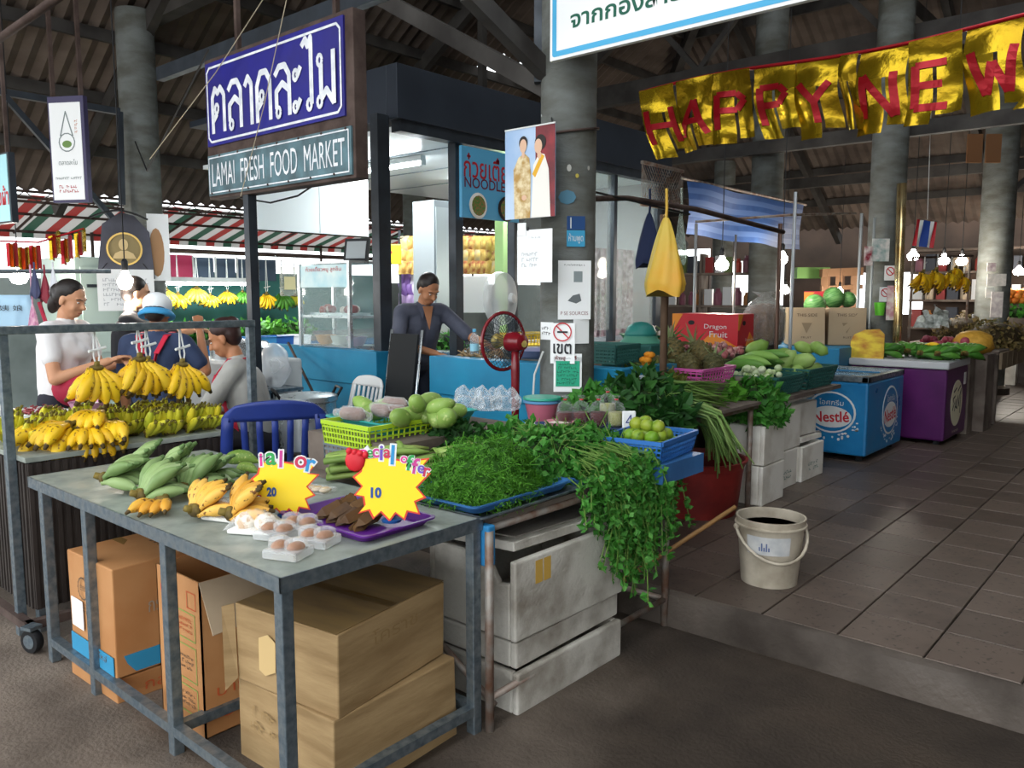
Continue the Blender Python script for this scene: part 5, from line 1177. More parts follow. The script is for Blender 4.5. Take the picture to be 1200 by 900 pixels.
for (nm, pts, m, z) in (('gold_robe_print', [(-.30, -.5), (.02, -.5), (.03, .0), (.0, .16), (-.1, .22), (-.22, .18), (-.32, .05)], mat('poster_gold', '#b08a4a', .5, col2='#e0d0a8', scale=30), .002), ('white_dress_print', [(.04, -.5), (.42, -.5), (.38, .02), (.3, .18), (.2, .2), (.08, .08)], mat('poster_white', '#e8e4dc', .5), .0025), ('sash_print', [(.06, -.02), (.12, -.06), (.30, .16), (.24, .19)], mat('poster_sash', '#e0a92a', .5), .003)):
    MB().prism([(x * pw, y * ph) for x, y in pts], .0006, Mp, z).build(nm, m, t)
for (cx, cy, rx, ry, m, z, nm) in ((-.12, .335, .085, .075, M_PHAIR, .0035, 'hair_print'), (-.12, .30, .07, .075, M_PSK, .004, 'face_print'), (.22, .315, .11, .085, M_PHAIR, .0035, 'hair_print'), (.18, .275, .075, .08, M_PSK, .004, 'face_print'), (-.12, .21, .03, .04, M_PSK, .0036, 'neck_print'), (.2, .18, .04, .04, M_PSK, .0036, 'neck_print'), (-.1, -.27, .05, .03, M_PSK, .0036, 'hands_print')):
    MB().prism([(x * pw, y * ph) for x, y in oval(cx, cy, rx, ry)], .0005, Mp, z).build(nm, m, t)
MB().bar(Mp @ Vector((-pw / 2, ph / 2, 0)), Mp @ Vector((pw / 2, ph / 2, 0)), .008).build('top_batten', M_WHITE, t); MB().tube([Mp @ Vector((pw / 2 - .02, ph / 2, 0)), Vector((COLX, COLY - COLR, Mp.translation.z + ph / 2 + .06))], .004, 5).build('hanging_cord', M_BLACK, t)
# white calendar sheet below it
q = aty(627, 300, 3.50); t = thing('white_notice', 'large plain white calendar sheet hanging under the portrait poster', 'notice')
Mq = south((q.x - .005, 3.50, q.z)); MB().box((0, 0, -.0015), (.25, .29, .003), 0, Mq).build('sheet', M_PAPER, t); MB().box((-.09, .15, .001), (.06, .07, .004), 0, Mq).build('flap', M_PAPER, t); scribble(Mq @ xf((0, .1, 0)), .1, .015, 1, mat('faint_grey', '#b9bcc0', .7), t, seed=2); scribble(Mq @ xf((-.03, -.02, 0)), .12, .09, 3, MATS['faint_grey'], t, seed=3)
MB().bb((q.x - .06, 3.498, q.z + .14), (q.x - .045, 3.504, q.z + .16)).build('clip', M_BLACK, t)
def col_notice(px, py, w, h, label, m, rows=0, ink=None, big=None, bigm=None, curve=True, seed=1):
    t = thing('paper_notice', label, 'notice'); Mc = colpt(px, py)
    MB().box((0, 0, -.001), (w, h, .003), 0, Mc).build('sheet', m, t)
    if rows: scribble(Mc @ xf((0, -.0, .0)), w * .8, h * .6, rows, ink or M_INK, t, seed=seed)
    if big: text(big, Mc @ xf((0, h * .05, .001)), w * .75, h * .4, bigm or M_INK, t, bold=.02)
    return t, Mc
t, Mc = col_notice(673, 262, .105, .075, 'small dark blue and white notice high on the column', mat('notice_navy', '#284a7c', .4)); MB().box((-.03, 0, .001), (.006, .06, .002), 0, Mc).build('white_stripe', M_WHITE, t)
t, Mc = col_notice(673, 280, .105, .09, 'small light blue notice with white Thai letters on the column', mat('notice_sky', '#3f9ac2', .4)); text('ห้ามพูด', Mc, .085, .055, M_WHITE, t)
t, Mc = col_notice(672, 340, .19, .33, 'tall white notice with a grey hand drawing on the column', M_PAPER); scribble(Mc @ xf((0, .14, 0)), .12, .014, 1, M_INK, t, seed=9); MB().box((.02, .075, .001), (.05, .06, .002), 0, Mc).build('picture_print', mat('grey_print', '#8a9496', .6), t); MB().prism([(-.04, -.06), (-.01, -.03), (.03, -.02), (.04, -.06), (.01, -.075)], .001, Mc, .001).build('hand_print', mat('grey_print2', '#6a7072', .6), t); text('P SE SOURCES', Mc @ xf((0, -.13, 0)), .16, .02, mat('red_grey', '#8a5a5a', .6), t)
t, Mc = col_notice(680, 388, .10, .14, 'blank white sheet low on the right of the column', M_PAPER)
t, Mc = col_notice(641, 388, .10, .10, 'small white notice with two lines of text left of the no-smoking sign', M_PAPER, 2, M_INK, seed=4)
t, Mc = col_notice(659, 402, .14, .23, 'white no-smoking notice with a red circle and Thai letters on the column', M_PAPER)
Mc = Mc @ xf((0, 0, .006))
bb = MB(); ribbon(bb, ring((0, .065), .05, 20), .007, Mc, .001); ribbon(bb, [(-.035, .1), (.035, .03)], .007, Mc, .001); bb.build('red_ring', M_RED, t); MB().box((0, .065, .0008), (.06, .01, .001), 0, Mc).build('cigarette_print', M_INK, t); text('เขต', Mc @ xf((0, -.03, 0)), .105, .06, M_INK, t, bold=.02); scribble(Mc @ xf((0, -.085, 0)), .1, .012, 1, MATS['grey_print'], t, seed=6)
t, Mc = col_notice(665, 419, .16, .05, 'narrow white strip with dark red lettering above the green card', M_PAPER); text('ห้ามสูบบุหรี่', Mc @ xf((-.01, 0, 0)), .12, .03, mat('maroon_print', '#7a1c24', .5), t, bold=.02)
t, Mc = col_notice(665, 438, .16, .20, 'white framed green card with rows of text at the foot of the notices', M_PAPER)
Mc = Mc @ xf((0, 0, .004)); MB().box((0, .005, 0), (.135, .145, .003), 0, Mc).build('green_field', mat('green_card', '#1fa07c', .4), t); scribble(Mc @ xf((0, .005, .002)), .12, .13, 6, mat('green_ink', '#0f5c48', .5), t, seed=8)
t = thing('cord_tie', 'white cord slung beside the column down from the notices', 'cord'); MB().tube([colpt(640, 412, .03).translation, colpt(634, 440, .05).translation, colpt(630, 470, .06).translation], .006, 6).build('cord', M_WHITE, t)
t = thing('rope_tie', 'dark rope tied round the upper part of the column', 'rope')
MB().tube([Vector((COLX + (COLR + .012) * math.cos(a), COLY + (COLR + .012) * math.sin(a), 2.50 + .03 * math.sin(a))) for a in [2 * PI * i / 24 for i in range(25)]], .008, 6).build('loop', M_RUST, t, smooth=True)
for i, (px, py, c_, lab) in enumerate(((665, 198, '#b8b8b0', 'pale sticker remnant high on the column'), (674, 207, '#c0b050', 'small yellow sticker scrap on the column'), (687, 197, '#b0b0a8', 'little pale paper scrap at the right of the column'), (663, 232, '#4a7a90', 'blue tape wrapped round the column under the stickers'))):
    Mc = colpt(px, py, .004); tag(MB().prism(oval(0, 0, (.013, .01, .008, .05)[i], (.02, .012, .012, .04)[i], 8), .002, Mc).build('sticker', mat('sticker%d' % i, c_, .6)), lab, 'sticker')

# ================================================================== stall beyond the kerb: beans, greens, pineapples, gourds
t = thing('produce_table', 'rough produce table on the raised floor carrying beans and greens', 'table')
MB().bb((-2.6, 3.62, .86), (-2.22, 5.05, .88)).build('board', M_BOARD, t); MB().bb((-3.9, 4.68, .86), (-2.605, 5.45, .88)).build('board', M_BOARD, t)
for (x, y) in ((-2.27, 5.0), (-2.27, 3.7), (-3.8, 4.75), (-3.8, 5.4)): MB().tube([(x, y, .15), (x, y, .86)], .018, 8).build('leg', M_POLE, t, smooth=True)
MB().tube([(-2.25, 3.62, .845), (-2.25, 5.05, .845)], .015, 8).build('pipe_rail', M_POLE, t, smooth=True)
t = thing('red_tub', 'big faded red plastic tub standing under the produce table', 'tub', (-2.52, 4.75, .16))
MB().lathe([(.26, 0), (.30, .3), (.33, .36), (.31, .36), (.27, .04), (.001, .02)], 28).build('shell', mat('red_tub_plastic', '#8c2a26', .5, col2='#6a1e1c', scale=5), t, smooth='auto')
# long beans: each pod its own part
M_BEAN = vary('long_bean', ['#5f8040', '#76964e', '#547538', '#869c5a'], .5, scale=10); rb = random.Random(3)
bean_me = []
for k in range(6):
    b = MB(); dr = rb.uniform(.12, .3); sw = rb.uniform(-.08, .1)
    b.tube([(-.42, rb.uniform(-.05, .05), .02), (-.2, 0, .035), (0, 0, .03), (.09, sw * .3, .0), (.14, sw * .7, -dr * .5), (.16 + rb.uniform(-.02, .06), sw, -dr)], [.005, .0062, .0062, .0062, .006, .0035], 6); bean_me.append(b.mesh('bean', M_BEAN, True))
t = thing('long_bean_bundle', 'bundle of long green yard beans drooping over the table edge', 'beans', (-2.28, 4.22, .885), .62)
for i in range(85): inst('bean', bean_me[i % 6], t, (rb.uniform(-.06, .05), rb.uniform(-.26, .28), rb.uniform(0, .05)), (rb.uniform(-.3, .3), rb.uniform(-.05, .1), rb.uniform(-.3, .3)), rb.uniform(.9, 1.3))
# thin chive-like stems behind
b = MB(); b.tube([(-.2, 0, 0), (0, 0, .02), (.2, .02, 0)], [.0045, .005, .003], 5); chive_me = b.mesh('stalk', vary('chive_green', ['#4a6e2c', '#5f8038', '#6f8a44', '#3c5a24'], .55), True)
t = thing('garlic_chive_bundle', 'sheaf of thin dark green chive stalks behind the long beans', 'chives', (-2.45, 4.45, .96), .8)
for i in range(90): inst('stalk', chive_me, t, (rb.uniform(-.05, .05), rb.uniform(-.15, .15), rb.uniform(-.05, .07)), (rb.uniform(-.3, .3), rb.uniform(-.15, .3), rb.uniform(-.4, .4)), rb.uniform(.8, 1.3))
herb_pile('kale_pile', 'heap of leafy dark green kale behind the price tile', (-2.40, 3.86, .875), (.27, .22, .24), 800, .10, .055, L_DARK, seed=11, stem_m=L_STEM, stems=50)
herb_pile('spinach_pile', 'broad leaved spinach next to the pale pickle bag', (-2.55, 3.62, .875), (.15, .14, .17), 420, .09, .06, L_MID, seed=12, stem_m=L_STEM, stems=30)
herb_pile('celery_pile', 'upright bunch of dark leafy celery on the white boxes', (-2.36, 5.27, .72), (.18, .2, .27), 1000, .07, .045, L_MID, seed=13, stem_m=L_STEM, stems=50, flow=(.1, 0, .2))
herb_pile('lettuce_pile', 'small fresh lettuce heap in front of the green crate', (-2.50, 5.0, .88), (.13, .14, .13), 420, .075, .05, L_BRIGHT, seed=14, stem_m=L_STEM, stems=20)
herb_pile('flower_greens', 'yellowing greens with brown tips in front of the pineapples', (-2.75, 4.52, 1.0), (.24, .10, .11), 420, .08, .02, L_OLIVE, seed=15, stem_m=L_OLIVE, stems=60, core='#3c3a1c')
# ---- pink basket with pineapples
basket((-2.60, 4.84, 1.0), .36, .46, .10, .0, 'pink lattice basket in front of the pineapples', mat('pink_plastic', '#c85aa0', .4), 9, 12, 4, 1.12)
M_PINE = vary('pineapple_skin', ['#4a4a2c', '#5a5430', '#3d4228', '#6a5c34'], .6, scale=40, spot='#8a7a44'); M_PLEAF = leafy('pineapple_leaf', ['#6a7a4a', '#7f8c5c', '#56663c'], .5, .1)
def pineapple(loc, rx, rz, label, s=1.0):
    t = thing('pineapple', label, 'pineapple', loc, rz, rx=rx, group='pineapples by the pink basket'); t.scale = (s,) * 3
    b = MB(); b.ell((0, 0, 0), (.062, .062, .088), 14, 10); b.build('fruit', M_PINE, t, smooth=True)
    eb = MB(); 
    for r in range(9):
        zc = -.075 + r * .0188; rr = .063 * math.sqrt(max(0, 1 - (zc / .09) ** 2))
        for k in range(11):
            a = 2 * PI * (k + .5 * (r % 2)) / 11; c = Vector((rr * math.cos(a), rr * math.sin(a), zc)); o = c.normalized() * .007; sd = Vector((-math.sin(a), math.cos(a), 0)) * .013
            eb.add([c - sd, c - Vector((0, 0, .010)), c + sd, c + Vector((0, 0, .010)), c + o], [(0, 1, 4), (1, 2, 4), (2, 3, 4), (3, 0, 4)])
    eb.build('eyes', M_PINE, t)['kind'] = 'stuff'
    rp = random.Random(int(loc[1] * 100))
    for k in range(14):
        a = k * 2.4; u = k / 14; d = Vector((math.cos(a) * (1 - u * .7), math.sin(a) * (1 - u * .7), .5 + u)); b = MB()
        L = .09 + .03 * u; p0 = Vector((0, 0, .08)); sd = Vector((-math.sin(a), math.cos(a), 0)); p1 = p0 + d * L * .5; p2 = p0 + d * L + Vector((math.cos(a), math.sin(a), -.4)) * .02
        b.add([p0 - sd * .009, p0 + sd * .009, p1 + sd * .008, p2, p1 - sd * .008], [(0, 1, 2, 4), (4, 2, 3)]); b.build('crown_leaf', M_PLEAF, t)
for i, (x, y, z, rx, rz, lab) in enumerate(((-2.80, 4.72, 1.09, 1.3, 3.7, 'pineapple lying at the left end of the pink basket'), (-2.66, 4.86, 1.11, 1.4, 4.1, 'pineapple lying in the middle of the pink basket'), (-2.56, 5.02, 1.10, 1.3, 3.6, 'pineapple at the right end of the pink basket'), (-2.84, 4.98, 1.19, .9, 3.9, 'pineapple stacked at the back over the pink basket'), (-2.98, 4.80, 1.16, .9, 3.5, 'pineapple stacked at the left rear by the brown pole'), (-2.72, 5.16, 1.17, 1.0, 4.2, 'pineapple stacked at the right rear of the group'))):
    pineapple((x, y, z), rx, rz, lab, 1.22)
t = thing('marigold_garland', 'orange marigold flowers hanging by the brown pole', 'flowers', (-2.70, 4.40, 1.20))
for q in range(7): b = MB(); b.ell((.02 * math.sin(q * 2), .02 * math.cos(q * 3), -.03 * (q % 4)), (.03, .03, .022), 10, 6); b.build('flower', mat('marigold', '#d8881c', .6, bump=.6, bscale=60), t, smooth=True)
riser2 = thing('stall_riser', 'tiered wooden stall riser behind the pineapples', 'stand'); MB().bb((-3.6, 4.62, .88), (-2.42, 5.4, 1.0)).build('lower_step', M_BOARD, riser2); MB().bb((-4.3, 5.47, .16), (-2.96, 6.2, 1.08)).build('upper_step', M_BOARD, riser2); MB().bb((-4.3, 6.21, .16), (-2.93, 6.98, 1.14)).build('top_step', M_BOARD, riser2)
# ---- white foam boxes under the gourds
M_FOAMW = mat('old_foam', '#eae7de', .7, col2='#b5ab9a', scale=4, detail=8, lo=.48, hi=.8, bump=.2)
for i, (x, y, z, d, lab) in enumerate(((-2.56, 5.72, .16, (.5, .42, .28), 'lower white foam box in the middle under the gourds'), (-2.56, 5.74, .445, (.5, .46, .32), 'upper white foam box in the middle under the gourds'), (-2.50, 6.20, .16, (.42, .44, .27), 'lower right white foam box beside the blue freezer'), (-2.58, 6.22, .435, (.42, .46, .31), 'upper right white foam box beside the blue freezer'))):
    t = styro((x, y, z), d, 0, lab, False, True, M_FOAMW)
    if i in (0, 2): scribble(east((d[0] / 2 + .001, 0, .1)), .2, .08, 2, mat('foam_print', '#6a8a7c', .7), t, seed=40 + i)
styro((-2.42, 5.29, .16), (.40, .36, .27), 0, 'lower white foam box right under the leafy celery', False, False, M_FOAMW); styro((-2.42, 5.29, .435), (.40, .36, .27), .02, 'upper white foam box right under the leafy celery', False, False, M_FOAMW)
t = thing('plank', 'rough plank carrying the gourd crates over the foam boxes', 'board'); MB().bb((-2.95, 5.5, .82), (-2.28, 6.72, .85)).build('plank', M_BOARD, t)
def crate_open(loc, w, d, h, label, m, rz=0):
    return basket(loc, w, d, h, rz, label, m, 12, 12, 5, 1.15, 'crate', .009, 'produce_crate')
crate_open((-2.62, 5.78, .855), .62, .52, .13, 'dark teal crate of round eggplants and long gourds', M_DGREEN); crate_open((-2.60, 6.38, .855), .60, .58, .15, 'dark teal crate heaped with pale green gourds', M_DGREEN)
for c in ((-2.62, 5.78), (-2.60, 6.38)): pass
M_GOURD = vary('pale_gourd', ['#8aab52', '#9dbb62', '#789c44', '#98b566'], .45, scale=8); M_LGOURD = vary('long_gourd', ['#4f8034', '#6a9a44', '#85ad54'], .45, scale=8)
gm = gourd_mesh('gourd', .19, .056, M_GOURD, .95, .0); lgm = gourd_mesh('long_gourd', .34, .036, M_LGOURD, .9, .02); rg = random.Random(6)
for i in range(17):
    lay = 0 if i < 8 else (1 if i < 14 else 2); x = -2.82 + (i % 4) * .13 + rg.uniform(-.02, .02) + lay * .02; y = 6.18 + ((i // 4) % 2) * .26 + rg.uniform(-.03, .03) + (.05 if lay else 0)
    o = inst('gourd', gm, None, (x, y, .98 + lay * .085), (rg.uniform(-.6, .6), rg.uniform(-.9, .9), rg.uniform(-.5, 2)), rg.uniform(.85, 1.1)); tag(o, 'pale green gourd heaped in the right teal crate', 'gourd', 'pale gourds in the teal crate')
for i in range(9):
    o = inst('long_gourd', lgm, None, (-2.72 + .05 * (i % 3), 5.82 + .05 * i, 1.03 + .035 * (i % 3)), (0, rg.uniform(-.2, .2), rg.uniform(-.3, .4)), rg.uniform(.85, 1.1)); tag(o, 'long dark green gourd lying between eggplants and pale gourds', 'gourd', 'long gourds on the teal crate')
M_EGG = vary('eggplant_skin', ['#c8d6a8', '#a9c47c', '#dfe4cc', '#8fb060'], .4, scale=10); b = MB(); b.ell((0, 0, 0), (.026, .026, .024), 10, 7); egg_me = b.mesh('eggplant', M_EGG, True)
for i in range(58):
    o = inst('eggplant', egg_me, None, (-2.43 - rg.uniform(0, .42), 5.61 + rg.uniform(0, .24), .94 + rg.uniform(0, .05) + .045 * (i % 2)), (rg.uniform(0, 3), 0, 0), rg.uniform(.8, 1.2)); tag(o, 'small round pale eggplant in the left teal crate', 'eggplant', 'round eggplants in the teal crate')
# ---- shallots
M_SHAL = vary('shallot_skin', ['#9a4a52', '#b06a68', '#c8a098', '#7e3440'], .5, scale=16); b = MB(); b.ell((0, 0, 0), (.02, .02, .024), 8, 6); b.tube([(0, 0, .02), (0, 0, .036)], [.008, .003], 6); shal_me = b.mesh('shallot', M_SHAL, True)
for i in range(110):
    u, v = rg.random(), rg.random(); o = inst('shallot', shal_me, None, (-3.45 + .62 * u, 5.5 + .55 * v + .25 * u, 1.10 + .05 * math.sin(PI * u) + rg.uniform(0, .03)), (rg.uniform(-1.5, 1.5), rg.uniform(-1, 1), 0), rg.uniform(.85, 1.3)); tag(o, 'small red shallot in the heap behind the pineapples', 'shallot', 'red shallots behind the pineapples')
# ---- left end of this stall: crate, hat, basins, tins
t = basket((-3.05, 4.36, 1.145), .46, .30, .11, .05, 'dark green lattice crate on the blue counter by the column', M_DGREEN, 16, 10, 5, 1.03, 'crate', .008, 'lattice_crate'); 
t = thing('straw_hat', 'teal dome helmet like hat with a yellow band lying right of the column', 'hat', (-3.02, 4.84, 1.245))
MB().lathe([(.145, 0), (.14, .012), (.118, .03), (.113, .05)], 24).build('brim', mat('hat_band', '#4a8a74', .6), t, smooth='auto'); MB().lathe([(.112, .045), (.11, .07), (.09, .115), (.05, .14), (.001, .148)], 24).build('crown', mat('hat_teal', '#2f8078', .45), t, smooth=True)
tag(MB().bb((-3.24, 4.68, 1.002), (-2.84, 4.94, 1.243)).build('produce_bin', M_DGREEN, bevel=.01), 'dark bin supporting the teal hat', 'bin')
t = bowl((-3.15, 5.15, 1.20), .20, .09, 'green plastic basin of white garlic', mat('green_basin', '#1f8a5c', .4)); 
M_GARL = vary('garlic_skin', ['#e0d2c8', '#d2b8b0', '#e8dcd2'], .6); b = MB(); b.ell((0, 0, 0), (.026, .026, .022), 8, 6); b.tube([(0, 0, .018), (0, 0, .04)], [.008, .004], 6); gar_me = b.mesh('garlic', M_GARL, True)
for i in range(26):
    a = rg.uniform(0, 6.28); r = .13 * math.sqrt(rg.random()); o = inst('garlic', gar_me, None, (-3.15 + r * math.cos(a), 5.15 + r * math.sin(a), 1.27 + .07 * (1 - r / .13)), (rg.uniform(-1, 1), rg.uniform(-1, 1), 0), 1.15); tag(o, 'white garlic bulb heaped in the green basin', 'garlic', 'garlic in the green basin')
tag(MB().bb((-3.38, 4.95, .88), (-2.98, 5.38, 1.195)).build('basket_stand', M_BLACK, bevel=.01), 'black crate under the green garlic basin', 'crate')
t = bowl((-3.52, 4.3, 1.145), .2, .06, 'wide lilac grey basin on the blue counter behind the column', mat('lilac_basin', '#8a8aa8', .4))
for i, (x, y, lab, c_) in enumerate(((-2.42, 4.06, 'blue round tin with a white rim at the end of the stall', '#2a5aa8'), (-2.52, 4.10, 'pale printed tin beside the blue tin', '#c8d0da'))):
    t = thing('food_tin', lab, 'tin', (x, y, 1.0)); MB().lathe([(.038, 0), (.04, .004), (.04, .1), (.036, .104), (.001, .1)], 18).build('can', mat('tin%d' % i, c_, .35, .2), t, smooth='auto'); wrap_panel('label_band', .04, .04, .03, .07, -2.4, .6, mat('tinlab%d' % i, ('#e8ecf0', '#5a7ab0')[i], .4), t)
tag(MB().bb((-2.59, 4.0, .88), (-2.35, 4.18, .998)).build('tin_stand', M_BOARD), 'small wooden block under the two tins', 'stand')
# ---- red fruit carton, brown sack, cartons, watermelons
t = thing('fruit_carton', 'bright red and orange carton printed Dragon Fruit', 'box', (-3.30, 6.48, 1.145), .05)
M_DRED = mat('dragon_red', '#c0202c', .4); M_DOR = mat('dragon_orange', '#e08a2a', .45)
MB().bb((-.30, -.2, 0), (.30, .2, .27)).build('body', M_DRED, t, bevel=.005)
for (Mf, w) in ((south((0, -.201, .135)), .6), (east((.301, 0, .135)), .4)):
    MB().prism([(-w / 2, .135), (-w / 2 + .1, .135), (-w / 2 + .02, .0), (-w / 2, .0)], .002, Mf).build('orange_corner', M_DOR, t); MB().prism([(-w * .1, -.135), (w * .12, -.02), (w / 2, -.135)], .002, Mf).build('orange_swoosh', M_DOR, t)
    MB().prism(oval(-w * .2, .06, .03, .02, 10), .003, Mf).build('hand_hole', M_BLACK, t)
text('Dragon', south((.1, -.203, .16)), .2, .05, M_WHITE, t); text('Fruit', south((.13, -.203, .1)), .16, .05, M_WHITE, t); text('Dragon Fruit', east((.303, .05, .05)), .2, .03, M_WHITE, t)
t = thing('wrapped_sack', 'brown goods in a clear plastic sack right of the red carton', 'sack', (-2.99, 6.80, 1.145)); b = MB(); b.lathe([(.14, 0), (.17, .05), (.17, .27), (.12, .34), (.03, .36)], 18); b.build('brown_goods', mat('dried_goods', '#7a5c42', .7, col2='#4f3a2a', scale=18, bump=.5), t, smooth=True); MB().lathe([(.15, 0), (.18, .05), (.182, .27), (.13, .36), (.05, .42), (.11, .46)], 18).build('film_sack', film('sack_film', '#f0f0ee', .25, .15), t, smooth=True)
for i, (x, y, lab) in enumerate(((-3.26, 8.42, 'left plain brown carton printed with an arrow'), (-2.94, 8.67, 'right plain brown carton printed with an arrow'))):
    t = carton((x, y, 1.06), (.36, .34, .38), .5, lab, mat('beige_carton', '#b09a7c', .75)); text('THIS SIDE', south((0, -.172, .31)), .2, .03, M_CINK, t); MB().prism([(-.05, .05), (.05, .05), (0, -.06)], .001, south((0, -.173, .18))).build('arrow_print', mat('print_brown', '#8f7c62', .8), t); text('FRUIT', south((0, -.172, .08)), .1, .02, M_CINK, t)
tag(MB().bb((-3.7, 8.05, .16), (-2.76, 9.0, 1.055)).build('stall_block', mat('blue_crate', '#1f6f96', .5), bevel=.01), 'blue painted block under the brown cartons', 'stand')
b = MB(); b.ell((0, 0, 0), (.13, .13, .12), 18, 12); wm_me = b.mesh('watermelon', mat('melon_skin', '#3f7a3a', .4, col2='#7fb06a', scale=9, stretch=(6, 1, 1)), True)
for i, (px, py, d, lab) in enumerate(((977, 349, 9.6, 'striped green watermelon on the crates behind the cartons'), (955, 358, 9.3, 'dark watermelon half hidden behind the left carton'), (994, 351, 9.6, 'small watermelon behind the right carton'))):
    tag(inst('watermelon', wm_me, None, atd(px, py, d), (rg.uniform(-1, 1), 1.2, i), (1, 1, .72)[i]), lab, 'watermelon')
tag(MB().bb((-4.6, 8.9, .16), (-3.1, 10.0, 1.42)).build('melon_rack', mat('dark_rack', '#3a3833', .7), bevel=.01), 'dark rack holding the watermelons', 'rack')
t = thing('red_crate', 'small red and orange printed carton left of the watermelons', 'box', atd(958, 357, 9.9), .3); MB().bb((-.15, -.12, -.02), (.15, .12, .16)).build('body', M_DRED, t); MB().prism([(-.15, .1), (-.03, .1), (-.12, 0), (-.15, 0)], .002, south((0, -.121, .05))).build('orange_corner', M_DOR, t)
# ---- poles and hanging bags
t = thing('bamboo_pole', 'short brown bamboo pole standing in the pineapple stall', 'pole'); p = atd(777, 440, 4.75); MB().tube([(p.x, p.y, .9), (p.x, p.y, 1.6), (p.x - .03, p.y + .02, 2.04)], .022, 8).build('shaft', mat('bamboo', '#6a5240', .7, col2='#54402f', scale=6), t, smooth=True)
bx, by = p.x, p.y
def hang_bag(label, px0, px1, y0, y1, m, d, seed=1, pinch=.12, tie=.16):
    a = atd((px0 + px1) / 2, y0, d); w = (px1 - px0) / F_PX * d; h = a.z - atd((px0 + px1) / 2, y1, d).z
    t = thing('hanging_bag', label, 'bag', a); b = MB()
    def fn(u, v):
        an = 2 * PI * u; k = pinch + (1 - pinch) * min(1, v * 1.15) ** .8; k *= 1 - .08 * max(0, v - .88) * 8
        rr = w / 2 * k * (1 + .07 * math.sin(an * 7 + v * 4 + seed)); return (rr * math.cos(an), rr * math.sin(an) * .6, -v * h + (.02 * math.sin(an * 3) if v > .9 else 0))
    b.sheet(fn, 36, 16); b.add([fn(q / 36, 1) for q in range(36)], [tuple(range(36))]); b.build('sack', m, t, smooth=True)
    MB().tube([(0, 0, -.01), (0.004, 0, .05), (.0, 0, tie)], .008, 6).build('tie', m, t); return t
M_ORB = mat('orange_net_bag', '#d89a2c', .5, col2='#c8b850', scale=3, alpha=.92, lo=.3, hi=.7)
hang_bag('orange plastic bag hanging from the stall pole', 755, 806, 255, 344, M_ORB, 4.62, 1)
t = [o for o in bpy.data.objects if o.get('label') == 'orange plastic bag hanging from the stall pole'][0]; MB().tube([(0, 0, .02), Vector((bx - .03, by + .02, 2.03)) - t.location], .006, 5).build('string', M_ORB, t)
hang_bag('navy blue cloth bag hanging behind the orange bag', 744, 778, 250, 312, mat('navy_cloth', '#1f2a4a', .8), 5.5, 2)
hang_bag('clear plastic bag of greens hanging right of the orange bag', 790, 806, 248, 308, film('clear_bag', '#d8e6da', .4, .15), 5.6, 3)
t = thing('bag_rail', 'wooden rail carrying the hanging bags off the column', 'rail'); MB().tube([Vector((COLX + .1, COLY + .1, 2.13)), atd(735, 232, 5.4), atd(815, 245, 5.6), atd(918, 272, 6.4)], .018, 7).build('pole', M_RUST, t, smooth=True)
for i, (px, y0, d, c_, lab, r) in enumerate(((909, 262, 6.6, '#5f463a', 'thin brown pole beside the gourds', .017), (925, 225, 6.9, '#b8bcc0', 'slim white metal pole right of the brown pole', .014), (812, 262, 7.4, '#9a9a9a', 'grey pole under the blue tarpaulin', .014), (858, 275, 8.2, '#8a8480', 'thin grey pole in front of the tarpaulin stall', .012), (1002, 250, 8.8, '#a8acac', 'pale metal pole left of the big column', .016), (1017, 255, 8.9, '#9aa0a0', 'pale metal pole just beside the big column', .014))):
    p = atd(px, 420, d); z1 = atd(px, y0, d).z; t = thing('stall_pole', lab, 'pole', (p.x, p.y, .15)); MB().tube([(0, 0, 0), (0, 0, z1 - .15)], r, 8).build('shaft', mat('pole%d' % i, c_, .4, .3), t, smooth=True)
t = thing('stall_crossbar', 'thin white crossbar between the pale stall poles', 'rail'); MB().tube([atd(815, 260, 7.2), atd(925, 252, 6.9), atd(1003, 250, 8.8)], .012, 6).build('bar', M_POLE, t)
# ---- blue striped tarpaulin
tx = -4.1; a = atx(805, 210, tx); c = atx(941, 235, tx); t = thing('tarpaulin', 'blue striped tarpaulin hung along the side of a stall', 'tarpaulin')
M_TARP1 = mat('tarp_blue', '#3a5f9c', .5, col2='#345590', scale=8); M_TARP2 = mat('tarp_pale', '#5a78b0', .5)
for i in range(9):
    v0, v1 = i / 9, (i + 1) / 9; b = MB(); b.sheet(lambda u, v: (tx + .03 * math.sin(u * 9 + (v0 + (v1 - v0) * v) * 3), a.y + (c.y - a.y) * u, a.z - .02 - (v0 + (v1 - v0) * v) * .52 - .04 * u * (v0 + (v1 - v0) * v) + .01 * math.sin(u * 14)), 20, 2)
    b.build('stripe', M_TARP1 if i % 2 == 0 else M_TARP2, t, smooth=True)
MB().tube([(tx, a.y - .1, a.z), (tx, c.y + .1, a.z)], .015, 6).build('top_rail', M_POLE, t)
t = thing('mesh_panel', 'rusty wire mesh panel above the tarpaulin corner', 'fence')
p0, p1 = atx(752, 208, -4.3), atx(800, 222, -4.3)
MB().bar((-4.3, p0.y, 2.85), (-4.3, p1.y, 2.85), .03).build('top_bar', M_POLE, t); MB().bar((-4.3, p0.y, 2.45), (-4.3, p1.y, 2.45), .03).build('bottom_bar', M_POLE, t)
b = MB()
for k in range(18):
    yk = p0.y + (p1.y - p0.y) * k / 17
    for s_ in (-1, 1): b.tube([(-4.3, yk, 2.46), (-4.3, min(p1.y, max(p0.y, yk + s_ * .3)), 2.84)], .003, 4, False)
b.build('wire_mesh', M_POLE, t)['kind'] = 'stuff'

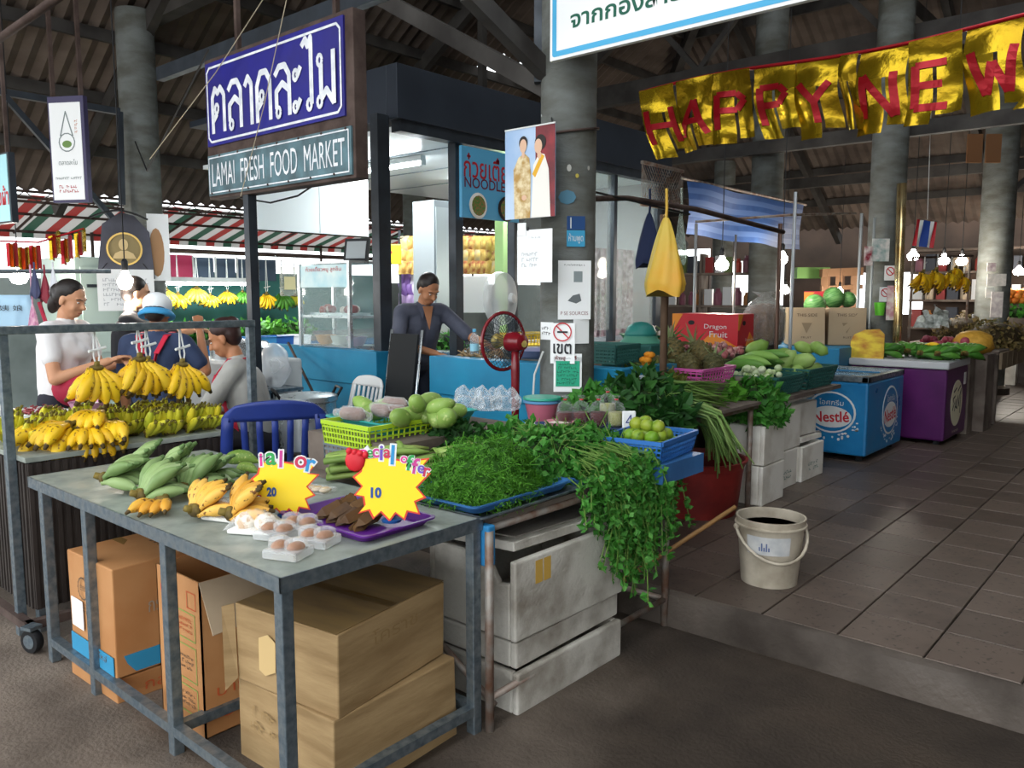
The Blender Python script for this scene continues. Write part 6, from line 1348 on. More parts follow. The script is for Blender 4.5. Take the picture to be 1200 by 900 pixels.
# ================================================================== freezers
M_FBLUE = mat('freezer_blue', '#1c6da4', .35, col2='#247db4', scale=4, rvar=.08); M_FPUR = mat('freezer_purple', '#561c5c', .35, col2='#4a1650', scale=4)
def nestle(M, w, h, t, thai):
    MB().prism(oval(0, .02, w * .5, h * .5, 28), .002, M).build('logo_rim', M_WHITE, t); MB().prism(oval(0, .02, w * .46, h * .46, 28), .002, M, .0008).build('logo_field', M_FBLUE, t)
    MB().prism(oval(0, -.02, w * .42, h * .26, 24), .002, M, .0016).build('logo_oval', M_WHITE, t)
    text('Nestlé', M @ xf((0, -.02, .003), .08), w * .74, h * .26, M_RED, t, bold=.02, ext=.0015); text(thai, M @ xf((0, h * .30, .003)), w * .5, h * .14, M_WHITE, t, ext=.0015)
    rs = random.Random(3); b = MB()
    for i in range(26): a = rs.uniform(-2.8, -.2); k = rs.uniform(.5, .62); b.prism(oval(math.cos(a) * w * k, math.sin(a) * h * k, rs.uniform(.004, .016), rs.uniform(.004, .014), 7), .001, M)
    b.build('milk_splash', M_WHITE, t)['kind'] = 'stuff'
t = thing('ice_cream_freezer', 'bright blue chest freezer with Nestlé logos and sliding glass lid', 'freezer', (-2.66, 7.54, .15)); w, d, h = 1.0, 1.02, .74
MB().bb((-w / 2, -d / 2, .06), (w / 2, d / 2, h - .05)).build('body', M_FBLUE, t, bevel=.02)
for (a, b_) in (((-w / 2, -d / 2, h - .05), (w / 2, -d / 2 + .06, h)), ((-w / 2, d / 2 - .06, h - .05), (w / 2, d / 2, h)), ((-w / 2, -d / 2, h - .05), (-w / 2 + .06, d / 2, h)), ((w / 2 - .06, -d / 2, h - .05), (w / 2, d / 2, h))): MB().bb(a, b_).build('rim_bar', M_STEEL, t, bevel=.006)
for y0, y1, z in ((-d / 2 + .06, .03, h - .012), (-.03, d / 2 - .06, h - .004)): MB().bb((-w / 2 + .06, y0, z - .006), (w / 2 - .06, y1, z)).build('sliding_lid', film('lid_glass', '#cfe2e6', .22, .05), t); MB().bb((-w / 2 + .06, y0, z), (w / 2 - .06, y0 + .025, z + .012)).build('lid_handle', mat('lid_blue', '#2a6f9c', .4), t)
for i in range(10): MB().box((-.35 + .16 * (i % 5), -.3 + .45 * (i // 5), h - .1), (.12, .2, .05), .1 * i).build('ice_cream_pack', mat('pack%d' % (i % 3), ('#c8a060', '#d8d4c8', '#8a5a3a')[i % 3], .4), t)
for sx in (-1, 1):
    for sy in (-1, 1): MB().tube([(sx * .42, sy * .42, 0), (sx * .42, sy * .42, .06)], .03, 8).build('foot', M_BLACK, t)
nestle(east((w / 2 + .001, .12, .38)), .44, .44, t, 'ไอศกรีม'); nestle(south((.2, -d / 2 - .001, .40)), .42, .36, t, 'ไอศกรีม')
t = thing('fruit_freezer', 'deep purple chest freezer with a round cream logo', 'freezer', (-2.30, 8.74, .15)); w, d, h = .88, .84, .80
MB().bb((-w / 2, -d / 2, .05), (w / 2, d / 2, h - .07)).build('body', M_FPUR, t, bevel=.02); MB().bb((-w / 2 - .015, -d / 2 - .015, h - .07), (w / 2 + .015, d / 2 + .015, h)).build('lid', mat('freezer_grey', '#b9bcc0', .4), t, bevel=.012)
M_CREAM = mat('logo_cream', '#e2dcc0', .5); Me = east((w / 2 + .001, .0, .38)); MB().prism(oval(0, 0, .225, .225, 28), .002, Me).build('logo_disc', M_CREAM, t); bb = MB()
for pts in ([(-.11, .09), (-.02, .12)], [(-.13, -.05), (-.08, .0), (-.12, .04), (-.06, .06)], [(-.06, -.06), (-.03, .03), (.0, -.04), (-.05, -.02)], [(.02, -.05), (.03, .05), (.07, -.03), (.08, .06)], [(.11, -.09), (.12, .1), (.09, .06)], [(.02, .09), (.1, .13)]): ribbon(bb, [(x * 1.25, y * 1.25) for x, y in pts], .018, Me, .003)
bb.build('brush_lettering', M_INK, t); text('homemade', Me @ xf((0, -.27, 0)), .24, .03, M_CREAM, t)
Ms_ = south((-.12, -d / 2 - .001, .52)); bb = MB(); ribbon(bb, ring((.1, 0), .07, 18), .014, Ms_, .001); bb.build('side_logo', M_WHITE, t); scribble(Ms_ @ xf((.08, -.15, 0)), .16, .06, 2, M_CREAM, t, seed=4); MB().box((.3, .2, .001), (.09, .12, .002), 0, east((w / 2 + .001, 0, .4))).build('sticker', M_PAPER, t)
for sx in (-1, 1):
    for sy in (-1, 1): MB().tube([(sx * .36, sy * .34, 0), (sx * .36, sy * .34, .05)], .03, 8).build('foot', M_BLACK, t)
for i in range(9):
    hand('dg', (-2.50 + .085 * i + (.1 if i % 2 else 0), 8.50 + .20 * (i % 3), 1.02), 'deep green banana bunch on the purple freezer', 6, 2, 1.5, rz=1.2 + .3 * (i % 3), seed=120 + i, lift=.35, s=1.15, group='green bananas on the purple freezer')
hand('y', (-2.15, 8.62, 1.08), 'single yellow banana bunch among the green ones on the freezer', 3, 1, .7, rz=.3, seed=140, lift=.1, s=1.0)
t = thing('display_board', 'curved yellow and green printed board at the freezer end', 'board'); p = atx(1030, 400, -2.72)
Mb_ = south((-2.62, 8.40, 1.06)); MB().prism([(-.15, -.12), (.17, -.12), (.17, .13), (.12, .18), (-.02, .17), (-.12, .12), (-.15, .05)], .012, Mb_).build('board', mat('board_print', '#d8c040', .5, col2='#a05a2a', scale=6, stretch=(1, 1, 2)), t)

# ================================================================== people
SKIN = mat('skin_tan', '#b57f5c', .5, col2='#a8714f', scale=6, sub=.08); SKIN2 = mat('skin_light', '#cd9a78', .5, col2='#c08b69', scale=6, sub=.08); SKIN3 = mat('skin_dark', '#8a5a3e', .5, col2='#7c4f36', scale=6, sub=.08)
HAIR = mat('black_hair', '#1b1716', .45, col2='#2a2320', scale=30, stretch=(1, 1, 5)); HAIR2 = mat('brown_hair', '#3a2320', .45, col2='#2a1815', scale=30)
def cap_(b, p, q, r0, r1, n=12):
    p = Vector(p); q = Vector(q); b.tube([p.lerp(q, i / 4) for i in range(5)], [r0 + (r1 - r0) * i / 4 for i in range(5)], n); b.ell(p, r0 * .99, n, 8); b.ell(q, r1 * .99, n, 8)
def person(label, loc, rz, h=1.64, lean=.12, sit=False, armL=None, armR=None, nod=.3, turn=0.0, skin=SKIN, shirt=None, sleeve=.5, pants=None, hair=HAIR, style='short', apron=None, cap=None, collar=False, hipz=None, female=False):
    t = thing('person', label, 'person', loc, rz); k = h / 1.7
    hz = hipz if hipz else .92 * k
    up = Vector((math.sin(lean), 0, math.cos(lean))); fw = Vector((math.cos(lean), 0, -math.sin(lean))); lf = Vector((0, 1, 0))
    hip = Vector((0, 0, hz)); chest = hip + up * .36 * k; sh = hip + up * .46 * k; neck = hip + up * .53 * k; sw = (.17 if female else .19) * k
    hd = neck + up * .13 * k + fw * .03 * k
    b = MB()
    # torso
    b.ell(hip + up * .02, (.12 * k, .16 * k, .13 * k), 14, 10); cap_(b, hip + up * .08 * k + lf * .05 * k, chest + lf * .06 * k, .105 * k, .115 * k); cap_(b, hip + up * .08 * k - lf * .05 * k, chest - lf * .06 * k, .105 * k, .115 * k)
    cap_(b, sh - lf * sw * .8, sh + lf * sw * .8, .062 * k, .062 * k); cap_(b, sh + up * .0, neck + up * .05 * k, .058 * k, .05 * k)
    # head turned and bowed on the neck
    Mh = Matrix.Translation(hd) @ Euler((0, nod, turn), 'ZYX').to_matrix().to_4x4() @ Matrix.Scale(k, 4)
    b.ell((-.008, 0, .045), (.092, .075, .085), 16, 12, Mh); b.ell((.022, 0, -.01), (.072, .063, .092), 14, 10, Mh); b.ell((.045, 0, -.062), (.042, .042, .036), 12, 8, Mh)
    cap_(b, Mh @ Vector((.086, 0, .025)), Mh @ Vector((.107, 0, -.012)), .009 * k, .015 * k, 8); b.ell((.094, .0, -.014), (.012, .02, .01), 8, 6, Mh)
    b.ell((.083, 0, -.047), (.014, .026, .008), 10, 6, Mh); b.ell((.08, 0, -.058), (.014, .022, .008), 10, 6, Mh); b.ell((.07, 0, .04), (.026, .055, .012), 10, 6, Mh)
    for s_ in (-1, 1): b.ell((-.005, s_ * .077, .0), (.02, .01, .032), 8, 6, Mh); b.ell((.055, s_ * .035, -.022), (.03, .025, .028), 8, 6, Mh)
    # arms and hands
    arms = {}
    for s_, tgt in ((1, armL), (-1, armR)):
        S = sh + lf * s_ * sw; 
        E_, Hn = (S + Vector((.02, s_ * .05, -.29 * k)), S + Vector((.06, s_ * .05, -.54 * k))) if tgt is None else (Vector(tgt[0]), Vector(tgt[1]))
        arms[s_] = (S, E_, Hn); cap_(b, S, E_, .050 * k, .040 * k); cap_(b, E_, Hn, .041 * k, .027 * k)
        d = (Hn - E_).normalized(); sd = d.cross(Vector((0, 0, 1))); sd = sd.normalized() if sd.length > .1 else Vector((0, 1, 0)); dn = sd.cross(d)
        if dn.z > 0: dn = -dn
        pm = Hn + d * .05; b.ell((0, 0, 0), (.05, .036, .017), 12, 8, frame(pm, d, sd))
        for j in range(4):
            f0 = pm + d * .038 + sd * (.027 - .018 * j); L = (.062, .075, .07, .055)[j]; f1 = f0 + d * L * .5 + dn * .012; f2 = f1 + (d * .55 + dn * .8).normalized() * L * .5
            cap_(b, f0, f1, .0095, .009, 8); cap_(b, f1, f2, .009, .0075, 8)
        th0 = pm + sd * s_ * .03 - d * .01; th1 = th0 + (sd * s_ * .7 + d * .7) * .035; cap_(b, th0, th1, .012, .010, 8); cap_(b, th1, th1 + (d * .9 + dn * .4) * .03, .010, .008, 8)
    # legs
    for s_ in (-1, 1):
        H_ = hip + lf * s_ * .09 * k
        if sit: K = H_ + Vector((.40 * k, s_ * .05, -.02)); A = Vector((K.x - .03, K.y, .07))
        else: K = Vector((.03, s_ * .10 * k, hz * .52)); A = Vector((0, s_ * .10 * k, .07))
        cap_(b, H_, K, .085 * k, .056 * k); cap_(b, K, A, .055 * k, .036 * k); cap_(b, A + Vector((-.03, 0, -.03)), A + Vector((.15, 0, -.04)), .036, .028, 10)
        arms['K%d' % s_] = (H_, K, A)
    remeshed('body', b, skin, t, .0075, 3, .4)
    # face details
    for s_ in (-1, 1):
        b = MB(); b.ell((.079, s_ * .030, .018), (.007, .012, .0045), 10, 6, Mh); b.build('eye', M_WHITE, t, smooth=True); b = MB(); b.ell((.083, s_ * .030, .0165), (.004, .007, .004), 8, 6, Mh); b.build('iris', M_PHAIR, t, smooth=True)
        MB().tube([Mh @ Vector((.088, s_ * .012, .036)), Mh @ Vector((.086, s_ * .032, .042)), Mh @ Vector((.074, s_ * .05, .036))], .0035, 6).build('eyebrow', HAIR, t, smooth=True)
    b = MB(); b.ell((.089, 0, -.052), (.008, .022, .006), 10, 6, Mh); b.build('lips', mat('lips', '#a05a50', .4), t, smooth=True)
    # hair
    b = MB(); b.ell((-.022, 0, .062), (.093, .083, .083), 16, 12, Mh); b.ell((-.05, 0, .02), (.064, .078, .085), 14, 10, Mh)
    if style == 'bun': b.ell((-.10, 0, .03), (.05, .055, .06), 12, 8, Mh); b.ell((-.105, 0, -.05), (.04, .045, .075), 10, 8, Mh)
    if style == 'updo': b.ell((-.085, 0, .07), (.055, .055, .055), 12, 8, Mh)
    if style == 'long': b.ell((-.07, 0, -.08), (.05, .075, .12), 12, 10, Mh)
    if style != 'none': remeshed('hair', b, hair, t, .009, 3)
    # shirt
    b = MB(); e = .016
    b.ell(hip + up * .05, (.135 * k, .17 * k, .12 * k), 14, 10); cap_(b, hip + up * .08 * k + lf * .05 * k, chest + lf * .06 * k, .122 * k, .13 * k); cap_(b, hip + up * .08 * k - lf * .05 * k, chest - lf * .06 * k, .122 * k, .13 * k)
    cap_(b, sh - lf * sw * .85, sh + lf * sw * .85, .076 * k, .076 * k); cap_(b, sh, neck - up * .01, .075 * k, .06 * k)
    if female: b.ell(chest + fw * .08 * k - up * .03, (.07 * k, .13 * k, .075 * k), 12, 8)
    for s_ in (-1, 1):
        S, E_, Hn = arms[s_]
        cap_(b, S, S.lerp(E_, min(1, sleeve * 1.0) if sleeve <= 1 else 1), .066 * k, .062 * k)
        if sleeve > 1: cap_(b, E_, E_.lerp(Hn, sleeve - 1), .058 * k, .045 * k)
    remeshed('shirt', b, shirt or M_WHITE, t, .011, 3)
    b = MB(); b.ell(hip - up * .02, (.14 * k, .172 * k, .12 * k), 14, 10)
    for s_ in (-1, 1):
        H_, K, A = arms['K%d' % s_]; cap_(b, H_, K, .10 * k, .072 * k); cap_(b, K, A.lerp(K, .05), .07 * k, .052 * k)
    remeshed('trousers', b, pants or M_BLACK, t, .012, 3)
    if collar:
        for s_ in (-1, 1):
            n0 = neck + up * .0
            if s_ == 1: b = MB(); b.add([n0 + lf * .045 + fw * .068 + up * .01, n0 - lf * .045 + fw * .068 + up * .01, n0 + fw * .155 - up * .15], [(0, 1, 2)]); b.build('bare_chest', skin, t, solid=.004)
            b = MB(); n0 = neck + up * .015; b.add([n0 + lf * s_ * .06 - fw * .02, n0 + lf * s_ * .075 + fw * .045 - up * .03, n0 + fw * .09 - up * .12 + lf * s_ * .03, n0 + fw * .07 + lf * s_ * .03 - up * .02], [(0, 1, 2, 3)]); b.build('collar', shirt, t, solid=.006)
    if apron:
        if apron[1] == 'back':
            for s_ in (-1, 1):
                b = MB(); pts = [sh + lf * s_ * .09 + fw * .05 + up * .075, sh + lf * s_ * .085 - fw * .075 + up * .045, chest + lf * s_ * .045 - fw * .142 + up * .02, hip + up * .16 - fw * .14]
                for a_, c_ in zip(pts[:-1], pts[1:]): b.bar(a_, c_, .04, .006)
                b.build('apron_strap', apron[0], t)
        else:
            b = MB(); b.sheet(lambda u, v: chest + up * (.10 - .42 * v) * k + fw * (.145 + (.05 if female else .0) * math.sin(PI * min(1, v * 2)) + .012) * k - fw * .08 * (2 * u - 1) ** 2 + lf * (u - .5) * (.2 + .12 * v), 8, 8); b.build('apron_bib', apron[0], t, smooth=True, solid=.006)
            for s_ in (-1, 1):
                b = MB(); pts = [chest + up * .10 * k + fw * .12 + lf * s_ * .09, sh + up * .075 + fw * .03 + lf * s_ * .07, neck - fw * .085 - up * .02]
                for a_, c_ in zip(pts[:-1], pts[1:]): b.bar(a_, c_, .022, .006)
                b.build('apron_strap', apron[0], t)
    if cap:
        b = MB(); b.ell((-.012, 0, .075), (.112, .10, .088), 18, 12, Mh); b.v = [p for p in b.v]; b.build('cap_crown', cap[0], t, smooth=True)
        b = MB(); b.lathe([(.10, 0), (.125, -.03), (.12, -.05), (.10, -.045)], 22, M=Mh @ xf((-.012, 0, .03))); b.build('cap_band', cap[1], t, smooth=True)
    return t
AR = math.atan2(.656, .755)
person('man in a dark grey shirt bending over the counter', (-4.84, 4.36, .16), -.25, 1.62, .38, armL=((.36, .30, 1.10), (.56, .36, 1.03)), armR=((.26, -.26, 1.05), (.48, -.06, .98)), nod=.62, turn=.1, skin=SKIN, shirt=mat('charcoal_shirt', '#555866', .8, col2='#454856', scale=8), sleeve=.95, pants=mat('navy_trousers', '#252a38', .8), hair=HAIR, collar=True)
person('woman in a white T-shirt with tied back hair looking down', (-5.62, 2.02, 0), AR - .15, 1.66, .1, armL=((.12, .22, 1.08), (.36, .08, 1.14)), armR=((.14, -.24, 1.06), (.38, -.06, 1.16)), nod=.35, skin=SKIN2, shirt=mat('white_tee', '#e8e6e6', .8, col2='#dcdada', scale=6), sleeve=.55, pants=mat('dark_jeans', '#2a2a34', .8), hair=HAIR, style='bun', female=True)
t = thing('shoulder_bag', 'crimson cloth bag at the hip of the woman in white', 'bag', (-5.38, 2.02, .93), .6)
b = MB(); b.ell((0, 0, .06), (.16, .1, .12), 16, 10); b.build('pouch', mat('crimson_cloth', '#a81f3c', .7, col2='#8c1832', scale=6, bump=.2), t, smooth=True); MB().tube([(-.12, 0, .12), (-.2, .05, .4), (-.28, .08, .6)], .012, 6).build('strap', MATS['crimson_cloth'], t)
person('woman in a black top turned away beside the woman in white', (-6.25, 2.72, 0), AR + .35, 1.70, .08, armL=((.15, .3, 1.22), (.38, .25, 1.28)), armR=((.22, -.22, 1.26), (.46, -.12, 1.30)), nod=.15, turn=.2, skin=SKIN2, shirt=mat('black_top', '#1d1d22', .8), sleeve=1.5, hair=HAIR, style='updo', female=True)
person('person seen from behind in navy shirt with red apron straps and white cap', (-5.16, 2.42, 0), math.atan2(.755, -.656) + .1, 1.56, .1, armR=((.05, -.30, 1.08), (.18, -.24, 1.33)), nod=.3, skin=SKIN, shirt=mat('navy_tee', '#33415f', .8, col2='#2b3753', scale=6), sleeve=.7, apron=(mat('apron_red', '#b81f3a', .7), 'back'), hair=HAIR, style='short', cap=(mat('cap_white', '#f0f4f6', .6), mat('cap_blue_band', '#3f9ad0', .6)))
person('woman in a grey T-shirt and red apron sitting and looking down', (-4.45, 2.72, 0), AR + PI + .1, 1.62, .25, sit=True, hipz=.70, armL=((.30, .20, .84), (.52, .12, .78)), armR=((.28, -.22, .84), (.50, -.06, .78)), nod=.45, skin=SKIN, shirt=mat('grey_tee', '#aaa9a4', .85, col2='#9c9b96', scale=6), sleeve=.85, apron=(MATS['apron_red'], 'front'), hair=HAIR2, style='updo', female=True, pants=mat('dark_skirt', '#211f24', .8))
t = thing('wooden_stool', 'plain stool under the woman in grey', 'stool', (-4.45, 2.72, 0)); MB().lathe([(.17, .55), (.18, .56), (.18, .58), (.001, .58)], 18).build('seat', M_BOARD, t)
for k in range(4): a = k * PI / 2 + .4; MB().tube([(.13 * math.cos(a), .13 * math.sin(a), .49), (.17 * math.cos(a), .17 * math.sin(a), 0)], .016, 6).build('leg', M_BOARD, t)
MB().tube([atd(233, 393, 4.72), atd(236, 396, 4.66)], .003, 5).build('glasses_arm', M_BLACK, t) if False else None
person('person in a maroon cap and patterned dark shirt at the left edge', (-6.55, 1.42, 0), 1.9, 1.6, .15, sit=True, hipz=.60, nod=.2, skin=SKIN3, shirt=mat('red_leopard', '#7a2f28', .8, col2='#1c1414', scale=60, lo=.45, hi=.55), sleeve=.8, hair=HAIR, cap=(mat('maroon_cap', '#4a1f2c', .7), mat('maroon_cap2', '#3a1822', .7)))
t = thing('wooden_stool', 'plain stool under the person in the maroon cap', 'stool', (-6.55, 1.42, 0)); MB().lathe([(.17, .47), (.18, .48), (.18, .50), (.001, .50)], 18).build('seat', M_BOARD, t)
for k in range(4): a = k * PI / 2 + .4; MB().tube([(.13 * math.cos(a), .13 * math.sin(a), .49), (.17 * math.cos(a), .17 * math.sin(a), 0)], .016, 6).build('leg', M_BOARD, t)

# ================================================================== left and back walls of the hall, plus an added light-blocking wall
wl = structure(MB().bb((-11.2, -1.2, -.02), (-11.05, 16, 1.78)).build('wall_left', mat('wall_dim', '#8f9a98', .8, col2='#6f7a78', scale=1.5)))
wb = MB()
for (x0, x1, z0, z1) in ((-11.2, -8.6, 0, 2.2), (-8.6, -6.9, 0, 1.35), (-6.9, -5.4, 0, 3.0), (-5.4, -4.2, 0, 1.2), (-5.4, -4.2, 2.0, 3.0), (-4.2, 8, 0, 3.0), (-11.2, -8.6, 2.6, 3.0), (-8.6, -6.9, 2.3, 3.0)): wb.bb((x0, 16.6, z0), (x1, 16.75, z1))
structure(wb.build('wall_back', mat('wall_brown', '#5a4a40', .85, col2='#3f352e', scale=1.2)))
structure(MB().bb((3.2, -1.2, -.02), (3.35, 16.6, 4.2)).build('wall_right', mat('light_block_m', '#6a625a', .85, col2='#544c46', scale=1.2)))  # unseen wall added to cut the daylight coming from the right

# ================================================================== striped awning beyond the left eave
t = thing('striped_awning', 'long red, white and green striped awning beyond the left eave', 'awning')
cols = [leafy('awn_red', ['#8c2f2c', '#943834'], .7, .22), leafy('awn_white', ['#b0aca8', '#b8b4b0'], .7, .25), leafy('awn_green', ['#2c4a3a', '#345444'], .7, .22), leafy('awn_white', ['#fff', '#fff'], .7, .5) if 'awn_white' not in MATS else MATS['awn_white']]
y = -.4; i = 0
while y < 15.6 and True:
    b = MB(); b.quad((-11.15, y, 2.80), (-11.15, y + .15, 2.80), (-12.5, y + .15, 2.46), (-12.5, y, 2.46)); b.quad((-12.5, y, 2.46), (-12.5, y + .15, 2.46), (-12.52, y + .15, 2.36), (-12.52, y, 2.36))
    b.build('awning_strip', cols[i % 4], t); i += 1; y += .15
for x, z in ((-11.2, 2.77), (-11.8, 2.62), (-12.45, 2.44)): MB().tube([(x, -.4, z), (x, 15.6, z)], .02, 6).build('awning_rail', M_RUST, t)
for y in range(0, 16, 2): MB().tube([(-11.1, y, 2.78), (-12.5, y, 2.42)], .018, 6).build('awning_arm', M_RUST, t)
for y in (1, 5, 9, 13): MB().tube([(-12.45, y, 2.5), (-12.45, y, 0)], .025, 6).build('awning_post', M_RUST, t)
# steel rail and lattice along the left side
t = thing('eave_lattice', 'thin dark steel lattice girder along the left eave', 'girder')
for z in (2.80, 2.68): MB().tube([(-10.8, 0, z), (-10.8, 15.5, z)], .018, 6).build('chord', M_RUST, t)
b = MB()
for k in range(50): b.tube([(-10.8, .3 * k, 2.80), (-10.8, .3 * k + .15, 2.68), (-10.8, .3 * k + .3, 2.80)], .008, 4, False)
b.build('web', M_RUST, t)

# ================================================================== left background: stall with hanging bananas
t = thing('stall_partition', 'teal painted partition behind the far hanging bananas', 'partition')
MB().bb((-9.75, 4.4, .15), (-9.65, 8.0, 1.86)).build('teal_panel', mat('teal_wall', '#3f8078', .6, col2='#376f69', scale=2), t)
MB().bb((-9.64, atx(198, 300, -9.64).y, 1.76), (-9.6, atx(223, 300, -9.64).y, 2.06)).build('magenta_panel', mat('magenta_board', '#a82a50', .5), t)
yy0 = atx(226, 300, -9.64).y
for k in range(4): MB().bb((-9.66, yy0 + .30 * k, 1.76), (-9.62, yy0 + .30 * k + .26, 2.04)).build('dark_pane', mat('grey_blue_pane', '#4a5a6c', .25), t); MB().bb((-9.62, yy0 + .30 * k - .03, 1.74), (-9.60, yy0 + .30 * k - .01, 2.06)).build('white_bar', M_WHITE, t)
MB().tube([(-9.1, 4.4, 2.08), (-9.1, 7.9, 2.08)], .03, 6).build('top_rail', M_RUST, t)
for i, (px, py, kind, s, lab) in enumerate(((194, 340, 'yg', 1.3, 'far hanging yellow-green bananas at the left end of the lamp'), (208, 345, 'y', 1.1, 'far hanging yellow bananas second from the left'), (230, 338, 'yg', 1.5, 'far hanging pale green bananas under the lamp'), (246, 346, 'y', 1.0, 'far hanging yellow bananas under the middle of the lamp'), (266, 342, 'y', 1.0, 'far hanging round yellow banana bunch left of the post'), (284, 342, 'dg', .9, 'far hanging green bananas beside the dark post'), (312, 345, 'y', 1.2, 'far hanging yellow bananas right of the dark post'), (330, 345, 'dg', 1.2, 'far deep green bananas hanging by the clear packet'), (345, 347, 'yg', 1.2, 'far yellow-green bananas left of the food cabinet'))):
    p = atx(px, py, -9.1); hand(kind, p, lab, 6, 2, 1.8, ry=PI / 2, seed=200 + i, lift=.4, s=s, hang=max(.12, (2.05 - p.z) / s), group='far hanging bananas')
for o in bpy.data.objects:
    if o.get('label') == 'long glowing fluorescent tube over the far hanging bananas': o.location = (-8.7, 4.75, 1.70); o.scale = (.75, 1, 1)
t = thing('produce_bench', 'long low bench of greens under the far bananas', 'bench'); MB().bb((-9.4, 4.5, 1.02), (-8.3, 8.0, 1.08)).build('top', M_BOARD, t); MB().bb((-8.36, 4.5, .15), (-8.32, 8.0, 1.02)).build('front', mat('bench_blue', '#2a6aa0', .5), t)
for i, (px, py, m, lab) in enumerate(((205, 380, L_MID, 'far heap of greens left of the cap'), (230, 378, L_DARK, 'far heap of dark greens under the lamp'), (262, 378, L_MID, 'far heap of greens behind the seated woman'), (312, 378, L_BRIGHT, 'far heap of pale greens right of the post'), (345, 372, L_MID, 'far heap of leafy greens beside the cabinet'), (290, 382, L_DARK, 'far heap of dark herbs behind the post'))):
    p = atx(px, py + 8, -8.6); herb_pile('greens_pile', lab, (p.x, p.y, 1.08), (.2, .26, .18), 160, .09, .06, m, seed=50 + i, stems=10)
for i, (px, c_, lab) in enumerate(((285, '#2a6ab0', 'blue plastic box under the far greens'), (305, '#3f8ac0', 'lighter blue plastic box right of the post'), (325, '#2a5aa0', 'dark blue plastic box left of the food cabinet'), (345, '#e0e4e8', 'white box next to the far blue boxes'))):
    p = atx(px, 395, -7.6); t = thing('plastic_box', lab, 'box', (p.x, p.y, .98)); b = MB(); tray_shell(b, .30, .26, .16, 1.1); b.build('shell', mat('pbox%d' % i, c_, .4), t, smooth='auto')
tag(MB().bb((-7.8, 4.9, .15), (-7.4, 7.0, .975)).build('box_bench', M_BOARD), 'narrow bench carrying the far plastic boxes', 'bench')
t = thing('clear_packet', 'clear packet with a yellow label hanging left of the food cabinet', 'packet'); p = atx(338, 330, -8.8); b = MB(); b.box((p.x, p.y, p.z), (.05, .24, .36)); b.build('packet', film('packet_film', '#e8e8e0', .35, .2), t, bevel=.02); MB().box((p.x + .03, p.y, p.z - .02), (.004, .16, .16)).build('label', mat('packet_label', '#d8d0a0', .5), t); MB().tube([p + Vector((0, 0, .18)), Vector((-9.1, p.y, 2.08))], .006, 5).build('string', M_WHITE, t)
# papers and portrait board on the left column
cdir = Vector((8.45, -3.92, 0)).normalized()
t = thing('portrait_board', 'dark hanging board with a round golden portrait medallion', 'board')
pc = atd(146, 292, 8.05); Mb_ = frame(pc, Vector((-cdir.y, cdir.x, 0)), (0, 0, 1)); k = 8.05 / F_PX
MB().prism([(x * k, y * k) for x, y in ((-30, -34), (31, -34), (27, 20), (12, 38), (-2, 42), (-22, 28))], .02, Mb_).build('board', mat('board_grey', '#4a4c58', .4, col2='#3a3b46', scale=4), t)
MB().lathe([(19 * k, .02), (19 * k, .03), (17 * k, .03), (17 * k, .02)], 28, M=Mb_, cap=False).build('gold_ring', mat('gold', '#c8a860', .3, .6), t, smooth='auto'); MB().lathe([(17 * k, .022), (.001, .024)], 24, M=Mb_).build('medallion', mat('sepia', '#8a7a52', .5), t)
MB().prism([(x * k, y * k) for x, y in oval(-1, 5, 5, 6.5)], .002, Mb_, .026).build('face_print', mat('sepia_light', '#c8b080', .5), t); MB().prism([(x * k, y * k) for x, y in ((-13, -11), (12, -11), (9, -5), (3, -2), (-4, -2), (-10, -5))], .002, Mb_, .026).build('shoulder_print', MATS['sepia_light'], t)
b = MB(); b.sheet(lambda u, v: Mb_ @ Vector(((-34 + 60 * u) * k, (34 + 9 * math.sin(PI * u)) * k, .02 + .1 * v)), 10, 1); b.build('hood', M_BLACK, t, solid=.01)
t = thing('white_paper', 'white printed sheet hanging under the portrait medallion', 'notice'); pc = atd(148, 340, 7.9); Mq = frame(pc, Vector((-cdir.y, cdir.x, 0)), (0, 0, 1)); MB().box((0, 0, 0), (.50, .40, .004), 0, Mq).build('sheet', M_PAPER, t); scribble(Mq @ xf((0, -.02, .003)), .4, .28, 6, MATS['faint_grey'], t, seed=7)
for x in (-.2, .2): MB().tube([Mq @ Vector((x, .2, 0)), Mq @ Vector((x * .8, .26, -.14))], .004, 5).build('string', M_BLACK, t)
t = thing('skin_tone_poster', 'narrow tan and white poster wrapped on the left column', 'poster'); pc = atd(186, 290, 8.2); Mq = frame(pc, Vector((-cdir.y, cdir.x, 0)), (0, 0, 1)); MB().box((0, 0, 0), (.2, .66, .004), 0, Mq).build('sheet', M_PAPER, t); MB().prism(oval(-.02, -.05, .07, .24), .003, Mq, .002).build('tan_print', mat('tan_print', '#a8805a', .6), t)
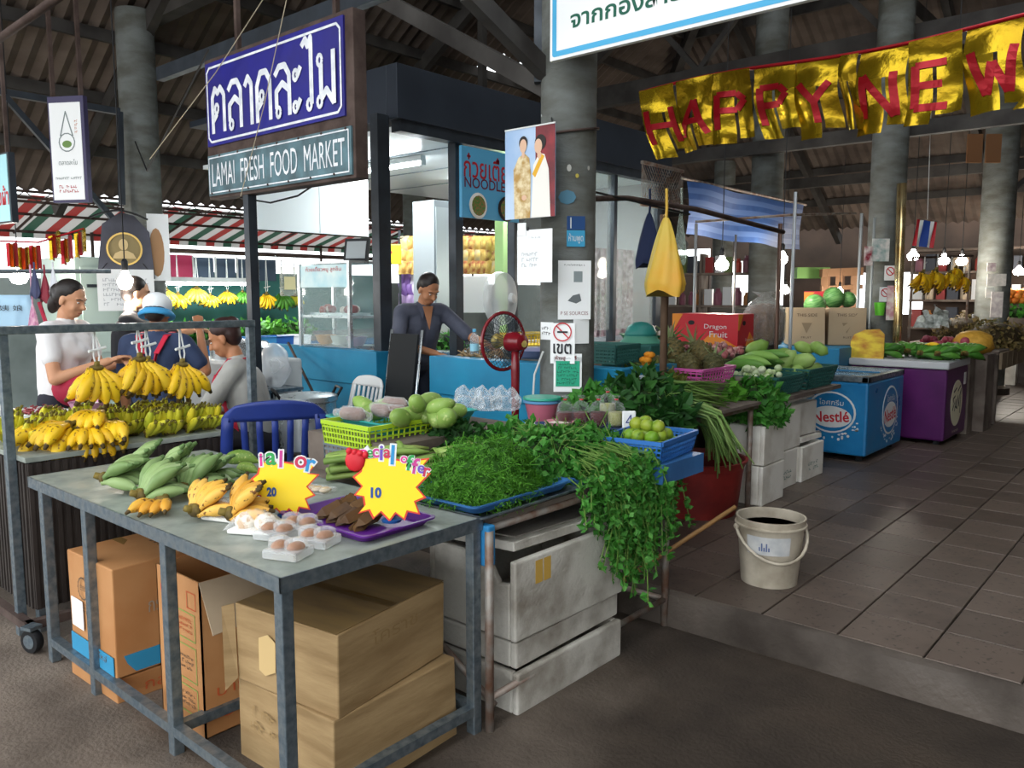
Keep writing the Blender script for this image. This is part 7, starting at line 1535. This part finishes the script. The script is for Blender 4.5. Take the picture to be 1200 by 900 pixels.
# hanging sign boards left
t = thing('hanging_sign', 'tall white hanging sign with a small pagoda emblem at upper left', 'sign'); pc = atd(82, 176, 7.0); Mq = south(pc) @ xf(rz=0); k = 7.0 / F_PX
Mq = frame(pc, (.86, .5, 0), (0, 0, 1)); MB().box((0, 0, 0), (46 * k, 118 * k, .05), 0, Mq).build('frame', mat('sign_frame', '#3f3a5a', .5), t); MB().box((-1 * k, -2 * k, .027), (40 * k, 108 * k, .004), 0, Mq).build('panel', M_PAPER, t)
M_SG = mat('sign_grey', '#7a8484', .6); bb = MB(); ribbon(bb, [(x * k, y * k) for x, y in ((-8, 15), (0, 42), (8, 15))], 1.5 * k, Mq, .03); ribbon(bb, [(p_[0] * k, p_[1] * k) for p_ in ring((0, 8), 10, 14)], 1.2 * k, Mq, .03); bb.build('emblem', M_SG, t)
MB().prism([(p_[0] * k, p_[1] * k) for p_ in oval(0, 6, 6, 4)], .002, Mq, .03).build('green_emblem', mat('emblem_green', '#6a8a4a', .6), t); text('ตลาดละไม', Mq @ xf((0, -14 * k, .03)), 24 * k, 6 * k, M_SG, t); scribble(Mq @ xf((0, -32 * k, .03)), 34 * k, 4 * k, 1, M_SG, t, seed=3); scribble(Mq @ xf((0, -44 * k, .03)), 26 * k, 10 * k, 2, M_NRED, t, seed=5); scribble(Mq @ xf((13 * k, 25 * k, .03)), 4 * k, 16 * k, 4, mat('sign_orange', '#c88a6a', .6), t, seed=6)
for x in (-18, 18): MB().bar(Mq @ Vector((x * k, 59 * k, 0)), Mq @ Vector((x * k, 230 * k, 0)), .03).build('hanger_rod', M_RUST, t)
t = thing('hanging_sign', 'pale cyan hanging sign with red lettering at the left edge', 'sign'); k = 5.5 / F_PX; pc = atd(2, 222, 5.5); Mq = frame(pc, (1, .1, 0), (0, 0, 1)); MB().box((0, 0, 0), (58 * k, 78 * k, .04), 0, Mq).build('frame', M_DARKSTEEL, t); MB().box((-1 * k, 0, .022), (54 * k, 74 * k, .004), 0, Mq).build('panel', mat('cyan_panel', '#a9dbe2', .4), t); text('ขายผ้า', Mq @ xf((4 * k, -8 * k, .024)), 44 * k, 22 * k, M_RED, t, bold=.02)
for x in (-20, 20): MB().bar(Mq @ Vector((x * k, 39 * k, 0)), Mq @ Vector((x * k, 230 * k, 0)), .02).build('hanger_rod', M_RUST, t)
# arms reaching out from the left column
t = thing('sign_bracket', 'dark steel bracket arm reaching left from the tall column', 'bracket'); A = atd(140, 131, 8.2); B = atd(-20, 104, 7.4); MB().bar(A, B, .06).build('arm', M_DARKSTEEL, t); MB().bar(atd(5, 112, 7.5), atd(140, 265, 8.2), .05).build('diagonal', M_DARKSTEEL, t); MB().bar(A, atd(143, 240, 8.2), .05).build('upright', M_DARKSTEEL, t)
# small foil bunting at far left
t = thing('foil_bunting', 'small gold and red foil bunting hanging at the far left', 'banner')
for i, (px, py) in enumerate(((8, 285), (22, 290), (35, 288), (58, 285), (72, 290), (88, 282))):
    for j in range(3):
        p = atd(px + j * 5, py - (8 if i > 2 else 0) - j * 3 * (1 if i > 2 else 0), 7.0); b = MB(); b.sheet(lambda u, v: (p.x + (u - .5) * .055, p.y + .03 * math.sin(u * 3 + j), p.z - v * .2 + .01 * math.sin(u * 6)), 3, 4); b.build('pennant', FOIL if (i + j) % 2 else M_FRED, t, smooth=True)
MB().tube([atd(-5, 282, 7.0), atd(45, 284, 7.0), atd(98, 268, 7.0)], .008, 5).build('cord', M_FRED, t)
# cloths and bags behind the women at far left
t = thing('blue_cloth', 'pale blue printed cloth hanging at the far left behind the stall', 'cloth'); p = atd(14, 365, 6.9); b = MB(); b.sheet(lambda u, v: (p.x + (u - .5) * .2, p.y + .25 * (u - .5) + .01 * math.sin(u * 20), p.z + .14 - v * .33), 8, 4); b.build('cloth', mat('pale_blue_cloth', '#a8cbe2', .8), t, smooth=True, solid=.006); text('姨 娘', frame((p.x + .02, p.y - .012, p.z + .03), (.2, .25, 0), (0, 0, 1)), .18, .05, M_INK, t)
for i, (px, py, c_, lab) in enumerate(((52, 335, '#7a2030', 'dark red bag hanging behind the woman in white'), (38, 370, '#b06a90', 'pink patterned bag hanging at the far left'), (40, 330, '#3a3f60', 'dark blue bag hanging above the pink one'), (62, 330, '#c8ccd4', 'white plastic bag hanging behind the woman in white'))):
    hang_bag(lab, px - 9, px + 9, py - 14, py + 18, mat('farbag%d' % i, c_, .6, col2='#d8b0c0' if i == 1 else None, scale=20), 6.8, i, tie=max(.06, (py - 14 - 316) / F_PX * 6.8 + .04))
t = thing('stall_awning_rail', 'grey shelf rail with bags across the back of the left stall', 'rail'); MB().tube([atd(-20, 318, 6.8), atd(130, 318, 7.2)], .02, 6).build('rail', M_STEEL, t)
t = thing('back_cabinet', 'pale green metal cabinet behind the women', 'cabinet'); p = atd(95, 350, 8.4); MB().bb((p.x - .5, p.y - .2, .15), (p.x + .4, p.y + .25, 1.95)).build('body', mat('pale_green_steel', '#a9bcb4', .45), t, bevel=.01); MB().bb((p.x + .4, p.y - .15, 1.0), (p.x + .412, p.y + .2, 1.85)).build('door', mat('pale_green_steel2', '#b4c6be', .45), t); MB().bb((p.x + .412, p.y - .1, 1.65), (p.x + .43, p.y + .1, 1.68)).build('handle', M_DARKSTEEL, t)
# side table with bowls at the left edge
t = thing('side_table', 'low table with trays at the left behind the bananas', 'table'); MB().bb((-6.1, 1.0, .86), (-5.45, 1.7, .89)).build('top', M_WHITE, t)
for (x, y) in ((-6.05, 1.05), (-5.5, 1.05), (-6.05, 1.65), (-5.5, 1.65)): MB().tube([(x, y, 0), (x, y, .86)], .02, 6).build('leg', M_STEEL, t)
bowl(atz(8, 440, 1.1) * .0 + Vector((-5.62, 1.32, .89)), .16, .12, 'dark steel bowl at the left edge behind the bananas', M_DARKSTEEL, fill=mat('redmeat', '#7a3a30', .6, bump=.5))
plastic_tray((-4.85, 1.62, .855), .34, .24, .09, .1, 'white plastic tray of red chillies behind the bananas', M_WHITE); bowl((-5.05, 1.95, .855), .1, .09, 'pink translucent bowl near the crimson bag', mat('pinkbowl', '#d89ab8', .3), fill=mat('greenbit', '#4a8a7a', .5))
t = thing('chilli_heap', 'heap of small dark red chillies in the white tray', 'chillies', (-4.85, 1.62, .93)); b = MB(); rc = random.Random(2)
for i in range(90): p = Vector((rc.uniform(-.13, .13), rc.uniform(-.09, .09), rc.uniform(0, .03))); b.tube([p, p + Vector((rc.uniform(-.03, .03), rc.uniform(-.03, .03), .005))], [.006, .002], 5)
b.build('chillies', mat('chilli', '#8c2a30', .4), t)['kind'] = 'stuff'
# white rice-cooker style steamer behind grey woman
t = thing('steel_steamer', 'white and steel steamer unit between the navy shirt and the seated woman', 'cooker', (-5.35, 3.15, 0)); MB().bb((-.35, -.28, 0), (.35, .28, 1.12)).build('body', mat('steamer_white', '#cdd2d2', .35), t, bevel=.02); MB().bb((.35, -.1, .85), (.36, .02, 1.0)).build('dark_window', M_BLACK, t); MB().lathe([(.22, 1.12), (.22, 1.2), (.18, 1.24), (.001, 1.26)], 20).build('lid', M_ALU, t, smooth='auto')

# ================================================================== goods seen through the kiosk
rf = random.Random(9); M_SN = [mat('snack%d' % i, c, .35, col2='#e0c070', scale=20) for i, c in enumerate(('#b07838', '#c89a48', '#8a4a28', '#c0b090', '#a03a2a'))]; M_PU = [mat('purp%d' % i, c, .4) for i, c in enumerate(('#7a5a9a', '#a890b8', '#d0c8d8'))]
def pack_mesh(key, m):
    b = MB(); b.sheet(lambda u, v: (.10 * (u - .5) * (1 - .15 * math.sin(PI * v)), .028 * math.sin(PI * u) * math.sin(PI * v), .15 * (v - .5)), 6, 6); b.sheet(lambda u, v: (.10 * (u - .5) * (1 - .15 * math.sin(PI * v)), -.028 * math.sin(PI * u) * math.sin(PI * v), .15 * (v - .5)), 6, 6); return b.mesh(key, m, True)
pms = [pack_mesh('snack_packet', m) for m in M_SN]; ppm = [pack_mesh('snack_packet', m) for m in M_PU]
for r in range(3):
    for i in range(17):
        o = inst('snack_packet', pms[rf.randrange(5)], None, atd(474 + i * 6.6 + rf.uniform(-2, 2), 286 + r * 13, 9.0), (0, rf.uniform(-.2, .2), YAW + rf.uniform(-.3, .3)), 1.15); tag(o, 'brown snack packet hanging in rows behind the man', 'snack packet', 'snack packets hanging behind the man')
for r in range(3):
    for i in range(5):
        o = inst('snack_packet', ppm[rf.randrange(3)], None, atd(472 + i * 7, 326 + r * 13, 9.1), (0, rf.uniform(-.2, .2), YAW + rf.uniform(-.3, .3)), 1.0); tag(o, 'lilac packet hanging left of the man', 'packet', 'lilac packets hanging left of the man')
t = thing('packet_rack', 'wire rack carrying the hanging snack packets', 'rack')
for y in (279, 292, 305): MB().tube([atd(466, y, 9.0), atd(592, y, 9.0)], .008, 5).build('wire', M_DARKSTEEL, t)
for px in (468, 590): p = atd(px, 270, 9.02); MB().tube([p, (p.x, p.y, .15)], .015, 6).build('upright', M_DARKSTEEL, t)
t = thing('yellow_bag', 'bright yellow printed bag hanging right of the dark kiosk post', 'bag'); p = atd(459, 298, 8.6); Mq = frame(p, (R_ := (math.cos(YAW), math.sin(YAW), 0)), (0, 0, 1)); MB().box((0, 0, 0), (.2, .21, .03), 0, Mq).build('bag', mat('bag_yellow', '#d8d02a', .45), t, bevel=.012); MB().prism(oval(-.02, .02, .03, .02), .002, Mq, .016).build('red_print', M_RED, t)
t = thing('steel_fridge', 'tall pale metal fridge standing behind the man', 'fridge'); p = atd(512, 300, 8.4); MB().bb((p.x - .2, p.y - .15, .15), (p.x + .12, p.y + .2, 2.52)).build('body', mat('pale_steel', '#8f979a', .35, .3), t, bevel=.01); MB().bb((p.x + .12, p.y - .13, .3), (p.x + .13, p.y + .18, 2.45)).build('door', mat('pale_steel2', '#aab2b4', .35, .4), t)
t = thing('opening_light_sheet', 'white translucent sheet standing in for the bright opening behind the red fan', 'opening'); p = atd(556, 345, 9.4); MB().box((0, 0, 0), (.32, .42, .01), 0, frame(p, R_, (0, 0, 1))).build('sheet', leafy('opening_light_white', ['#f2f4f4', '#f2f4f4'], .7, .5), t)  # white panel put in for the light of a bright opening
t = thing('green_pillar', 'pale green pillar behind the noodle sign', 'pillar'); p = atd(589, 290, 8.9); MB().bb((p.x - .06, p.y - .06, .15), (p.x + .06, p.y + .06, 2.86)).build('shaft', mat('pale_green', '#a9cf8a', .5), t)
t = thing('white_fan', 'large white drum fan behind the red pedestal fan', 'fan'); p = atd(582, 350, 6.9); Mq = frame(p, (-.2, 1, 0), (0, 0, 1)); MB().lathe([(.22, 0), (.23, .03), (.22, .08), (.1, .12), (.04, .14)], 28, M=Mq).build('guard', film('white_guard', '#e8ecec', .7, .3), t, smooth='auto'); MB().lathe([(.05, .14), (.04, .17), (.001, .175)], 14, M=Mq).build('hub', M_WHITE, t); MB().tube([p, (p.x, p.y, .16)], .025, 8).build('pole', M_WHITE, t)
t = thing('kiosk_counter', 'pale worktop with baskets inside the kiosk', 'counter'); MB().bb((-5.95, 5.2, .15), (-5.15, 8.0, 1.02)).build('cabinet', mat('kiosk_cab', '#7a8084', .5), t); MB().bb((-5.97, 5.15, 1.02), (-5.12, 8.05, 1.06)).build('worktop', M_ALU, t)
basket((-5.35, 5.55, 1.06), .4, .3, .12, .3, 'dark wire basket on the kiosk worktop beside the bottle', M_DARKSTEEL, 9, 7, 4); basket((-5.35, 6.4, 1.06), .5, .34, .12, 1.4, 'yellow plastic basket on the kiosk worktop', mat('yellow_plastic', '#c8a82a', .45), 10, 8, 3)
herb_pile('greens_pile', 'small heap of greens on the kiosk worktop left of the bottle', (-5.6, 5.45, 1.06), (.2, .18, .16), 160, .08, .05, L_MID, seed=77, stems=8)
# goods behind the right glazing
t = thing('hanging_cloths', 'pink and grey patterned cloths seen through the kiosk glass', 'cloth'); 
for i in range(6): p = atx(702 + i * 6.5, 320, -5.3); b = MB(); b.sheet(lambda u, v: (-5.3 + .02 * math.sin(u * 9 + i), p.y + .22 * (u - .5), 2.1 - v * 1.0), 6, 4); b.build('cloth', mat('cloth%d' % (i % 3), ('#8a6a74', '#a0989c', '#7a5f66')[i % 3], .8, col2='#c8b4bc', scale=18), t, smooth=True)

# ================================================================== right background
t = thing('goods_shelf', 'dark wooden shelf of dry goods under the striped tarpaulin', 'shelf', (-5.6, 10.6, .15), .25)
for z in (.0, .75, 1.25, 1.7): MB().bb((-.9, -.2, z), (.9, .2, z + .03)).build('board', M_BOARD, t)
for x in (-.9, 0, .88): MB().bb((x, -.2, 0), (x + .03, .2, 2.0)).build('side', M_BOARD, t)
gc = ['#8a2a2a', '#a8703a', '#3a3f4a', '#b8a890', '#5a6a3a', '#7a4a5a', '#c0c4c8', '#a03a2c']; gm_ = []
for i, c_ in enumerate(gc):
    b = MB(); b.lathe([(.05, 0), (.055, .02), (.055, .15), (.03, .19), (.03, .22), (.001, .222)], 10) if i % 2 else b.box((0, 0, .11), (.11, .08, .22)); gm_.append(b.mesh('goods_pack', mat('good%d' % i, c_, .4)))
for z in (.78, 1.28, 1.73):
    for i in range(13): o = inst('goods_pack', gm_[rf.randrange(8)], None, Matrix.Translation((-5.6, 10.6, .15)) @ Euler((0, 0, .25)).to_matrix().to_4x4() @ Vector((-.8 + i * .13, rf.uniform(-.08, .02), z)), (0, 0, .25), rf.uniform(.8, 1.2)); tag(o, 'small pack of dry goods on the dark shelf under the tarpaulin', 'goods', 'dry goods on the dark shelf')
t = thing('goods_shelf', 'dim far shelf of goods near the back wall', 'shelf', (-1.9, 16.3, .15))
for z in (.0, .8, 1.3, 1.8, 2.2): MB().bb((-2.4, -.25, z), (2.4, .25, z + .04)).build('board', M_BOARD, t)
for z in (.84, 1.34, 1.84):
    for i in range(24): o = inst('goods_pack', gm_[rf.randrange(8)], None, (-4.2 + i * .195, 16.25, .15 + z), (0, 0, 0), rf.uniform(1.1, 1.7)); tag(o, 'small pack of goods on the dim far shelf', 'goods', 'goods on the far shelf')
t = thing('fruit_bench', 'slatted wooden fruit bench beyond the purple freezer', 'bench', (-2.3, 11.35, .15))
for i in range(9): MB().bb((.55, -1.3 + .3 * i, .62), (.58, -1.3 + .3 * i + .28, .80)).build('slat', mat('bench_slat', '#8a7a64', .7, col2='#6f604c', scale=6), t)
MB().bb((-.7, -1.35, .78), (.55, 1.4, .82)).build('top', M_BOARD, t)
for (x, y) in ((.5, -1.2), (.5, 1.3), (-.6, -1.2), (-.6, 1.3)): MB().bb((x - .03, y - .03, 0), (x + .03, y + .03, .78)).build('leg', M_BOARD, t)
herb_pile('longan_heap', 'heap of brown longan fruit on their twigs beyond the freezer', (-1.98, 11.0, .97), (.34, .6, .30), 900, .05, .045, leafy('longan', ['#6a5a34', '#7d6a3c', '#544a2c', '#8a7648'], .7, .05), 'fruit', seed=31, stems=90, stem_m=L_OLIVE, core='#3a2f1c')
herb_pile('longan_heap', 'second brown heap of longan at the far end of the bench', (-2.5, 11.8, .97), (.34, .5, .34), 500, .06, .045, MATS['longan'], 'fruit', seed=32, stems=60, stem_m=L_OLIVE, core='#3a2f1c')
M_ONI = vary('onion', ['#8a2f40', '#a84a5a', '#b87080', '#6e2434'], .45); b = MB(); b.ell((0, 0, 0), (.04, .04, .036), 9, 7); on_me = b.mesh('onion', M_ONI, True)
for i in range(36): tag(inst('onion', on_me, None, (-2.45 + .06 * (i % 9) + rf.uniform(-.02, .02), 9.42 + .1 * (i // 9), 1.0 + .04 * (i % 3) + rf.uniform(0, .03)), (rf.random(), 0, 0), rf.uniform(.9, 1.2)), 'red onion heaped behind the green bananas', 'onion', 'red onions behind the green bananas')
tag(MB().bb((-2.65, 9.28, .16), (-1.9, 9.98, .97)).build('stand_box', M_BOARD, bevel=.01), 'wooden stand under the red onions', 'stand') if False else tag(MB().bb((-2.55, 9.2, .15), (-1.85, 9.44, .965)).build('stand_box', M_BOARD, bevel=.01), 'narrow wooden stand behind the purple freezer', 'stand')
t = thing('yellow_sack', 'yellow net sack of fruit beside the red onions', 'sack', (-1.92, 9.62, .965)); b = MB(); b.ell((0, 0, .1), (.2, .22, .14), 16, 10); b.v = [(x * (1 + .15 * noise.noise(Vector((x * 12, y * 12, z * 12)))), y, max(0, z)) for x, y, z in b.v]; b.build('sack', mat('yellow_net', '#d0a040', .6, col2='#b88a2c', scale=20, bump=.4), t, smooth=True)
tag(MB().bb((-2.2, 9.46, .15), (-1.75, 9.85, .96)).build('stand_box', M_BOARD, bevel=.01), 'wooden stand under the yellow sack', 'stand')
# hanging bananas, flag, foil tube, notices
for i, (px, py, n_, s, lab) in enumerate(((1081, 320, 8, 1.5, 'front hanging ripe bananas fanned under the small flag'), (1096, 318, 7, 1.7, 'big ripe banana bunch hanging behind the fanned one'), (1113, 320, 6, 1.3, 'ripe bananas hanging in the middle under the bulbs'), (1120, 314, 5, 1.1, 'small ripe bananas hanging higher near the right bulb'), (1128, 324, 6, 1.3, 'ripe bananas hanging at the right under the bulbs'))):
    p = atd(px, py, 9.6 + .15 * i); hand('y', p, lab, n_, 2, 2.0, ry=PI / 2, rz=0, seed=300 + i, lift=.35, s=s, group='hanging bananas under the bulbs', hang=max(.12, (atd(px, 301, 9.6 + .15 * i).z - p.z) / s))
t = thing('banana_rail', 'dark rail carrying the hanging bananas under the flag', 'rail'); MB().tube([atd(1070, 302, 9.6), atd(1140, 300, 10.3)], .015, 6).build('rail', M_RUST, t); [MB().tube([atd(px, 300, d), (atd(px, 300, d).x, atd(px, 300, d).y, .15)], .015, 6).build('upright', M_POLE, t) for px, d in ((1070, 9.6), (1137, 10.3))]
t = thing('small_flag', 'small red, white and blue striped flag hanging by the column', 'flag'); k = 9.4 / F_PX; p = atd(1084, 274, 9.4); Mq = frame(p, (*R_[:2], 0), (0, 0, 1)) @ xf(rz=-.12)
xs = [-12, -8, -4.5, 4.5, 8, 12]; 
for i, (a_, c_) in enumerate(zip(xs[:-1], xs[1:])): b = MB(); b.sheet(lambda u, v: Mq @ Vector(((a_ + (c_ - a_) * u) * k, (15 - 30 * v) * k, .01 * math.sin(a_ + u * 3 + v * 4))), 3, 6); b.build('stripe', (M_RED, M_WHITE, mat('flag_blue', '#2a4a9c', .6), M_WHITE, M_RED)[i], t, smooth=True)
MB().tube([Mq @ Vector((-12 * k, 16 * k, 0)), Mq @ Vector((13 * k, 16 * k, 0))], .006, 5).build('stick', M_POLE, t); MB().tube([Mq @ Vector((0, 16 * k, 0)), Vector((Mq.translation.x, 10.1, 4.4))], .004, 5).build('string', M_WHITE, t)
t = thing('foil_roll', 'tall shiny gold foil roll standing beside the column', 'foil'); p0 = atd(1052, 378, 8.8); MB().tube([(p0.x, p0.y, .15), (p0.x, p0.y, p0.z), atd(1057, 215, 8.8)], [.04, .045, .05], 12).build('roll', mat('gold_roll', '#b89860', .2, .8, col2='#d8c89a', scale=9), t, smooth=True)
for i, (px, py, lab) in enumerate(((1043, 320, 'upper no-smoking notice on the column beside the foil roll'), (1037, 345, 'lower no-smoking notice on the column beside the foil roll'))):
    k = 8.88 / F_PX; t = thing('no_smoking_notice', lab, 'notice'); Mq = frame(atd(px, py, 8.88), (*R_[:2], 0), (0, 0, 1)); MB().box((0, 0, 0), (13 * k, 17 * k, .004), 0, Mq).build('sheet', M_PAPER, t); bb = MB(); ribbon(bb, [(x * k, y * k) for x, y in ring((0, 2), 4.5, 14)], 1.1 * k, Mq, .004); ribbon(bb, [(-3 * k, 5 * k), (3 * k, -1 * k)], 1.1 * k, Mq, .004); bb.build('red_ring', M_RED, t)
for i, (px, py, w, h_, c_, d, lab) in enumerate(((1032, 293, 20, 26, '#8aa8a4', 8.88, 'torn pale green poster on the column left of the foil roll'), (1018, 300, 10, 22, '#8a2a3c', 8.88, 'dark red cloth flower tied to the pole by the column'), (1044, 355, 10, 40, '#c08a98', 8.84, 'pink printed poster under the no-smoking notices'), (1168, 328, 22, 14, '#b8b8b4', 11.36, 'grey paper notice on the far column'), (1162, 313, 10, 10, '#a8949c', 11.36, 'small pinkish notice above the grey paper'), (1160, 343, 10, 12, '#c0c8c4', 11.36, 'small white notice under the grey paper'), (1168, 357, 14, 30, '#b8b0b4', 11.34, 'long patterned notice low on the far column'))):
    k = d / F_PX; tag(MB().box((0, 0, 0), (w * k, h_ * k, .006), 0, frame(atd(px, py, d), (*R_[:2], 0), (0, 0, 1))).build('paper_notice', mat('np%d' % i, c_, .6, col2='#e0dcd8', scale=14)), lab, 'notice')
for i, (px, py) in enumerate(((1142, 174), (1164, 174))):
    k = 11 / F_PX; tag(MB().box((0, 0, 0), (17 * k, 32 * k, .03), 0, frame(atd(px, py, 11), (*R_[:2], 0), (0, 0, 1))).build('cardboard_sheet', mat('brown_card', '#8a6242', .75)), ('left brown cardboard sheet hung high by the far column', 'right brown cardboard sheet hung high by the far column')[i], 'cardboard')
t = thing('green_cup', 'bright green plastic cup hung beside the column', 'cup', atd(1031, 362, 8.9)); MB().lathe([(.045, -.07), (.06, .07), (.055, .07), (.04, -.06)], 16).build('cup', mat('bright_green', '#6ac83a', .4), t, smooth='auto')
b = MB(); b.sheet(lambda u, v: (.28 * (u - .5), .2 * (v - .5), .05 * math.sin(u * 9) * math.sin(v * 7)), 12, 10); wrap_me = b.mesh('white_net', mat('white_net', '#d8dcd8', .6, col2='#a0a8a0', scale=30), True)
for i in range(3): tag(inst('white_net', wrap_me, None, atd(1088 + 8 * i, 378 - 4 * i, 9.3), (.6, .3 * i, .8 * i), 1.0), ('left crumpled white net wrap behind the onions', 'middle crumpled white net wrap behind the onions', 'right crumpled white net wrap behind the onions')[i], 'packaging')
for i, (px, py, d, c_, lab) in enumerate(((1148, 430, 10.2, '#2a3a2a', 'dark plastic sack under the fruit bench'), (1160, 435, 10.6, '#1f3a24', 'dark green leafy sack beneath the longan'), (1143, 445, 9.8, '#3a3f40', 'grey bucket at the near end of the fruit bench'))):
    p = atz(px, py + 22, .16); bucket((p.x, p.y, .16), .17, .42, lab, mat('sackm%d' % i, c_, .6), False)
for i, (px, py, lab) in enumerate(((1186, 448, 'dirty white foam box on the floor at the right edge'), (1196, 425, 'stacked pale crate at the right edge of the aisle'))):
    p = atz(px, py + 4, .16); styro((p.x - .25, p.y + .35, .16), (.5, .6, .4), .1, lab, False, True, M_FOAMW)
M_ORG = vary('orange_fruit', ['#e0782a', '#e8903a', '#d0661f'], .45); b = MB(); b.ell((0, 0, 0), (.055, .055, .05), 9, 7); or_me = b.mesh('orange', M_ORG, True)
for i in range(24): p = atd(1180 + 3 * (i % 8), 352 - 5 * (i // 8), 13.2); tag(inst('orange', or_me, None, p + Vector((0, .06 * (i % 3), 0)), (0, 0, 0), 1.1), 'orange fruit heaped under the bulb at the right edge', 'orange', 'oranges at the right edge')
t = thing('fruit_stand', 'far stand of oranges and greens at the right edge', 'stand'); p = atd(1194, 372, 13.2); MB().bb((p.x - .6, p.y - .3, .15), (p.x + 1.2, p.y + .5, p.z)).build('bench', M_BOARD, t); MB().bb((p.x - .6, p.y + .1, p.z), (p.x + 1.2, p.y + .5, p.z + .24)).build('back_step', M_BOARD, t)
herb_pile('greens_pile', 'far heap of greens below the oranges', (p.x + .1, p.y - .08, p.z), (.5, .2, .17), 260, .1, .07, L_MID, seed=91, stems=0)
# wooden stall and green roofs far behind the white pole
t = thing('wooden_stall', 'distant wooden stall frame in the bright gap behind the poles', 'stall'); 
for px in (968, 985, 1003): p = atd(px, 318, 14.5); MB().bar((p.x, p.y, .15), (p.x, p.y, p.z), .12).build('post', mat('stall_wood', '#7a5a40', .7), t)
MB().bar(atd(962, 320, 14.5), atd(1010, 318, 14.5), .14).build('beam', MATS['stall_wood'], t); MB().bar(atd(962, 338, 14.5), atd(1010, 336, 14.5), .08).build('beam', MATS['stall_wood'], t)
t = thing('green_canopy', 'small green canopy in the bright gap left of the wooden stall', 'canopy'); MB().box((0, 0, 0), (.6, .2, .3), 0, frame(atd(950, 320, 15), (*R_[:2], 0), (0, 0, 1))).build('canopy', mat('canopy_green', '#6f9a52', .6), t)
# corner eave sheet and pipe at the very top left
t = thing('porch_pipe', 'brown pipe crossing the top left corner under a pale roof sheet', 'pipe'); MB().tube([aty(-30, 66, 1.6), aty(75, -8, 1.6)], .022, 8).build('pipe', M_RUST, t, smooth=True)
# loose electric cables along the roof
for i, pts in enumerate((((-.8, 3.9, 3.4), (-2.0, 3.9, 3.25), (-2.75, 3.75, 3.4)), ((-2.9, 4.0, 2.2), (-2.75, 5.0, 2.12), (-4.6, 7.6, 2.5)), ((-8.3, 3.8, 3.1), (-6.8, 3.2, 2.6), (-5.2, 2.9, 3.2)))):
    tag(MB().tube([Vector(p) for p in pts], .007, 5).build('cable', M_BLACK), ('black cable sagging under the roof above the banner', 'black cable looping off the right side of the column', 'loose twine from the tall left column to the navy sign')[i], 'cable')

# ================================================================== sub-parts: print sits on its sheet, fittings on their part
SUB = {'lettering': ('panel', 'blue_panel', 'sheet', 'body', 'logo_disc', 'front_panel', 'print', 'cloth', 'burst_card', 'flap'), 'border_line': ('panel', 'blue_panel', 'sheet'), 'rivet': ('lower_panel',),
       'iris': ('eye',), 'collar': ('shirt',), 'bare_chest': ('shirt',), 'apron_strap': ('apron_bib', 'shirt'), 'lips': ('body',), 'eyebrow': ('body',), 'cap_band': ('cap_crown',),
       'logo_field': ('logo_rim',), 'logo_oval': ('logo_rim',), 'lid_handle': ('sliding_lid',), 'foot': ('body',), 'tape': ('body', 'long_wall'), 'blue_band': ('body',), 'white_label': ('body',), 'round_mark': ('body',),
       'green_box_print': ('front_panel',), 'square_mark': ('front_panel',), 'torn_patch': ('body',), 'sash_print': ('white_dress_print', 'print'), 'hair_print': ('print',), 'face_print': ('print', 'medallion'), 'neck_print': ('print',), 'shoulder_print': ('medallion',),
       'guard_wire': ('guard_ring',), 'badge': ('guard_ring',), 'bow': ('string',), 'crown_leaf': ('fruit',), 'eyes': ('fruit',), 'rubber_band': ('bag_film',), 'cap': ('bottle',), 'label_band': ('bottle', 'can'), 'faded_label': ('pail',), 'label_mark': ('pail',), 'lug': ('pail',),
       'red_ring': ('sheet',), 'cigarette_print': ('sheet',), 'green_field': ('sheet',), 'picture_print': ('sheet',), 'hand_print': ('sheet',), 'white_wrist': ('red_fist',), 'burst_card': ('burst_rim',), 'orange_corner': ('body',), 'orange_swoosh': ('body',), 'hand_hole': ('body',), 'arrow_print': ('body',),
       'ceiling_seam': ('ceiling_panel',), 'bulb': ('socket',), 'end_cap': ('housing',), 'hub': ('tyre', 'guard'), 'handle': ('door', 'pail', 'body'), 'soup_print': ('bowl_print',), 'green_emblem': ('panel',), 'emblem': ('panel',), 'brush_lettering': ('logo_disc',), 'white_bar': ('teal_panel',), 'dark_pane': ('teal_panel',)}
for root in [o for o in bpy.data.objects if o.parent is None and o.type == 'EMPTY']:
    kids = list(root.children); by = {}
    for c in kids: by.setdefault(c.name.split('.')[0], []).append(c)
    for c in kids:
        nm = c.name.split('.')[0]
        for cand in SUB.get(nm, ()):
            if cand in by and cand != nm:
                pr = min(by[cand], key=lambda q: (Vector(q.bound_box[0]) + Vector(q.bound_box[6]) - Vector(c.bound_box[0]) - Vector(c.bound_box[6])).length)
                if pr.parent == root and not any(k.type == 'LIGHT' for k in [pr]):
                    inv = pr.matrix_basis.inverted(); c.parent = pr; c.matrix_parent_inverse = inv
                break
# never deeper than thing > part > sub-part
for o in list(bpy.data.objects):
    d = 0; q = o
    while q.parent: q = q.parent; d += 1
    if d > 2:
        g = o.parent; m_ = o.matrix_parent_inverse.copy(); o.parent = g.parent; o.matrix_parent_inverse = g.matrix_parent_inverse @ g.matrix_basis @ m_
